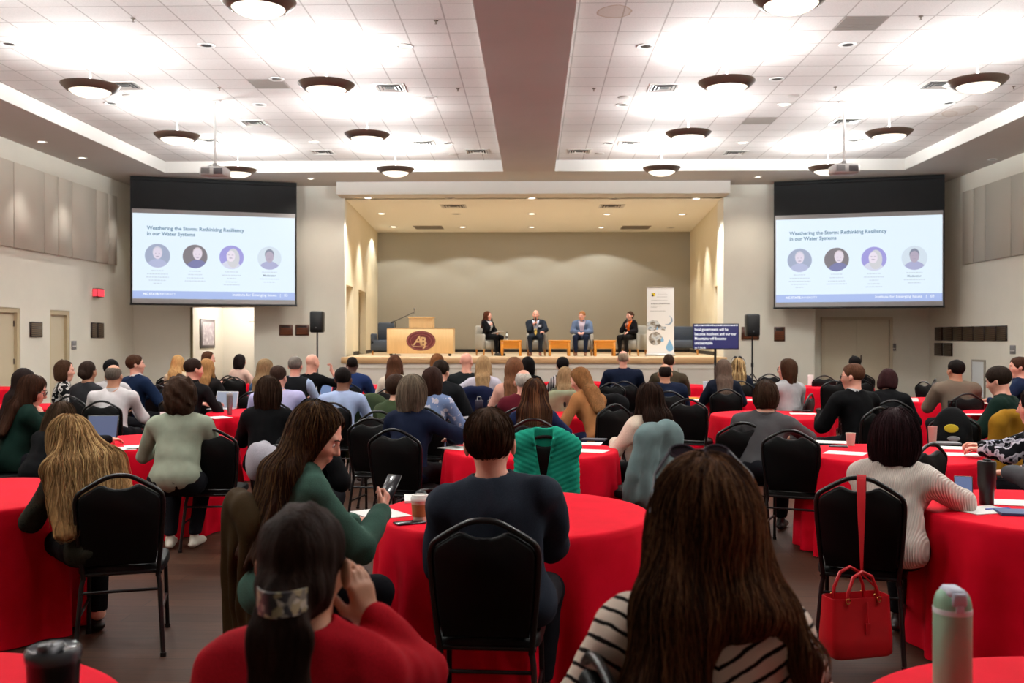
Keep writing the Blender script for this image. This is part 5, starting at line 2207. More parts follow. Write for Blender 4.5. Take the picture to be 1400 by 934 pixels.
side_table(699, PY - .1, .60, 'orange wood side table with a water bottle, left of the yellow-tie person')
side_table(764.5, PY - .1, .62, 'orange wood side table between the yellow-tie person and the blue-jacket person')
side_table(826, PY - .1, .62, 'orange wood side table left of the person in the orange top')
x, _ = on_stage(693, PY - .1)
bt_ = MB().lathe([(1e-6, 0), (.034, 0), (.036, .01), (.036, .13), (.03, .16), (.014, .19), (.014, .21), (1e-6, .21)], 20).build('water_bottle', mat('clear bottle plastic', 'cfd6d8', .15), None, (x, PY - .1, STZ + .445))
tag(bt_, 'small clear water bottle on the orange side table on stage', 'bottle')
MB().lathe([(.017, .205), (.017, .235), (1e-6, .235)], 14).build('cap', blackm, bt_)
MB().lathe([(.0365, .05), (.0365, .11)], 20, cap=False).build('bottle_label', mat('bottle label', '5a5a58', .6), bt_)

# slate sofas behind, at the stage sides
armchair(930, 29.5, 190, 'slate blue armchair behind the white banner', navyup, w=1.15)
o = empty('speaker_case', (on_stage(523, 29.5)[0], 29.5, STZ))
tag(o, 'dark slate padded chair half hidden behind the lectern', 'armchair')
MB().box((-.32, -.3, .12), (.32, .34, .44), bev=.03).build('seat', navyup, o)
MB().box((-.18, .2, .3), (.32, .36, .98), bev=.04).build('backrest', navyup, o)
MB().box((-.32, -.3, .3), (-.2, .3, .64), bev=.03).build('armrest', navyup, o)
for sx in (-.26, .26):
    MB().tube([(sx, -.24, .13), (sx, -.24, 0)], .025, 8).build('leg', chairwood, o)
o.name = 'padded_chair'

# white power box on the wall near the banner, roll-up banner
p = at(879.5, 467.5, STB - .03)
tag(MB().box((-.11, -.03, -.12), (.11, .03, .12), bev=.01).box((-.05, -.036, -.05), (.05, -.028, .02)).build('wall_box', whitemetal, None, p), 'small white box on the taupe wall beside the banner', 'wall box')
by = 27.2
bx0, bx1 = at(884.5, 440, by).x, at(921.5, 440, by).x
bw_ = bx1 - bx0
bh = EYE + (462 - 393) * by / F - STZ
o = empty('banner_stand', (bx0, by, STZ))
tag(o, 'white roll-up banner with water drops and a round river picture', 'banner')
MB().box((-.03, -.12, 0), (bw_ + .03, .12, .07), bev=.02).build('base', mat('banner base', 'b9b7b4', .4, .4), o)
ban = MB().box((0, -.004, .05), (bw_, .004, bh)).build('banner_sheet', mat('banner white', 'e6e3e0', .6), o)
MB().tube([(0, 0, bh), (bw_, 0, bh)], .014, 8).tube([(bw_ / 2, .03, .05), (bw_ / 2, .03, bh)], .01, 8).build('pole', steelm, o)


def bflat(name, pts, m, d=.006):
    mb = MB()
    n_ = len(pts)
    mb.add([(x_, -d, z_) for x_, z_ in pts], [list(range(n_))])
    return mb.build(name, m, ban)


def bp(px, py):   # a point of the banner under a pixel
    q = at(px, py, by)
    return q.x - bx0, q.z - STZ


sc_ = by / F
inky = mat('banner print grey', '8d8a86', .7)
for (px, py, r, m, d) in [(893.3, 402.8, 2.6, mat('logo yellow', 'e2c21c', .6), .006), (892.3, 404, 1.5, mat('logo black', '1e1b16', .6), .007), (894.8, 401.3, .8, mat('logo red', 'b83a28', .6), .007), (891.6, 401.6, .7, mat('logo green', '4b8a3e', .6), .0072)]:
    cx, cz = bp(px, py)
    bflat('banner_logo', ring_pts(cx, cz, r * sc_, r * sc_, 24), m, d)
for (px, py, w_, hh_) in [(905, 400.6, 11, .7), (906, 403, 12, .7), (905, 406, 14, .7), (901.5, 410.7, 22, .8), (896, 415.6, 12, 1.2), (908.5, 415.2, 14, 1.5), (897, 418.6, 15, .8), (894, 420.3, 8, .8), (899.5, 425.3, 21, .9)]:
    cx, cz = bp(px, py)
    rng = random.Random(int(px * 10 + py))
    mb = MB()
    x_ = cx - w_ * sc_ / 2
    while x_ < cx + w_ * sc_ / 2:
        ww = rng.uniform(.03, .06)
        mb.box((x_, -.006, cz - hh_ * sc_ / 2), (min(x_ + ww, cx + w_ * sc_ / 2), -.0045, cz + hh_ * sc_ / 2))
        x_ += ww + .012
    mb.build('banner_lettering', inky if hh_ > 1.1 else mat('banner faint print', 'b5b2ae', .7), ban)
cx, cz = bp(911, 437)
bflat('printed_disc', ring_pts(cx + .04, cz - .02, 6.6 * sc_, 6.6 * sc_, 32), mat('print blue grey', '8fa1b3', .7), .0055)
bflat('printed_disc', ring_pts(cx, cz, 6.4 * sc_, 6.4 * sc_, 32), mat('banner white', 'e6e3e0', .6), .006)
n = N('river print')
f = n.noise(5, n.obj((1, 1, 2.2)), 4)
n.color(n.ramp(f, [(.35, '4f4a42'), (.48, '8b7f70'), (.55, 'c9cdd0'), (.7, '6f7d88')]))
river = n.m
cx, cz = bp(896, 463)
bflat('printed_disc', clipc(ring_pts(cx, cz, 9.2 * sc_, 9.0 * sc_, 36), cx, cz, 1), river, .006)
q = [bp(884.9, 441), bp(892, 437.5), bp(899, 439), bp(904, 446), bp(911, 447), bp(909, 452), bp(899, 450), bp(893, 453), bp(884.9, 451)]
bflat('printed_picture', q, river, .0062)
drop = mat('banner drop blue', '76a9cf', .6)
for px, py, s_ in [(915.5, 473.5, 1.0), (905.5, 464.5, .42), (898.5, 449, .3)]:
    cx, cz = bp(px, py)
    r = 5.0 * sc_ * s_
    pts = [(cx + r * math.cos(a), cz - r * .4 + r * math.sin(a)) for a in [PI * .85 + (PI * 1.3) * k / 20 for k in range(21)]] + [(cx, cz + r * 1.9)]
    bflat('printed_drop', pts, drop, .0065)
cx, cz = bp(910.5, 479)
bflat('printed_drop', ring_pts(cx, cz, 1.5 * sc_, 2.2 * sc_, 20), mat('banner white', 'e6e3e0', .6), .007)

# caption television on its stand
ty = 23.6
tc = at(978.5, 460, ty)
tw, th_ = 62.5 * ty / F, 35 * ty / F
o = empty('television', (tc.x, ty, 0))
tag(o, 'television on a black pole stand, showing white captions on dark blue', 'television')
zc = at(978.5, 460, ty).z
b = MB().box((-tw / 2, -.03, zc - th_ / 2), (tw / 2, .03, zc + th_ / 2), bev=.012).build('bezel', blackm, o)
sc2 = MB().box((-tw / 2 + .018, -.034, zc - th_ / 2 + .02), (tw / 2 - .018, -.031, zc + th_ / 2 - .018)).build('screen', emit('caption blue', '12125e', .95), o)
wt = emit('caption white', 'ffffff', 1.0)
for i, s_ in enumerate(['local government will be', 'become insolvent and our our', 'Mountains will become', 'uninhabitable', 'so I think']):
    text('caption_line', s_, .098 if i < 4 else .085, wt, sc2, Matrix.Translation((-tw / 2 + .04, -.036, zc + th_ / 2 - .175 - i * .109)) @ Matrix.Rotation(PI / 2, 4, 'X') @ Matrix.Scale(.83, 4, (1, 0, 0)), bold=.002 if i < 4 else .0)
mb = MB()
rng = random.Random(4)
x_ = -tw / 2 + .04
while x_ < tw / 2 - .06:       # the line that scrolls out at the top: only its lower halves
    ww = rng.uniform(.018, .05)
    mb.box((x_, -.037, zc + th_ / 2 - .060), (x_ + ww, -.0355, zc + th_ / 2 - .060 + rng.choice((.028, .034, .03))))
    x_ += ww + .014
mb.build('caption_line', wt, sc2)
MB().tube([(0, .06, .03), (0, .06, zc - .1)], .03, 10).box((-.15, .03, zc - .1), (.15, .06, zc + .1)).build('stand_pole', blackm, o)
MB().box((-.4, -.2, 0), (.4, .3, .03), bev=.01).build('stand_base', blackm, o)


def pa_speaker(px0, px1, y0, y1, Y, label, base):
    c = at((px0 + px1) / 2, (y0 + y1) / 2, Y)
    w_, h_ = (px1 - px0) * Y / F, (y1 - y0) * Y / F
    o = empty('loudspeaker', (c.x, Y, 0))
    tag(o, label, 'loudspeaker', 'loudspeakers beside the stage')
    z = c.z
    poly = [(-w_ / 2, z - h_ / 2), (w_ / 2, z - h_ / 2), (w_ / 2, z + h_ / 2), (-w_ / 2, z + h_ / 2)]
    b = MB().box((-w_ / 2, -.16, z - h_ / 2), (w_ / 2, .18, z + h_ / 2), bev=.035).build('cabinet', blackm, o)
    MB().box((-w_ / 2 + .025, -.168, z - h_ / 2 + .06), (w_ / 2 - .025, -.158, z + h_ / 2 - .03), bev=.004).build('grille', mat('speaker grille', '17181a', .7, bump=.3, bscale=300), b)
    MB().lathe([(1e-6, .002), (.022, .002), (.022, 0)], 16, 0, Matrix.Translation((0, -.168, z - h_ / 2 + .13)) @ Matrix.Rotation(PI / 2, 4, 'X')).build('badge', mat('speaker badge', '6d6d70', .4, .5), b)
    MB().tube([(0, 0, .1), (0, 0, z - h_ / 2 + .02)], .022, 10).tube([(0, 0, .9), (0, 0, 1.0)], .034, 10).build('pole', blackm, o)
    for k in range(3):
        a = 2 * PI * k / 3 + .4
        MB().tube([(0, 0, .75), (.55 * math.cos(a), .55 * math.sin(a), .015)], .013, 8).tube([(0, 0, .3), (.28 * math.cos(a), .28 * math.sin(a), .38)], .008, 6).build('leg', blackm, o)
    return o


pa_speaker(425, 442.5, 425.5, 455, 25.2, 'black loudspeaker on a pole left of the stage, beside two wooden plaques', 0)
pa_speaker(1019.5, 1037.5, 429.5, 460, 25.2, 'black loudspeaker on a pole right of the caption television', 0)

# ------------------------------------------------------------------ on the walls
walnut = mat('walnut plaque', '4a2717', .4, var=.3, vscale=9)
plate = mat('plaque dark metal', '241410', .35, .3)


def plaque(px0, px1, y0, y1, Y, label, two=False, wall='far', group='wooden plaques on the wall'):
    a, b = at(px0, y0, Y), at(px1, y1, Y)
    w_, h_ = b.x - a.x, a.z - b.z
    o = MB().box((0, -.03, 0), (w_, 0, h_), bev=.008).build('plaque', walnut, None, (a.x, Y - .001, b.z))
    tag(o, label, 'plaque', group)
    MB().box((w_ * .15, -.034, h_ * .74), (w_ * .85, -.0295, h_ * .9)).build('name_plate', plate, o)
    mb = MB()
    for i in range(4):
        mb.box((w_ * .12, -.033, h_ * (.12 + .15 * i)), (w_ * .88, -.0295, h_ * (.22 + .15 * i)))
    mb.build('plate_rows', mat('plaque copper', '6a3a20', .35, .5), o)
    return o


plaque(382, 400.5, 444, 458.8, FAR, 'wooden plaque on the far wall, left one of the pair beside the left loudspeaker')
plaque(404, 422.7, 444, 458.8, FAR, 'wooden plaque on the far wall, right one of the pair beside the left loudspeaker')
plaque(1058, 1073, 447, 466.5, FAR, 'single wooden plaque on the far wall below the right screen')
plaque(1013.5, 1038, 447, 464.5, FAR, 'wooden plaque on the far wall, half hidden by the right loudspeaker')


def wall_plaque(side, px0, px1, z0, z1, label, m=None, name='plaque', cat='plaque', th=.03, glossy=None):
    X = WALLX * side
    ya, yb = sorted((abs(X) * F / abs(px0 - VPX), abs(X) * F / abs(px1 - VPX)))
    lo, hi = ((X, ya, z0), (X + th, yb, z1)) if side < 0 else ((X - th, ya, z0), (X, yb, z1))
    o = MB().box(lo, hi, bev=.006).build(name, m or plate)
    tag(o, label, cat)
    return o, ya, yb


def zpx(side, px, py):
    Y = WALLX * F / abs(px - VPX)
    return EYE + (VPY - py) * Y / F


rowm = mat('plaque small plates', '5c4a36', .35, .4)


def rowplates(o, side, ya, yb, z0, z1, nr=7):
    X = WALLX * side
    mb = MB()
    for i in range(nr):
        za = z0 + (z1 - z0) * (.06 + .9 * i / nr)
        x0, x1 = (X + .028, X + .033) if side < 0 else (X - .033, X - .028)
        mb.box((x0, ya + .04, za), (x1, yb - .04, za + (z1 - z0) * .6 / nr))
    mb.build('plate_rows', rowm, o)


z0, z1 = zpx(-1, 41, 461), zpx(-1, 41, 440)
o, ya, yb = wall_plaque(-1, 32.5, 49.5, z0, z1, 'large dark plaque on the left wall between the two doors')
rowplates(o, -1, ya, yb, z0, z1)
z0, z1 = zpx(-1, 126, 462), zpx(-1, 126, 441)
for a, b, l in ((118, 126, 'brown plaque on the left wall, nearer of the narrow pair'), (127, 135.3, 'brown plaque on the left wall, farther of the narrow pair')):
    o, ya, yb = wall_plaque(-1, a, b, z0, z1, l)
    rowplates(o, -1, ya, yb, z0, z1)
xs = [1273.5, 1284.5, 1298, 1311.5, 1326, 1341, 1356.5, 1371]
for i in range(7):
    z0, z1 = zpx(1, 1320, 466), zpx(1, 1320, 446.5)
    o, ya, yb = wall_plaque(1, xs[i] + .5, xs[i + 1] - .5, z0, z1, 'dark plaque in the upper row on the right wall, %s from the corner' % ordn[i])
    rowplates(o, 1, ya, yb, z0, z1)
for a, b, l in ((1273.5, 1284, 'dark plaque below the row on the right wall, nearer the corner'), (1285.5, 1297, 'dark plaque below the row on the right wall, nearer the white panel')):
    z0, z1 = zpx(1, 1285, 486.5), zpx(1, 1285, 469)
    o, ya, yb = wall_plaque(1, a, b, z0, z1, l)
    rowplates(o, 1, ya, yb, z0, z1)
z0, z1 = zpx(1, 1332, 545), zpx(1, 1332, 491.5)
o, ya, yb = wall_plaque(1, 1323.5, 1341.5, z0, z1, 'tall white framed panel low on the right wall', mat('grey panel frame', '8b8478', .5), 'framed_panel', 'framed panel')
MB().box((WALLX - .035, ya + .06, z0 + .05), (WALLX - .028, yb - .06, z1 - .05)).build('white_face', mat('panel white face', 'd6dadc', .4), o)
# red alarm light, switches
z0, z1 = zpx(-1, 126, 406), zpx(-1, 126, 394)
X = -WALLX
ya, yb = WALLX * F / (VPX - 121), WALLX * F / (VPX - 131)
o = MB().box((X, ya, z0), (X + .12, yb - .02, z1), bev=.01).build('exit_sign', blackm)
tag(o, 'small lit red exit sign on the left wall', 'exit sign')
em_ = emit('exit red', 'ff3b4a', 1.6)
MB().box((X + .01, ya - .006, z0 + .02), (X + .11, ya - .001, z1 - .02)).box((X + .12, ya + .02, z0 + .02), (X + .124, yb - .03, z1 - .02)).build('sign_face', em_, o)
gp = mat('grey switch plate', '7d7b7c', .5)
for side, a, b, y0_, y1_, l in ((-1, 91, 97.5, 466, 478, 'grey switch panel on the left wall beside the second door'), (1, 1374.5, 1381.5, 472, 484, 'grey switch panel on the right wall near the right edge')):
    z0, z1 = zpx(side, (a + b) / 2, y1_), zpx(side, (a + b) / 2, y0_)
    o, ya, yb = wall_plaque(side, a, b, z0, z1, l, gp, 'switch_panel', 'switch', .02)
    X = WALLX * side
    zm = z0 + (z1 - z0) * .33
    lo, hi = ((X + .018, ya + .02, zm), (X + .023, yb - .02, zm + .02)) if side < 0 else ((X - .023, ya + .02, zm), (X - .018, yb - .02, zm + .02))
    MB().box(lo, hi).build('white_stripe', whitemetal, o)
a, b = at(1214.5, 470, FAR + .7), at(1225, 479.5, FAR + .7)
o = MB().box((0, -.02, 0), (b.x - a.x, 0, a.z - b.z), bev=.004).build('switch_panel', gp, None, (a.x, FAR + .699, b.z))
tag(o, 'grey switch panel beside the double doors', 'switch')
MB().box((.02, -.024, .05), (b.x - a.x - .02, -.019, .07)).build('white_stripe', whitemetal, o)
# picture in the passage
X = -9.29
ya, yb = 26.9, 28.1
a = EYE + (462 - 436) * 27.4 / F
b = EYE + (462 - 476) * 27.4 / F
o = MB().box((X, ya, b), (X + .04, yb, a), bev=.006).build('picture_frame', mat('pewter frame', '5d5558', .5))
tag(o, 'narrow framed picture on the passage wall under the left screen', 'picture')
n = N('grey print')
n.color(n.ramp(n.noise(9, n.obj(), 4), [(.35, '8a8088'), (.6, 'a9a0a6'), (.75, 'd5d0d2')]))
MB().box((X + .038, ya + .12, b + .08), (X + .043, yb - .12, a - .08)).build('print', n.m, o)
L = bpy.data.lights.new('passage_lamp', 'POINT')
L.energy = 90
L.color = (1, .96, .9)
L.shadow_soft_size = .15
lo_ = bpy.data.objects.new('passage_lamp', L)
COL.objects.link(lo_)
lo_.location = (-8.4, 27.6, 2.6)
pdl = MB().lathe([(1e-6, -.03), (.12, -.03), (.15, -.01), (.15, 0)], 24).build('passage_ceiling_light', emit('lit downlight', 'fff4e0', 5.0), None, (-8.4, 27.6, 2.75))
tag(pdl, 'round ceiling light in the passage under the left screen', 'ceiling light')
# ------------------------------------------------------------------ the audience
I = {}
NOCHAIR = set()


def A(key, label, px, ytop, Y, yaw, top, hair, ch=True, chl=None, **kw):
    """an audience member and, unless ch is False, the chair below"""
    kw.setdefault('h', .0085 if Y < 6 else .012 if Y < 9.5 else .016 if Y < 13 else .02)
    I[key] = person(key, px, ytop, Y, yaw, top=top, hair=hair, label=label, **kw)
    if ch is not False:
        cy = yaw if ch is True else ch
        chair_under(I[key], cy, chl or ('black chair under the ' + label))
    return I[key]


BLK = '141416'
# ---- front: two people cut by the lower edge
A('red', 'person in red blazer with one hand raised to the temple', 418, 690, 2.05, 4, ('wool', 'a30d1c', 'blazer', ), ('lowtail', '261813', {'len': .34, 'strands': 0}), skin='tan', lean=7, h=.006,
  arms=('lap', ((.118, .085, -.135), (.45, .7, -1), (-.22, -.02, .95), (.75, -.55, .1), 17, 'head')), fine=.005, smax_=1.2)
A('stripes', 'person in cream sweater with black stripes, sunglasses on top', 962, 634, 2.25, 0, ('stripes', 'cdbcae', 'sweater', '191413'),
  ('wavy', '452c1e', {'len': .03, 'wide': 1.1, 'vol': .012, 'off': .11, 'tlocks': (([(-.06, (-.05, -.05), None), (-.10, -.02, .10), (-.13, -.20, .13), (-.13, -.44, .15)], .062, .07), ([(-.02, (-.07, -.06), None), (-.05, -.04, .11), (-.085, -.2, .13), (-.09, -.44, .15)], .05, .05), ([(.085, (-.02, -.06), None), (.15, -.03, .05), (.215, -.13, .06), (.235, -.36, .04)], .040, .02)), 'strands': 3200, 'steps': 44, 'ds': .017, 'wave': .22, 'cols': ('3a2419', '553724', '6e4a30'), 'rad': .0013, 'lift': .012, 'minlen': .45}), lean=6, h=.007, fine=.006, smax_=1.3, build=1.15, ch=78, hz=1.14)
# ---- table of the blue suit
A('suit', 'person in dark blue suit jacket and green lanyard, back to the viewer', 668, 562, 4.08, 3, ('wool', '272d38', 'blazer'), ('short', '3a271b', {'vol': .004}), sex='m', skin='pink', lean=5, h=.008, arms=('lap', 'fold'), ch=False, build=1.08, hz=1.17, side=-8, collar='2b6648', shoes='1c130f')
A('green', 'person in sage green sweater reading a phone at the red table', 452, 560, 4.25, 52, ('wool', '3c574d', 'sweater'),
  ('wavy', '35231a', {'len': .40, 'wide': 1.25, 'off': .15, 'strands': 1900, 'steps': 36, 'ds': .017, 'wave': .25, 'cols': ('2e1e17', '3f2a1e', '6e5032', '543a24'), 'rad': .0016, 'lift': .010, 'front': 0}), skin='pink', head=(42, 22, 0), lean=14, h=.008, fine=.006,
  arms=(((.10, .43, .79), (.55, -.3, -.6), (.1, 1, .05), (0, .1, 1), 20), ((.13, .44, .87), (.6, -.3, -.7), (-.35, .6, .65), (.5, .75, .1), 48)), ch=False)
A('blonde', 'person in dark olive tweed bent over the left edge table', 84, 580, 5.25, -38, ('tweed', '26261f', 'sweater', '34332a', '1c1c18'),
  ('long', '98744a', {'len': .44, 'wide': 2.3, 'off': .125, 'vol': .006, 'strands': 1900, 'steps': 40, 'ds': .017, 'wave': .2, 'cols': ('a8845a', '7f6040', 'bd9c6c', '8a6a44'), 'rad': .0024, 'lift': .014, 'minlen': .55}), lean=24, head=(-10, 22, -8), side=-6, h=.0085, ch=False, trousers='0d0d0f', bare=True, arms=('table', 'table'))
A('ribbed', 'person in white ribbed sweater leaning to the right-hand table', 1228, 562, 5.25, 42, ('rib', 'd2c7be', 'sweater'), ('bob', '28171a', {'len': .15, 'vol': .008}), skin='tan', lean=16, h=.0085, build=1.22, hz=1.16, ch=False, arms=(((.10, .45, .80), (.6, -.3, -.6), (-.3, 1, 0), (0, .1, 1), 24), ((.16, .46, .80), (.9, .1, -.5), (-.2, 1, 0), (0, .1, 1), 24)), trousers='0e0e10', wr=.008)
# ---- tables of the third row
A('navy', 'person in plain navy cardigan with an elbow on the table', 566, 515, 8.0, 22, ('plain', '131a2f', 'sweater'), ('bob', '6f6254', {'len': .165, 'vol': .010}), lean=12, build=1.15, ch=False, arms=('table', ((.20, .42, .80), (1, .2, -.3), (-.8, .8, 0), (0, .1, 1), 24)))
A('navytee', 'person in navy tee shirt behind the teal jacket', 731, 519, 8.75, 2, ('plain', '1a2444', 'tee'), ('long', '3a2519', {'len': .30, 'wide': 1.5, 'cols': ('6b4930', '33201a', '4c3222'), 'strands': 500, 'rad': .003, 'steps': 26, 'lift': .008}), lean=8, build=1.1, arms=(((.2, .25, .70), (1, -.2, -.5), (-.2, 1, -.3), (.3, .2, 1), 24),) * 2)
A('cream', 'person in cream sweater beside the grey-green jacket', 886, 524, 8.1, -28, ('wool', 'd6c3b2', 'sweater'), ('long', '2e1e17', {'len': .34, 'wide': 1.15}), lean=13, build=1.1, ch=False, arms=('table', 'table'))
A('sage', 'person in pale sage overshirt and light sneakers', 248, 516, 7.5, -6, ('plain', '8d9483', 'shirt'), ('curly', '35241a'), lean=15, build=1.25, arms=('table', 'table'), ch=False, feet=((-.10, .22, .10), (.08, .24, .10)), shoes='c9c2b4', collar='none')
A('blacktop', 'person in black sweater between sage overshirt and green sweater', 368, 515, 8.55, -2, ('plain', '0b0b0d', 'sweater'), ('bob', '33231a', {'len': .16}), lean=10, build=1.15, ch=False)
A('darkhead', 'person in black bent low behind the green sweater', 432, 550, 6.9, 10, ('plain', '0b0b0d', 'sweater'), ('bob', '120d0c', {'len': .13}), lean=30, head=(0, 20, 0), arms=('lap', 'lap'))
A('greyshirt', 'person in charcoal shirt leaning an arm on the red table', 1048, 521, 8.2, 18, ('plain', '4a494b', 'shirt'), ('shaggy', '33241a'), sex='m', lean=12, side=3, build=1.12, ch=False, arms=('lap', ((.23, .44, .79), (1, .1, -.4), (-1, .5, 0), (0, .1, 1), 22)))
A('darkgreen', 'person in bottle green blazer with hand at chin', 52, 515, 8.6, 50, ('plain', '10251f', 'blazer'), ('long', '3a2318', {'len': .30, 'wide': 1.1, 'front': 1}), lean=16, head=(25, 12, 0), arms=('table', 'chin'), skin='pink')
A('leftdark', 'person in black behind the bottle green blazer', 36, 505, 9.7, 40, ('plain', '0b0b0d', 'sweater'), ('long', '1f1412', {'len': .32, 'wide': 1.2}), lean=12)
A('hidden', 'person typing at the open laptop, mostly hidden', 92, 588, 8.0, 12, ('plain', '0b0b0d', 'sweater'), ('bob', '3a2a1d'), lean=30, head=(0, 20, 0), arms=('table', ((.26, .50, .79), (1, 0, -.4), (.4, 1, -.05), (0, .1, 1), 20)), smin_=.7, ch=False)
# ---- left side, farther back
A('floral', 'person in black and white leaf-pattern top, turned to the right', 90, 493, 12.3, 62, ('leaf', '121213', 'shirt', 'c9c5c0', '8b8888'), ('bob', '3b2619', {'len': .13}), head=(20, 0, 0), skin='pink', collar='none')
A('bunvest', 'person in dark grey sweater behind the white dress shirt', 121, 494, 11.9, 12, ('plain', '2b2a2d', 'sweater'), ('bun', '2b1e18', {'z': -.02}), skin='tan')
A('whiteshirt', 'person in white dress shirt, back to the viewer at the left', 156, 499, 11.1, -4, ('plain', 'cfc9cb', 'shirt'), ('fringe', '5d534b'), sex='m', skin='tan', lean=12, build=1.15)
A('blackhair', 'person in pale grey shirt beside the navy suit', 153, 492, 12.6, 6, ('plain', 'b9b4b6', 'shirt'), ('short', '0f0d0e'), sex='m', skin='brown')
A('navysuit', 'person in navy suit looking up to the right, at the left', 185, 486, 13.4, 30, ('plain', '16243e', 'blazer'), ('short', '3c2518', {'vol': .006}), sex='m', head=(40, -6, 0), skin='pink', lean=4, collar='d9d6d6')
A('blondfar', 'person in cream near the left passage', 244, 486, 16.2, 6, ('plain', 'c9b59a', 'sweater'), ('long', 'b08a5a', {'len': .25}))
A('crewcut', 'person in black collared shirt behind the sage overshirt', 267, 491, 11.8, 20, ('plain', '141214', 'shirt'), ('short', '2b1d18'), sex='m', head=(30, 4, 0), skin='pink', lean=10)
A('amber', 'person in dark top beside the black collared shirt', 284, 491, 14.2, 12, ('plain', '1d1a1a', 'sweater'), ('long', '9a6f45', {'len': .25}))
A('brownpro', 'person in sleeveless black top, profile, by the passage', 287, 481, 17.6, 48, ('plain', '0b0b0d', 'tee'), ('long', '4a2e1f', {'len': .22, 'front': 0}), head=(35, 5, 0), skin='pink', arms=('table', 'fold'))
A('pinktop', 'person in pale pink top with dark hair below the left screen', 329, 485, 18.3, 22, ('plain', 'd7b5a6', 'sweater'), ('bob', '1b1312', {'len': .15}), head=(10, 0, 0), skin='pink')
A('denim', 'person in denim blue shirt', 364, 491, 12.9, 14, ('plain', '3d5170', 'shirt'), ('long', '7b6448', {'len': .38, 'wide': 1.1}), head=(14, 0, 0), skin='pink')
A('blackvest', 'person in black vest over light blue shirt', 404, 488, 13.3, 3, ('plain', '9fb0cf', 'vest', None, None, '17181b'), ('short', '6d6660'), sex='m', skin='pink', lean=10)
A('beard', 'person in black short sleeves with one hand raised', 429, 485, 14.6, 16, ('plain', '0b0b0d', 'tee'), None, sex='m', head=(22, 8, 0), skin='pink', build=1.1, arms=('table', ((.20, .34, 1.14), (.8, .1, -.8), (-.1, .1, 1), (.6, .6, .1), 45)))
A('lavender', 'person in lavender shirt behind the black sweater', 382, 501, 11.2, -6, ('plain', 'b1acd2', 'shirt'), ('short', '33221b'), sex='m', head=(18, 4, 0), skin='pink', lean=20, build=1.25)
A('lightblue', 'person in light blue shirt left of the olive coat', 470, 503, 10.9, 8, ('plain', 'a3b3d6', 'shirt'), ('short', '17110f'), sex='m', skin='brown', lean=14, build=1.1)
# ---- middle
A('navyblazer', 'person in bright navy blazer before the lectern', 482, 488, 15.4, 4, ('plain', '1f2f58', 'blazer'), ('buzz', '1a1311'), sex='m', skin='dark', build=1.1)
A('creamlong', 'person in cream top before the lectern emblem', 540, 486, 13.8, 6, ('plain', 'd3c5b4', 'sweater'), ('long', '4d3020', {'len': .40, 'wide': .9}), lean=6)
A('olive', 'person in olive quilted jacket', 543, 514, 9.7, 18, ('plain', '34402a', 'puffer'), ('short', '33231a', {'vol': .012}), lean=16)
A('bluefloral', 'person in blue flower-print blouse', 592, 503, 10.1, 10, ('floral', '7486ad', 'sweater', 'c9c3cf', 'b9a86a'), ('bob', '2f1c16', {'len': .17, 'vol': .004}), lean=10, build=1.1)
A('blacksuit', 'person in black suit jacket behind the flower-print blouse', 605, 494, 12.0, 14, ('plain', '16171a', 'blazer'), ('short', '241a14', {'vol': .006}), sex='m', lean=16, build=1.1, head=(12, 6, 0))
A('auburn', 'person in charcoal mostly hidden behind the black suit jacket', 598, 484, 15.2, 4, ('plain', '2a2527', 'sweater'), ('long', '6e4426', {'len': .2}))
A('baldblack', 'person in black jacket beside the white patterned top', 638, 482, 14.2, 6, ('plain', '191d1f', 'sweater'), None, sex='m', skin='pink', build=1.1, collar='191d1f', head=(14, 0, 0))
A('whitedots', 'person in white patterned top with an arm stretched left', 661, 487, 13.6, 2, ('tweed', 'cfcad6', 'sweater', 'c2bccb', 'd6d2dc'), ('long', '9b7c58', {'len': .2, 'wide': .8}), arms=(((.26, .34, .80), (1, .2, -.4), (-.4, 1, 0), (0, .1, 1), 22), 'table'), build=1.1)
A('auburncurl', 'person in rose pink top beside the maroon jacket', 703, 490, 11.6, 2, ('plain', 'd3a08f', 'sweater'), ('curlylong', '6b4630', {'len': .26, 'vol': .01}), lean=8)
A('maroon', 'person in maroon jacket with gold collar', 716, 506, 10.2, 4, ('plain', '551521', 'blazer'), ('fringe', 'bdb3aa'), sex='m', skin='pink', lean=10, collar='b08a35')
A('blackbob', 'person in plain black behind the maroon jacket', 722, 488, 14.9, 6, ('plain', '0b0b0d', 'sweater'), ('bob', '110c0c', {'len': .14}))
A('barstop', 'person in black and white striped shirt before the stage', 769, 489, 15.2, -4, ('bars', '1c1c20', 'shirt', 'c9c4c4'), ('short', '15100f', {'vol': .008}), lean=8)
A('ash', 'person in olive drab behind the tan sweater', 772, 502, 12.6, -6, ('plain', '4d4c3f', 'sweater'), ('long', '8d7152', {'len': .26}))
A('tan', 'person in tan sweater bent forward over the table', 786, 505, 10.8, -32, ('wool', 'a06c43', 'sweater'), ('long', '7a5230', {'len': .26, 'wide': .7, 'front': 0}), skin='pink', lean=30, head=(-36, 18, 0), arms=('table', 'fold'), trousers='222a4a')
A('navyback', 'person in dark navy suit sitting upright before the stage', 852, 480, 16.0, 2, ('plain', '141b2e', 'blazer'), ('fringe', '8d7a68'), sex='m', skin='pink', build=1.15, lean=3)
A('olivejkt', 'person in brown-green jacket below the white banner', 914, 485, 15.8, -2, ('plain', '40382b', 'blazer'), ('short', '35261c'), sex='m', skin='pink', build=1.1)
A('navybald', 'person in navy suit jacket below the white banner', 909, 498, 13.2, 0, ('plain', '141c30', 'blazer'), ('fringe', '1f1714'), sex='m', skin='tan', lean=12, build=1.15)
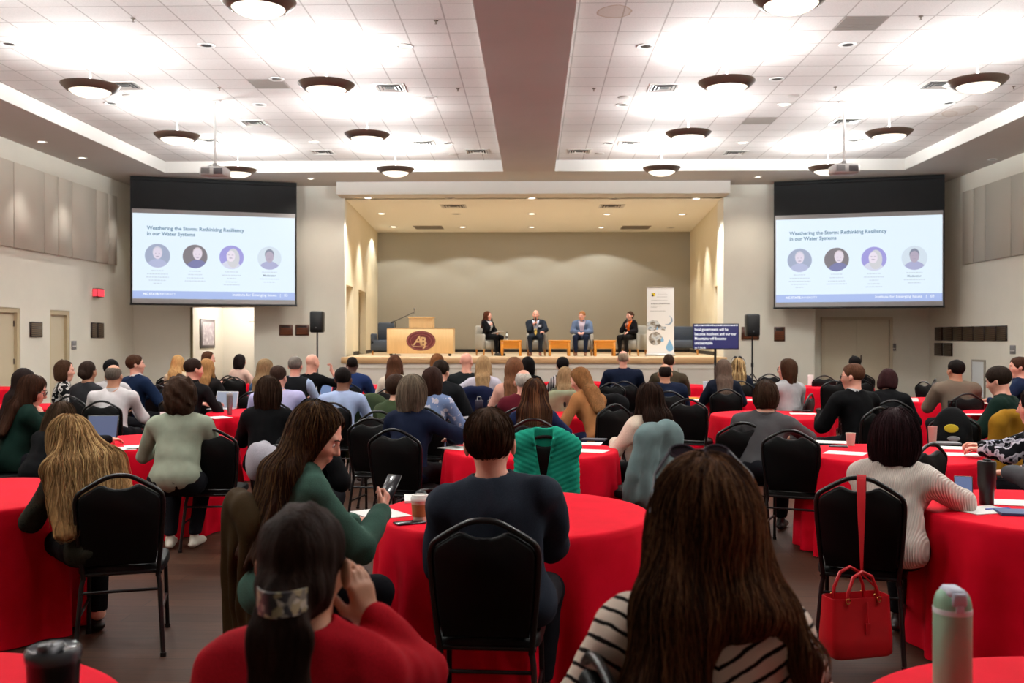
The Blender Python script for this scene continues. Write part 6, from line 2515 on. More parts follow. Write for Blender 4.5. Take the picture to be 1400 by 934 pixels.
# ---- right side
A('greylong', 'person in dark navy top below the caption television', 989, 492, 13.7, 4, ('plain', '1a1f2c', 'sweater'), ('long', '5d4c42', {'len': .22, 'vol': .006}), lean=8, build=1.1)
A('streaks', 'person in blue-black with glasses pushed up, by the television stand', 1009, 490, 16.2, 6, ('plain', '1b2130', 'sweater'), ('curlylong', 'a98c62', {'len': .28, 'strands': 260, 'rad': .004, 'cols': ('2e2019', 'c4a878', '8d6f4a'), 'steps': 22}))
A('greytop', 'person in pale grey sweatshirt and glasses, turned to the left', 1075, 491, 12.4, -24, ('plain', '9b9a9c', 'sweater'), ('bob', '3a2619', {'len': .19}), head=(-40, 0, 0), skin='pink', lean=6, build=1.15, ch=-60)
A('redhair', 'person in black suit and glasses, looking left', 1164, 498, 10.2, -26, ('plain', '0b0b0d', 'blazer'), ('short', '513425'), sex='m', head=(-34, 0, 0), skin='pink', lean=10, build=1.15, collar='c9c6c8')
A('farblack', 'person in black farthest back before the double doors', 1168, 488, 16.8, 0, ('plain', '0b0b0d', 'sweater'), ('short', '100d0d', {'vol': .01}))
A('maroonhair', 'person in black bent over beside the taupe blazer', 1216, 507, 11.6, 14, ('plain', '0b0b0d', 'sweater'), ('bob', '2a1214', {'len': .12}), lean=30, head=(18, 18, 0), build=1.15)
A('taupe', 'person in taupe blazer, back to the viewer', 1306, 493, 12.7, -2, ('wool', '6b5d51', 'blazer'), ('short', '17110f', {'vol': .004}), sex='m', head=(-16, 0, 0), skin='tan', build=1.2, lean=6)
A('bottle', 'person in dark green sweater and grey trousers, turned to the left', 1358, 504, 9.9, -48, ('plain', '14251f', 'sweater'), ('short', '241a14', {'vol': .012}), sex='m', head=(-5, 14, 0), skin='pink', lean=12, trousers='4b4e52', build=1.1, arms=('table', 'lap'))
A('beardright', 'person in navy at the right edge, looking left', 1391, 489, 13.0, -52, ('plain', '17233c', 'sweater'), ('short', '3d261b', {'vol': .006}), sex='m', head=(-30, 0, 0), skin='pink')
A('mustard', 'person with black and white patterned sleeves at the right edge', 1412, 532, 7.3, -62, ('leaf', '0e0e12', 'sweater', 'b0abb6', '77737f'), ('long', '1e1312', {'len': .3}), skin='pink', lean=14, arms=(((.10, .47, .81), (.8, 0, -.6), (0, 1, .1), (0, .3, 1), 34), ((.02, .50, .82), (.8, 0, -.6), (-.1, 1, .15), (.3, .6, .6), 40)))
A('greysleeve', 'person in grey sweatshirt cut off by the right edge', 1462, 560, 6.35, -42, ('plain', '48484b', 'sweater'), ('short', '2a1d16'), sex='m', arms=('table', 'table'), trousers='55565a')

# ---- the panel on the stage
def panelist(key, label, px, ytop, yaw, top, hair, **kw):
    kw.setdefault('h', .014)
    I[key] = person(key, px, ytop, PY, yaw, top=top, hair=hair, label=label, floor=STZ, group='panel on the stage', fine=.008, **kw)


panelist('mod', 'person in black suit with papers, at the left of the stage', 667, 429.5, 128, ('plain', '0b0b0d', 'blazer'), ('long', '4a2616', {'len': .24, 'front': 1}), skin='pink', lean=2, arms=('lap', 'mic'), trousers='0b0b0d', head=(-10, 0, 0))
panelist('tie', 'person in dark suit and yellow tie with microphone, on stage', 732.5, 424.5, 182, ('plain', '23272f', 'blazer', None, None, 'ccd3e4'), None, sex='m', skin='pink', lean=0, arms=(((.16, .33, .68), (.9, -.2, -.5), (.5, .9, 0), (0, .3, 1), 20), 'mic'), trousers='23272f', shoes='6b3a2a', build=1.12)
panelist('blue', 'person in light blue jacket with hands folded, on stage', 795.5, 427, 190, ('plain', '5b6880', 'blazer', None, None, 'c9b8c4'), ('short', 'a0683f'), sex='m', skin='pink', lean=8, arms=('lap', 'lap'), trousers='1b2235', shoes='7a4a30', build=1.15, head=(14, 4, 0))
panelist('orange', 'person in black blazer over orange top speaking into a microphone', 861, 428, 218, ('plain', '171416', 'blazer', None, None, 'e2651a'), ('bun', '3f2a1e', {'z': .03}), skin='pink', lean=6, arms=('lap', 'mic'), trousers='191614', head=(10, 0, 0))

# ---- slide far tables a little so that nobody sits inside one
for key, t_ in TABLES.items():
    if t_[1] < 9 and key not in ('blonde',):
        continue
    ob = TOBJ[key]
    p = Vector((t_[0], t_[1]))
    q = p.copy()
    for _ in range(30):
        push = Vector((0, 0))
        for v_ in I.values():
            if v_['body'].get('group') != 'seated audience':
                continue
            d = q - Vector(v_['loc'][:2])
            if d.length < .93:
                push += d.normalized() * (.93 - d.length) * .5
        q += push
        lim = .12 if t_[1] < 9 else .5
        if (q - p).length > lim:
            q = p + (q - p).normalized() * lim
    ob.location.x, ob.location.y = q
# ------------------------------------------------------------------ chairs seen on their own or placed by their backs
def C(px, ytop, yaw, label, Y=None):
    return chair_px(px, ytop, yaw, label, Y)


C(661, 712, 3, 'black chair under the person in the dark blue suit jacket')
C(163, 652, -18, 'black chair under the person bent over the left edge table')
CB = C(1175, 652, 22, 'black chair with the red handbag hung on it')
CW = C(329, 682, 58, 'black chair draped with a brown coat, under the green-sweater person')
C(1080, 588, 24, 'empty black chair turned right beside the head of the striped sweater person')
C(1016, 578, 10, 'black chair under the person in charcoal shirt')
C(285, 588, -6, 'black chair under the person in pale sage overshirt')
C(388, 571, -6, 'black chair under the person in black sweater, right of sage overshirt')
C(538, 588, 14, 'black chair under the person in plain navy cardigan')
C(507, 573, 8, 'black chair just left of the navy cardigan, before the olive coat')
CO = C(497, 546, 6, 'chair wholly covered by the olive coat')
CT = C(745, 592, 2, 'chair wearing the teal quilted jacket', Y=6.95)
CG = C(903, 584, -48, 'black chair under the grey-green jacket, beside the cream sweater', Y=7.55)
CK = C(832, 545, -14, 'black chair with a black jacket, right of the tan sweater')
C(941, 546, 20, 'empty black chair right of the cream sweater person')
CF = C(364, 634, 62, 'chair with the grey fleece bundle behind the green sweater', Y=5.9)
CM = C(1380, 568, -35, 'chair with the mustard jacket at the right edge', Y=8.9)
CP_ = C(1305, 562, 22, 'chair carrying the black backpack with a yellow mark', Y=9.0)
C(1274, 606, -38, 'empty black chair just right of the white ribbed sweater')
C(1127, 511, 4, 'empty black chair farthest right before the double doors', Y=18.2)
C(1141, 519, 6, 'empty black chair before the far right table, behind the black suit', Y=16.0)
C(1026, 517, -10, 'empty black chair left of the grey sweatshirt', Y=16.4)
C(1052, 509, 4, 'empty black chair behind the grey sweatshirt', Y=19.0)
C(1181, 509, 0, 'empty black chair farther back behind the black suit, near the doors', Y=18.8)
C(1181, 545, 16, 'empty black chair right of the black suit, one of a nested pair', Y=11.0)
C(1263, 520, 70, 'empty black chair seen edge-on left of the taupe blazer, the left one', Y=15.8)
C(1279, 517, -75, 'empty black chair seen edge-on left of the taupe blazer, the right one', Y=16.8)
C(97, 529, 10, 'empty black chair beside the patterned top at the left', Y=13.9)
C(214, 527, -12, 'empty black chair right of the white dress shirt', Y=14.3)
C(228, 515, 6, 'empty black chair far left before the passage', Y=17.6)
C(319, 512, 2, 'empty black chair before the pale pink top', Y=17.4)
C(836, 514, 20, 'empty black chair left of the upright navy suit', Y=15.2)
CN = C(652, 518, 10, 'chair with the navy jacket under the white patterned top', Y=12.9)
CS = C(771, 533, -8, 'chair with the sage jacket left of the tan sweater', Y=12.0)

# ------------------------------------------------------------------ clothes on chairs
chair_jacket(CT, 'plain', ('1b8a72',), 'teal quilted jacket hung over a chair at the centre', w=.92, drop=.44, sleeves=False, style='puffer', opening=True, h=.008, seed=3)
chair_jacket(CG, 'plain', ('66797a',), 'grey-green jacket hung over a chair beside the cream sweater', w=1.12, drop=.50, seed=5, h=.010)
chair_jacket(CW, 'wool', ('33240f',), 'long brown coat hung over the chair at the lower left', w=.98, drop=.80, sleeves=False, low=.035, famp=.016, seed=7, h=.009, name='coat', cat='coat')
chair_jacket(CO, 'plain', ('3b4630',), 'olive green coat hung over a chair left of the navy cardigan', w=1.05, drop=.66, seed=9, name='coat', cat='coat')
chair_jacket(CK, 'plain', ('141416',), 'black jacket hung over the chair right of the tan sweater', w=.95, drop=.42, seed=11, sleeves=False)
chair_jacket(CF, 'wool', ('9c98a0',), 'light grey fleece bundled over a chair behind the green sweater', w=.95, drop=.28, seed=13, sleeves=False, hood=True, h=.009, name='fleece')
chair_jacket(CM, 'plain', ('8d651a',), 'mustard yellow jacket hung over a chair at the right edge', w=.9, drop=.5, seed=15)
chair_jacket(CN, 'plain', ('161d38',), 'navy jacket hung over the chair of the white patterned top', w=1.0, drop=.4, seed=17, h=.014)
chair_jacket(CS, 'plain', ('83886f',), 'sage green jacket hung over a chair before the tan sweater', w=1.0, drop=.5, seed=19, h=.014)

# ------------------------------------------------------------------ red handbag on its strap
redl = mat('red leather', 'b5101c', .38, var=.08, vscale=12, bump=.1, bscale=160)
gold = mat('gold hardware', 'c9a25a', .25, 1.0)
ct = CB.matrix_basis @ Vector((.01, back_y(CH), CH))
ca = CB.rotation_euler.z
bag = empty('handbag', (ct.x - .085, ct.y - .17, .115), ca + math.radians(38))
tag(bag, 'red leather handbag hanging by its strap from a black chair', 'handbag')
mb = MB()
bw2, bd2, bhh = .165, .085, .285
prof = [(-.88, 0), (-1, .01), (-1.0, .12), (-.96, bhh)]
vs, fs = [], []
for sc, z in ((.92, 0), (1.0, .012), (1.02, .10), (1.0, .2), (.97, bhh), (.93, bhh), (.94, .2), (.95, .03)):
    for k in range(24):
        a = 2 * PI * k / 24
        c_, s_ = math.cos(a), math.sin(a)
        e = .28
        tp_ = .72 if z > .19 else .72 + .28 * (1 - z / .19)
        vs.append((bw2 * math.copysign(abs(c_) ** e, c_) * sc, bd2 * math.copysign(abs(s_) ** e, s_) * sc * tp_, z))
for i in range(7):
    for k in range(24):
        k2 = (k + 1) % 24
        fs.append((i * 24 + k, i * 24 + k2, (i + 1) * 24 + k2, (i + 1) * 24 + k))
fs += [tuple(range(24))[::-1], tuple(7 * 24 + k for k in range(24))]
mb.add(vs, fs, 0, True)
mb.build('bag_body', redl, bag)
for sy in (-1, 1):
    hb = MB()
    pts = [(-.085, sy * .06, bhh - .03), (-.08, sy * .058, bhh + .03), (-.05, sy * .055, bhh + .10), (0, sy * .05, bhh + .125), (.05, sy * .055, bhh + .10), (.08, sy * .058, bhh + .03), (.085, sy * .06, bhh - .03)]
    hb.tube(pts, .0085, 8)
    hd_ = hb.build('handle', redl, bag)
    rg = MB()
    for sx in (-1, 1):
        rg.tube([(sx * .085 + .012 * math.cos(a), sy * .066, bhh - .01 + .012 * math.sin(a)) for a in [2 * PI * k / 12 for k in range(12)]], .003, 6, 0, True)
    rg.build('ring', gold, hd_)
MB().tube([(.02, -.066, bhh - .02), (.015, -.074, bhh - .07), (.018, -.073, bhh - .12)], .004, 6).box((.006, -.078, bhh - .17), (.03, -.072, bhh - .12)).build('tassel', redl, bag)
# the strap: a flat band over the chair back, twisting down to the bag
loc2 = lambda p: bag.matrix_basis.inverted() @ Vector(p)
fw = Vector((math.sin(-ca), math.cos(-ca), 0))
rt = Vector((math.cos(ca), math.sin(ca), 0))
sb = MB()
path = [(ct + fw * .03 + Vector((0, 0, -.10)), rt * .022), (ct + fw * .022 + Vector((0, 0, -.01)), rt * .022), (ct + Vector((0, 0, .017)), rt * .022), (ct - fw * .024 + Vector((0, 0, -.005)), rt * .022),
        (ct - fw * .075 + Vector((.004, 0, -.17)), rt * .018), (ct - fw * .115 + Vector((.008, 0, -.33)), rt * .010), (ct - fw * .135 + Vector((.010, -.0, -.45)), rt * .006), (bag.matrix_basis @ Vector((.11, .0, bhh + .03)), rt * .006), (bag.matrix_basis @ Vector((.135, .0, bhh - .03)), rt * .007)]
for p_, w_ in path:
    for s_ in (-1, 1):
        sb.v.append(tuple(loc2(p_ + w_ * s_)))
n0 = len(sb.v)
for p_, w_ in path:
    for s_ in (-1, 1):
        sb.v.append(tuple(loc2(p_ + w_ * s_ - fw * .003)))
for i in range(len(path) - 1):
    a = i * 2
    for q in ((a, a + 1, a + 3, a + 2), (n0 + a + 2, n0 + a + 3, n0 + a + 1, n0 + a), (a, a + 2, n0 + a + 2, n0 + a), (a + 1, n0 + a + 1, n0 + a + 3, a + 3)):
        sb.f.append(q)
        sb.mi.append(0)
        sb.sm.append(True)
sb.build('strap', redl, bag)
ch_ = MB()
for k in range(6):
    p_ = Vector((.112 + .006 * (k % 2), .002, bhh + .02 - k * .016))
    ch_.tube([p_ + Vector((.006 * math.cos(a), 0, .009 * math.sin(a))) for a in [2 * PI * q / 10 for q in range(10)]], .002, 5, 0, True)
ch_.build('clasp_chain', gold, bag)

# black backpack with a yellow mark
M_ = CP_.matrix_basis
o = empty('backpack', M_ @ Vector((-.02, back_y(.7) - .02, .60)), CP_.rotation_euler.z)
tag(o, 'black backpack with a yellow mark hung on a chair back', 'backpack')
bkm = mat('black nylon', '0a0a0c', .7, spec=.1, bump=.3, bscale=90)
blob('bag_body', [ell(V(0, -.10, .20), V(.17, .10, .22), None, .04), ell(V(0, -.16, .13), V(.13, .07, .12), None, .03), cone(V(-.1, -.1, .06), V(.1, -.1, .06), .085, .085, .04)], .012, bkm, o, lambda d, P: d + .005 * wob(P, 26, 2))
MB().tube([(-.03, -.06, .41), (-.03, -.03, .47), (.03, -.03, .47), (.03, -.06, .41)], .009, 8).build('top_loop', bkm, o)
MB().lathe([(1e-6, .004), (.05, .002), (.055, -.006)], 20, 0, Matrix.Translation((-.01, -.232, .235)) @ Matrix.Rotation(PI / 2, 4, 'X') @ Matrix.Diagonal((1.1, .7, 1, 1))).build('emblem', mat('yellow badge', 'c7ae1e', .6), o)
MB().lathe([(1e-6, .004), (.04, .002), (.045, -.006)], 20, 0, Matrix.Translation((.01, -.242, .145)) @ Matrix.Rotation(PI / 2, 4, 'X') @ Matrix.Diagonal((1.2, .5, 1, 1))).build('emblem', mat('grey badge', '8b8a8c', .6), o)

# ------------------------------------------------------------------ things on the tables
# front corners
gx, gy = at(1302, 900, 2.42).x, 2.42
mint = mat('mint steel', '8fb39b', .42, .15)
b_ = MB().lathe([(1e-6, 0), (.042, 0), (.045, .004), (.045, .232), (.0445, .236)], 40, cap=False).build('water_bottle', mint, None, (gx, gy, TZ))
tag(b_, 'mint green water bottle on the table in the bottom right corner', 'bottle')
MB().lathe([(.0456, .228), (.0456, .240), (.044, .241)], 40, cap=False).build('white_band', mat('pale band', 'c9cfd4', .5), b_)
MB().lathe([(.0445, .240), (.0435, .252), (.041, .264), (.036, .276), (.028, .283), (1e-6, .284)], 36, cap=False).build('lid', mat('mint lid', '80a68c', .45), b_)
MB().box((-.024, -.040, .268), (.024, .030, .292), bev=.009).box((-.018, -.046, .252), (.018, -.036, .285), bev=.004).box((-.010, -.0475, .236), (.010, -.040, .256), bev=.003).build('flip_spout', mat('lilac grey plastic', 'b3b3c4', .4), b_)
tx, ty_ = at(73, 900, 1.95).x, 1.95
t_ = MB().lathe([(1e-6, 0), (.036, 0), (.040, .006), (.051, .255), (.052, .26)], 40, cap=False).build('tumbler', mat('black tumbler coat', '17171a', .35), None, (tx, ty_, TZ))
tag(t_, 'black travel tumbler with clear lid in the bottom left corner', 'tumbler')
ld = MB().lathe([(.052, .252), (.0545, .26), (.0545, .272), (.050, .278), (.042, .270), (1e-6, .268)], 40, cap=False).build('lid', mat('smoked clear lid', '4c4d52', .12), t_)
MB().box((-.018, -.042, .268), (.018, .02, .287), bev=.006).box((-.012, -.046, .28), (.012, -.02, .295), bev=.004).build('slider', mat('lid slider', '6a6b70', .2), ld)
# suit table
sheet(520, 703, .215, .28, 35, 'white handout under the hands of the green sweater')
sheet(590, 683, .30, .23, 8, 'stack of papers on a clipboard, left of the blue suit', t=.012)
c_ = cup(574, 712, 'paper coffee cup with brown sleeve on the nearest red table', r=.043, h=.105, col='d6cbbb', sleeve='9a6b3a', lid='e0dcd6')
x, y = lie(590, 681)
hp = MB()
for sx in (-1, 1):
    hp.lathe([(1e-6, 0), (.03, 0), (.034, .012), (.024, .026), (1e-6, .026)], 18, 0, Matrix.Translation((sx * .06, 0, 0)))
hp.tube([(-.06, 0, .02), (-.07, .06, .02), (-.03, .12, .016), (.03, .12, .016), (.07, .06, .02), (.06, 0, .02)], .007, 8)
tag(hp.build('headphones', blackm, None, (x, y, TZ + .014)), 'black headphones lying on the clipboard papers', 'headphones')
o = MB().box((-.037, -.075, 0), (.037, .075, .009), bev=.004).build('phone', mat('dark phone glass', '1b1b20', .15), None, (*lie(560, 716), TZ + .001), math.radians(-60))
tag(o, 'dark phone lying at the edge of the nearest red table', 'phone')
x, y = lie(563, 705)
o = MB().add([(-.05, -.03, 0), (.05, -.04, 0), (.06, .03, .004), (0, .05, .012), (-.05, .03, .003)], [(0, 1, 2, 3, 4)], 0).add([(-.05, -.03, .003), (.05, -.04, .003), (.06, .03, .007), (0, .05, .015), (-.05, .03, .006)], [(4, 3, 2, 1, 0)], 0).build('napkin', mat('tan napkin', 'b9964a', .85), None, (x + .06, y - .02, TZ + .001))
tag(o, 'crumpled tan napkin beside the paper coffee cup', 'napkin')
# teal table
sheet(800, 607, .22, .28, 80, 'white handout on the teal-jacket table, farther one at the right')
sheet(806, 617, .22, .28, 70, 'white handout on the teal-jacket table, nearer one at the right')
sheet(812, 602, .15, .21, 75, 'dark notebook on the handout of the teal-jacket table', mat('navy notebook', '2b3442', .5), .012, 'notebook', 'notebook', 'notebooks on the tables')
sheet(627, 613, .22, .28, 50, 'white handout under the navy cardigan elbow')
sheet(706, 600, .24, .17, 0, 'white folded card beside the navy tee', fold=True)
# sage table
laptop(133, 604, 6, 'open laptop with a blue display on the left table', w=.27)
sheet(160, 614, .30, .22, 20, 'white handout before the open laptop')
sheet(196, 612, .22, .28, -60, 'white handout beside the pale sage overshirt', fold=True)
# grey table
sheet(1138, 605, .22, .28, 70, 'white handout beside the charcoal sleeve, farther one')
sheet(1156, 620, .22, .30, 60, 'white handout on the right table, nearest the edge')
o = MB().box((-.037, -.075, 0), (.037, .075, .010), bev=.004).build('phone', mat('teal phone case', '2c4247', .3), None, (*lie(1146, 611), TZ + .001), math.radians(75))
tag(o, 'dark teal phone beside the charcoal shirt arm', 'phone')
cup(1163, 609, 'plain white paper cup on the right table', r=.040, h=.10, col='d3c6b8')
cup(1275, 606, 'pale pink cup with a small dark mark, behind the ribbed sweater', r=.038, h=.14, col='d39c92')
sheet(1322, 622, .22, .32, 80, 'long white handout on the right table by the patterned sleeve, nearer one')
sheet(1312, 613, .22, .30, 75, 'white handout on the right table by the patterned sleeve, farther one')
sheet(1293, 607, .16, .22, 80, 'closed grey notebook near the pale pink cup', mat('grey notebook', '77757a', .5), .014, 'notebook', 'notebook', 'notebooks on the tables')
# white sweater table
tumbler(1349, 690, 'tall black tumbler beside the white ribbed sleeve', .047, .215, '121113')
sheet(1345, 698, .20, .28, -70, 'white handout under the white ribbed sleeve')
sheet(1386, 688, .20, .26, 75, 'white paper at the right edge beside the blue notebook')
sheet(1394, 703, .15, .21, 80, 'blue notebook at the right edge', mat('blue notebook', '33507e', .5), .014, 'notebook', 'notebook', 'notebooks on the tables')
x, y = lie(1366, 698)
tag(MB().tube([(-.07, 0, .006), (.06, .03, .006), (.075, .034, .006)], [.0045, .0045, .001], 8).build('pen', mat('blue pen', '2b45a8', .3), None, (x, y, TZ)), 'blue pen on the handout beside the white ribbed sleeve', 'pen')
x, y = lie(1318, 676)
o = empty('phone', (x, y, TZ + .001), math.radians(-20))
tag(o, 'folded-open phone with lit display beside the black tumbler', 'phone')
M_ = Matrix.Translation((0, .03, .006)) @ Matrix.Rotation(math.radians(-25), 4, 'X')
b_ = MB().box((-.05, 0, -.004), (.05, .008, .10), M=M_, bev=.003).box((-.05, -.05, 0), (.05, .03, .008), bev=.003).build('phone_body', blackm, o)
MB().box((-.045, -.001, .006), (.045, .0, .094), M=M_).build('display', emit('phone display', '6a80b4', .6), b_)
# farther tables
tumbler(314, 567, 'brushed steel tumbler on the table before the black sweater', .036, .23, '8f8d8c', .3, .8, 'a5a3a2')
laptop(303, 560, -10, 'white laptop by the black collared shirt', ('c9c8cc', 'b9c2d8'), w=.30)
sheet(299, 571, .22, .3, 40, 'white handout beside the brushed steel tumbler')
tumbler(449, 536, 'dark tumbler beside the laptop of the black vest', .037, .17, '3a3638')
laptop(436, 542, -8, 'silver laptop before the black vest', ('b9b8bf', '7fa0d8'), w=.32)
sheet(92, 563, .22, .3, 60, 'white handout left of the white dress shirt')
sheet(84, 556, .22, .28, 30, 'folded white handout at the table of the white dress shirt', fold=True)
for px, py, l in [(82, 562, 'nearer one'), (88, 559, 'farther one')]:
    cup(px, py, 'white cup behind the bottle green blazer, ' + l, r=.036, h=.09, col='b9b6b8')


def card(px, py, w_, h_, label, rot=0, m=None):
    x, y = lie(px, py)
    o = MB().add([(-w_ / 2, -.04, 0), (w_ / 2, -.04, 0), (w_ / 2, 0, h_), (-w_ / 2, 0, h_), (-w_ / 2, .04, 0), (w_ / 2, .04, 0)], [(0, 1, 2, 3), (3, 2, 5, 4), (0, 3, 4), (1, 5, 2), (0, 4, 5, 1)]).build('table_card', m or paperm, None, (x, y, TZ + .001), math.radians(rot))
    return tag(o, label, 'table card', 'standing table cards')


card(187, 543, .10, .24, 'tall white card standing beside the navy suit', 10)
card(426, 545, .17, .22, 'pale card standing before the raised hand', -5)
card(1108, 527, .10, .20, 'white card standing on the far table by the double doors')
card(1249, 549, .12, .05, 'low white card on the table of the taupe blazer')
card(232, 594, .17, .21, 'white card standing left of the pale sage overshirt', 12)
card(697, 568, .16, .09, 'low white card behind the suit wearer head', -5)
sheet(945, 545, .22, .18, 10, 'yellow paper on the table of the dark navy top', mat('yellow paper', 'c9a22e', .8), .012)
sheet(957, 547, .22, .28, 70, 'white handout right of the yellow paper')
laptop(972, 541, 8, 'white tablet screen left of the dark navy top', ('bdbcc0', 'd3d2da'), w=.16)
sheet(1022, 547, .24, .3, 60, 'white papers right of the dark navy top')
sheet(1098, 566, .22, .30, 80, 'white papers before the black suit elbow')
x, y = lie(1096, 563)
tag(MB().box((-.12, -.02, 0), (.12, .02, .014), bev=.005).build('glasses_case', blackm, None, (x, y, TZ + .005), .2), 'black case on the papers before the black suit', 'case')
sheet(1334, 551, .22, .3, 85, 'white handout on the table of the taupe blazer')
sheet(1332, 567, .22, .34, 85, 'white handout beside the dark green sweater')
for px, c1, l in [(655, '241d33', 'dark purple'), (672, '1b1b1d', 'black')]:
    x, y = lie(px, 562)
    g_ = MB().box((-.05, -.03, 0), (.05, .03, .135), bev=.006).build('gift_bag', mat('paper bag ' + c1, c1, .6), None, (x, y, TZ))
    tag(g_, 'small %s paper bag on the table behind the suit wearer' % l, 'paper bag')
    MB().tube([(-.025, 0, .13), (-.02, 0, .175), (.02, 0, .175), (.025, 0, .13)], .003, 6).build('handle', paperm, g_)
sheet(640, 572, .18, .26, -30, 'grey tablet leaning flat beside the flower-print blouse', mat('tablet grey', '8b8b90', .35), .012, 'tablet', 'tablet', 'devices on the tables')

# ------------------------------------------------------------------ things people wear and hold
def local(Ix, key_pts):
    return [Vector(p) for p in key_pts]


R_ = I['red']
hd3 = R_['hd3']
mbk = MB()
pts = []
n_ = 12
for i in range(n_ + 1):
    t = -1 + 2 * i / n_
    pts.append((t * .046, -.186 + .046 * t * t))
for off, s in ((0, 1), (.007, -1)):
    for x_, y_ in pts:
        mbk.v += [tuple(hd3(x_, y_ + off, -.050)), tuple(hd3(x_, y_ + off, -.006))]
b0 = 2 * (n_ + 1)
for i in range(n_):
    a = 2 * i
    for q in ((a, a + 2, a + 3, a + 1), (b0 + a + 1, b0 + a + 3, b0 + a + 2, b0 + a), (a + 1, a + 3, b0 + a + 3, b0 + a + 1), (a, b0 + a, b0 + a + 2, a + 2)):
        mbk.f.append(q)
        mbk.mi.append(0)
        mbk.sm.append(True)
n = N('shell barrette')
v = n.new('ShaderNodeTexVoronoi')
v.inputs['Scale'].default_value = 70
n.link(n.obj(), v.inputs['Vector'])
n.color(n.ramp(n.sep(v.outputs['Color'])[0], [(.15, '3b3d42'), (.4, '8e8b82'), (.6, 'b3a988'), (.8, 'cfcabf')], 'CONSTANT'))
n.b.inputs['Roughness'].default_value = .3
mbk.build('barrette', n.m, R_['body'])
glasses(I['stripes'], '2b2230', up=.02, tint='241a26')
glasses(I['streaks'], '17151a', up=.02, tint='1b181c')
glasses(I['darkgreen'], '2a1c18')
glasses(I['greytop'], '1b1a1c')
glasses(I['redhair'], '1b1a1c')
glasses(I['mod'], '2a2426') if False else None
# green lanyard under the suit collar
Sx = I['suit']
M_ = Matrix.Translation(Vector(Sx['Nk'] + Sx['nax'] * .02)) @ Vector(Sx['nax']).to_track_quat('Z', 'Y').to_matrix().to_4x4()
rr_ = Sx['nr'] + .021
MB().lathe([(rr_ + .004, -.012), (rr_ + .003, .010), (rr_ - .002, .011), (rr_ - .001, -.012)], 32, 0, M_, cap=False).build('lanyard', mat('green lanyard', '1f6b46', .6), Sx['body'])
# phone in the hand of the green sweater
G = I['green']
W = G['W'][1]
hdv = unit((-.35, .6, .65))
o = MB().box((-.038, -.005, -.08), (.038, .005, .08), bev=.004).build('phone', mat('dark phone glass', '1b1b20', .15))
Mw = Matrix.Translation(G['body'].location) @ Matrix.Rotation(G['th'], 4, 'Z')
zx = Vector(hdv)
o.matrix_world = Mw @ Matrix.Translation(Vector(W + hdv * .105 + V(-.03, .015, .015))) @ Matrix.Rotation(.5, 4, 'Z') @ Matrix.Rotation(math.radians(-42), 4, 'X')
tag(o, 'dark phone held up by the person in the sage green sweater', 'phone')
# microphones, papers, tie, badges on the stage
for k_, l in (('mod', 'black microphone held by the person with papers on stage'), ('tie', 'black microphone held by the person with the yellow tie'), ('orange', 'black microphone held by the person in the orange top')):
    J = I[k_]
    W = J['W'][1]
    Mw = Matrix.Translation(J['body'].location) @ Matrix.Rotation(J['th'], 4, 'Z')
    tip = J['H'] + J['HR'][:, 1] * .125 - J['HR'][:, 2] * .085
    hand = W + unit((-.7, .55, .5)) * .085
    ax = unit(tip - hand)
    a_, b_ = hand - ax * .10, hand + ax * .10
    mm = MB().tube([a_, b_], [.013, .018], 10).build('microphone', blackm)
    MB().lathe([(1e-6, -.03), (.022, -.024), (.028, 0), (.02, .024), (1e-6, .03)], 14, 0, Matrix.Translation(Vector(b_ + ax * .02)) @ Vector(ax).to_track_quat('Z', 'Y').to_matrix().to_4x4()).build('grille', mat('microphone grey', '3c3b3c', .5), mm)
    mm.matrix_world = Mw
    tag(mm, l, 'microphone')
J = I['mod']
Mw = Matrix.Translation(J['body'].location) @ Matrix.Rotation(J['th'], 4, 'Z')
o = MB().box((-.11, -.14, 0), (.11, .14, .012)).build('paper_sheet', paperm)
o.matrix_world = Mw @ Matrix.Translation((-.04, .36, .66)) @ Matrix.Rotation(.25, 4, 'X')
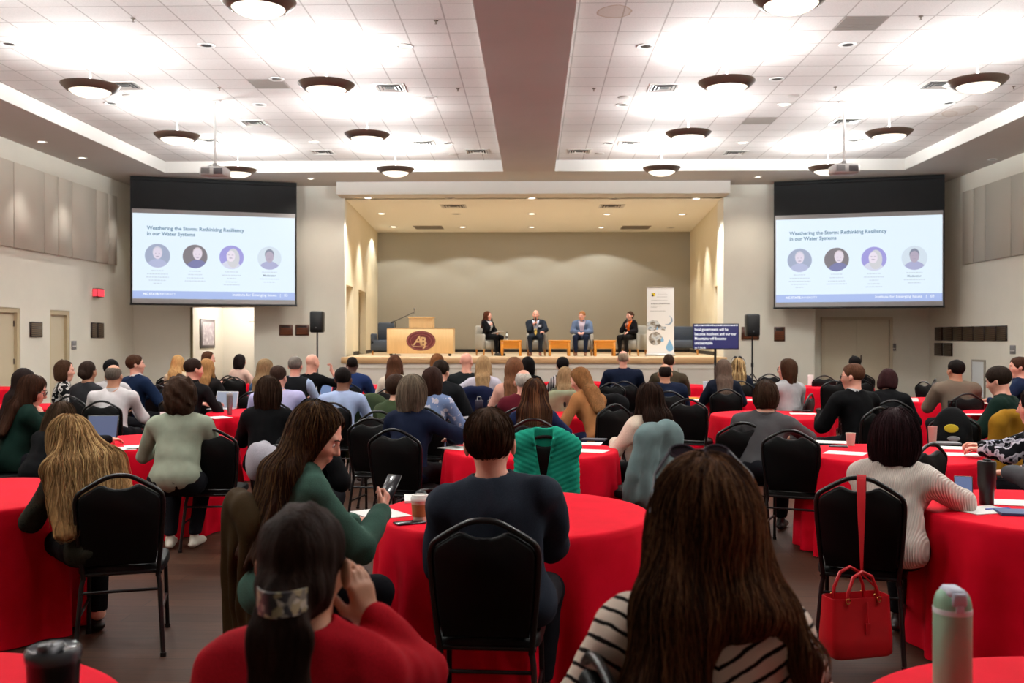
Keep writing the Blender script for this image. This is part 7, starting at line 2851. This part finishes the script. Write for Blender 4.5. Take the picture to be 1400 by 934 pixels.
tag(o, 'white papers on the lap of the black-suited person on stage', 'paper')


def chest_patch(J, name, pts, m, dy=.0, wdt=.004):
    """a small flat thing lying on the chest, given in (right, up) from the neck"""
    from mathutils.bvhtree import BVHTree
    me = J['garment'].data
    bv = BVHTree.FromPolygons([v_.co for v_ in me.vertices], [p.vertices for p in me.polygons])
    out = []
    for x_, z_ in pts:
        o_ = J['Nk'] + J['rr'] * x_ + J['u'] * z_ + J['ff'] * .6
        hit = bv.ray_cast(Vector(o_), Vector(-J['ff']))[0]
        out.append(hit + Vector(J['ff']) * (.008 + dy) if hit is not None else Vector(J['Nk'] + J['rr'] * x_ + J['u'] * z_ + J['ff'] * (.135 + dy)))
    mb = MB()
    n_ = len(out)
    bk = [p - Vector(J['ff']) * wdt for p in out]
    mb.add(out + bk, [list(range(n_)), list(range(n_, 2 * n_))[::-1]] + [[i, (i + 1) % n_, n_ + (i + 1) % n_, n_ + i] for i in range(n_)])
    return mb.build(name, m, J['body'])


badge = mat('white badge', 'e3e2e6', .5)
chest_patch(I['tie'], 'name_badge', [(-.16, -.13), (-.08, -.13), (-.08, -.19), (-.16, -.19)], badge)
chest_patch(I['orange'], 'name_badge', [(-.01, -.15), (.06, -.15), (.06, -.20), (-.01, -.20)], badge, .01)
chest_patch(I['mod'], 'name_badge', [(.05, -.12), (.10, -.12), (.10, -.20), (.05, -.20)], badge)
chest_patch(I['tie'], 'necktie', [(-.02, -.05), (.02, -.05), (.035, -.36), (0, -.42), (-.035, -.36)], mat('gold necktie', 'c9a038', .5), .012, .02)
# light jacket laid beside, wrist band of the bottle green blazer
D = I['darkgreen']
W, E = D['W'][1], D['E'][1]
MB().tube([tuple(W + (W - E) * .02 + np.cross(unit(W - E), unit((.3, .2, 1))) * .030 * math.cos(a) + np.cross(np.cross(unit(W - E), unit((.3, .2, 1))), unit(W - E)) * .030 * math.sin(a)) for a in [2 * PI * k / 16 for k in range(16)]], .004, 6, 0, True).build('bracelet', blackm, D['body'])

# keep every far table clear of the people who sit at it
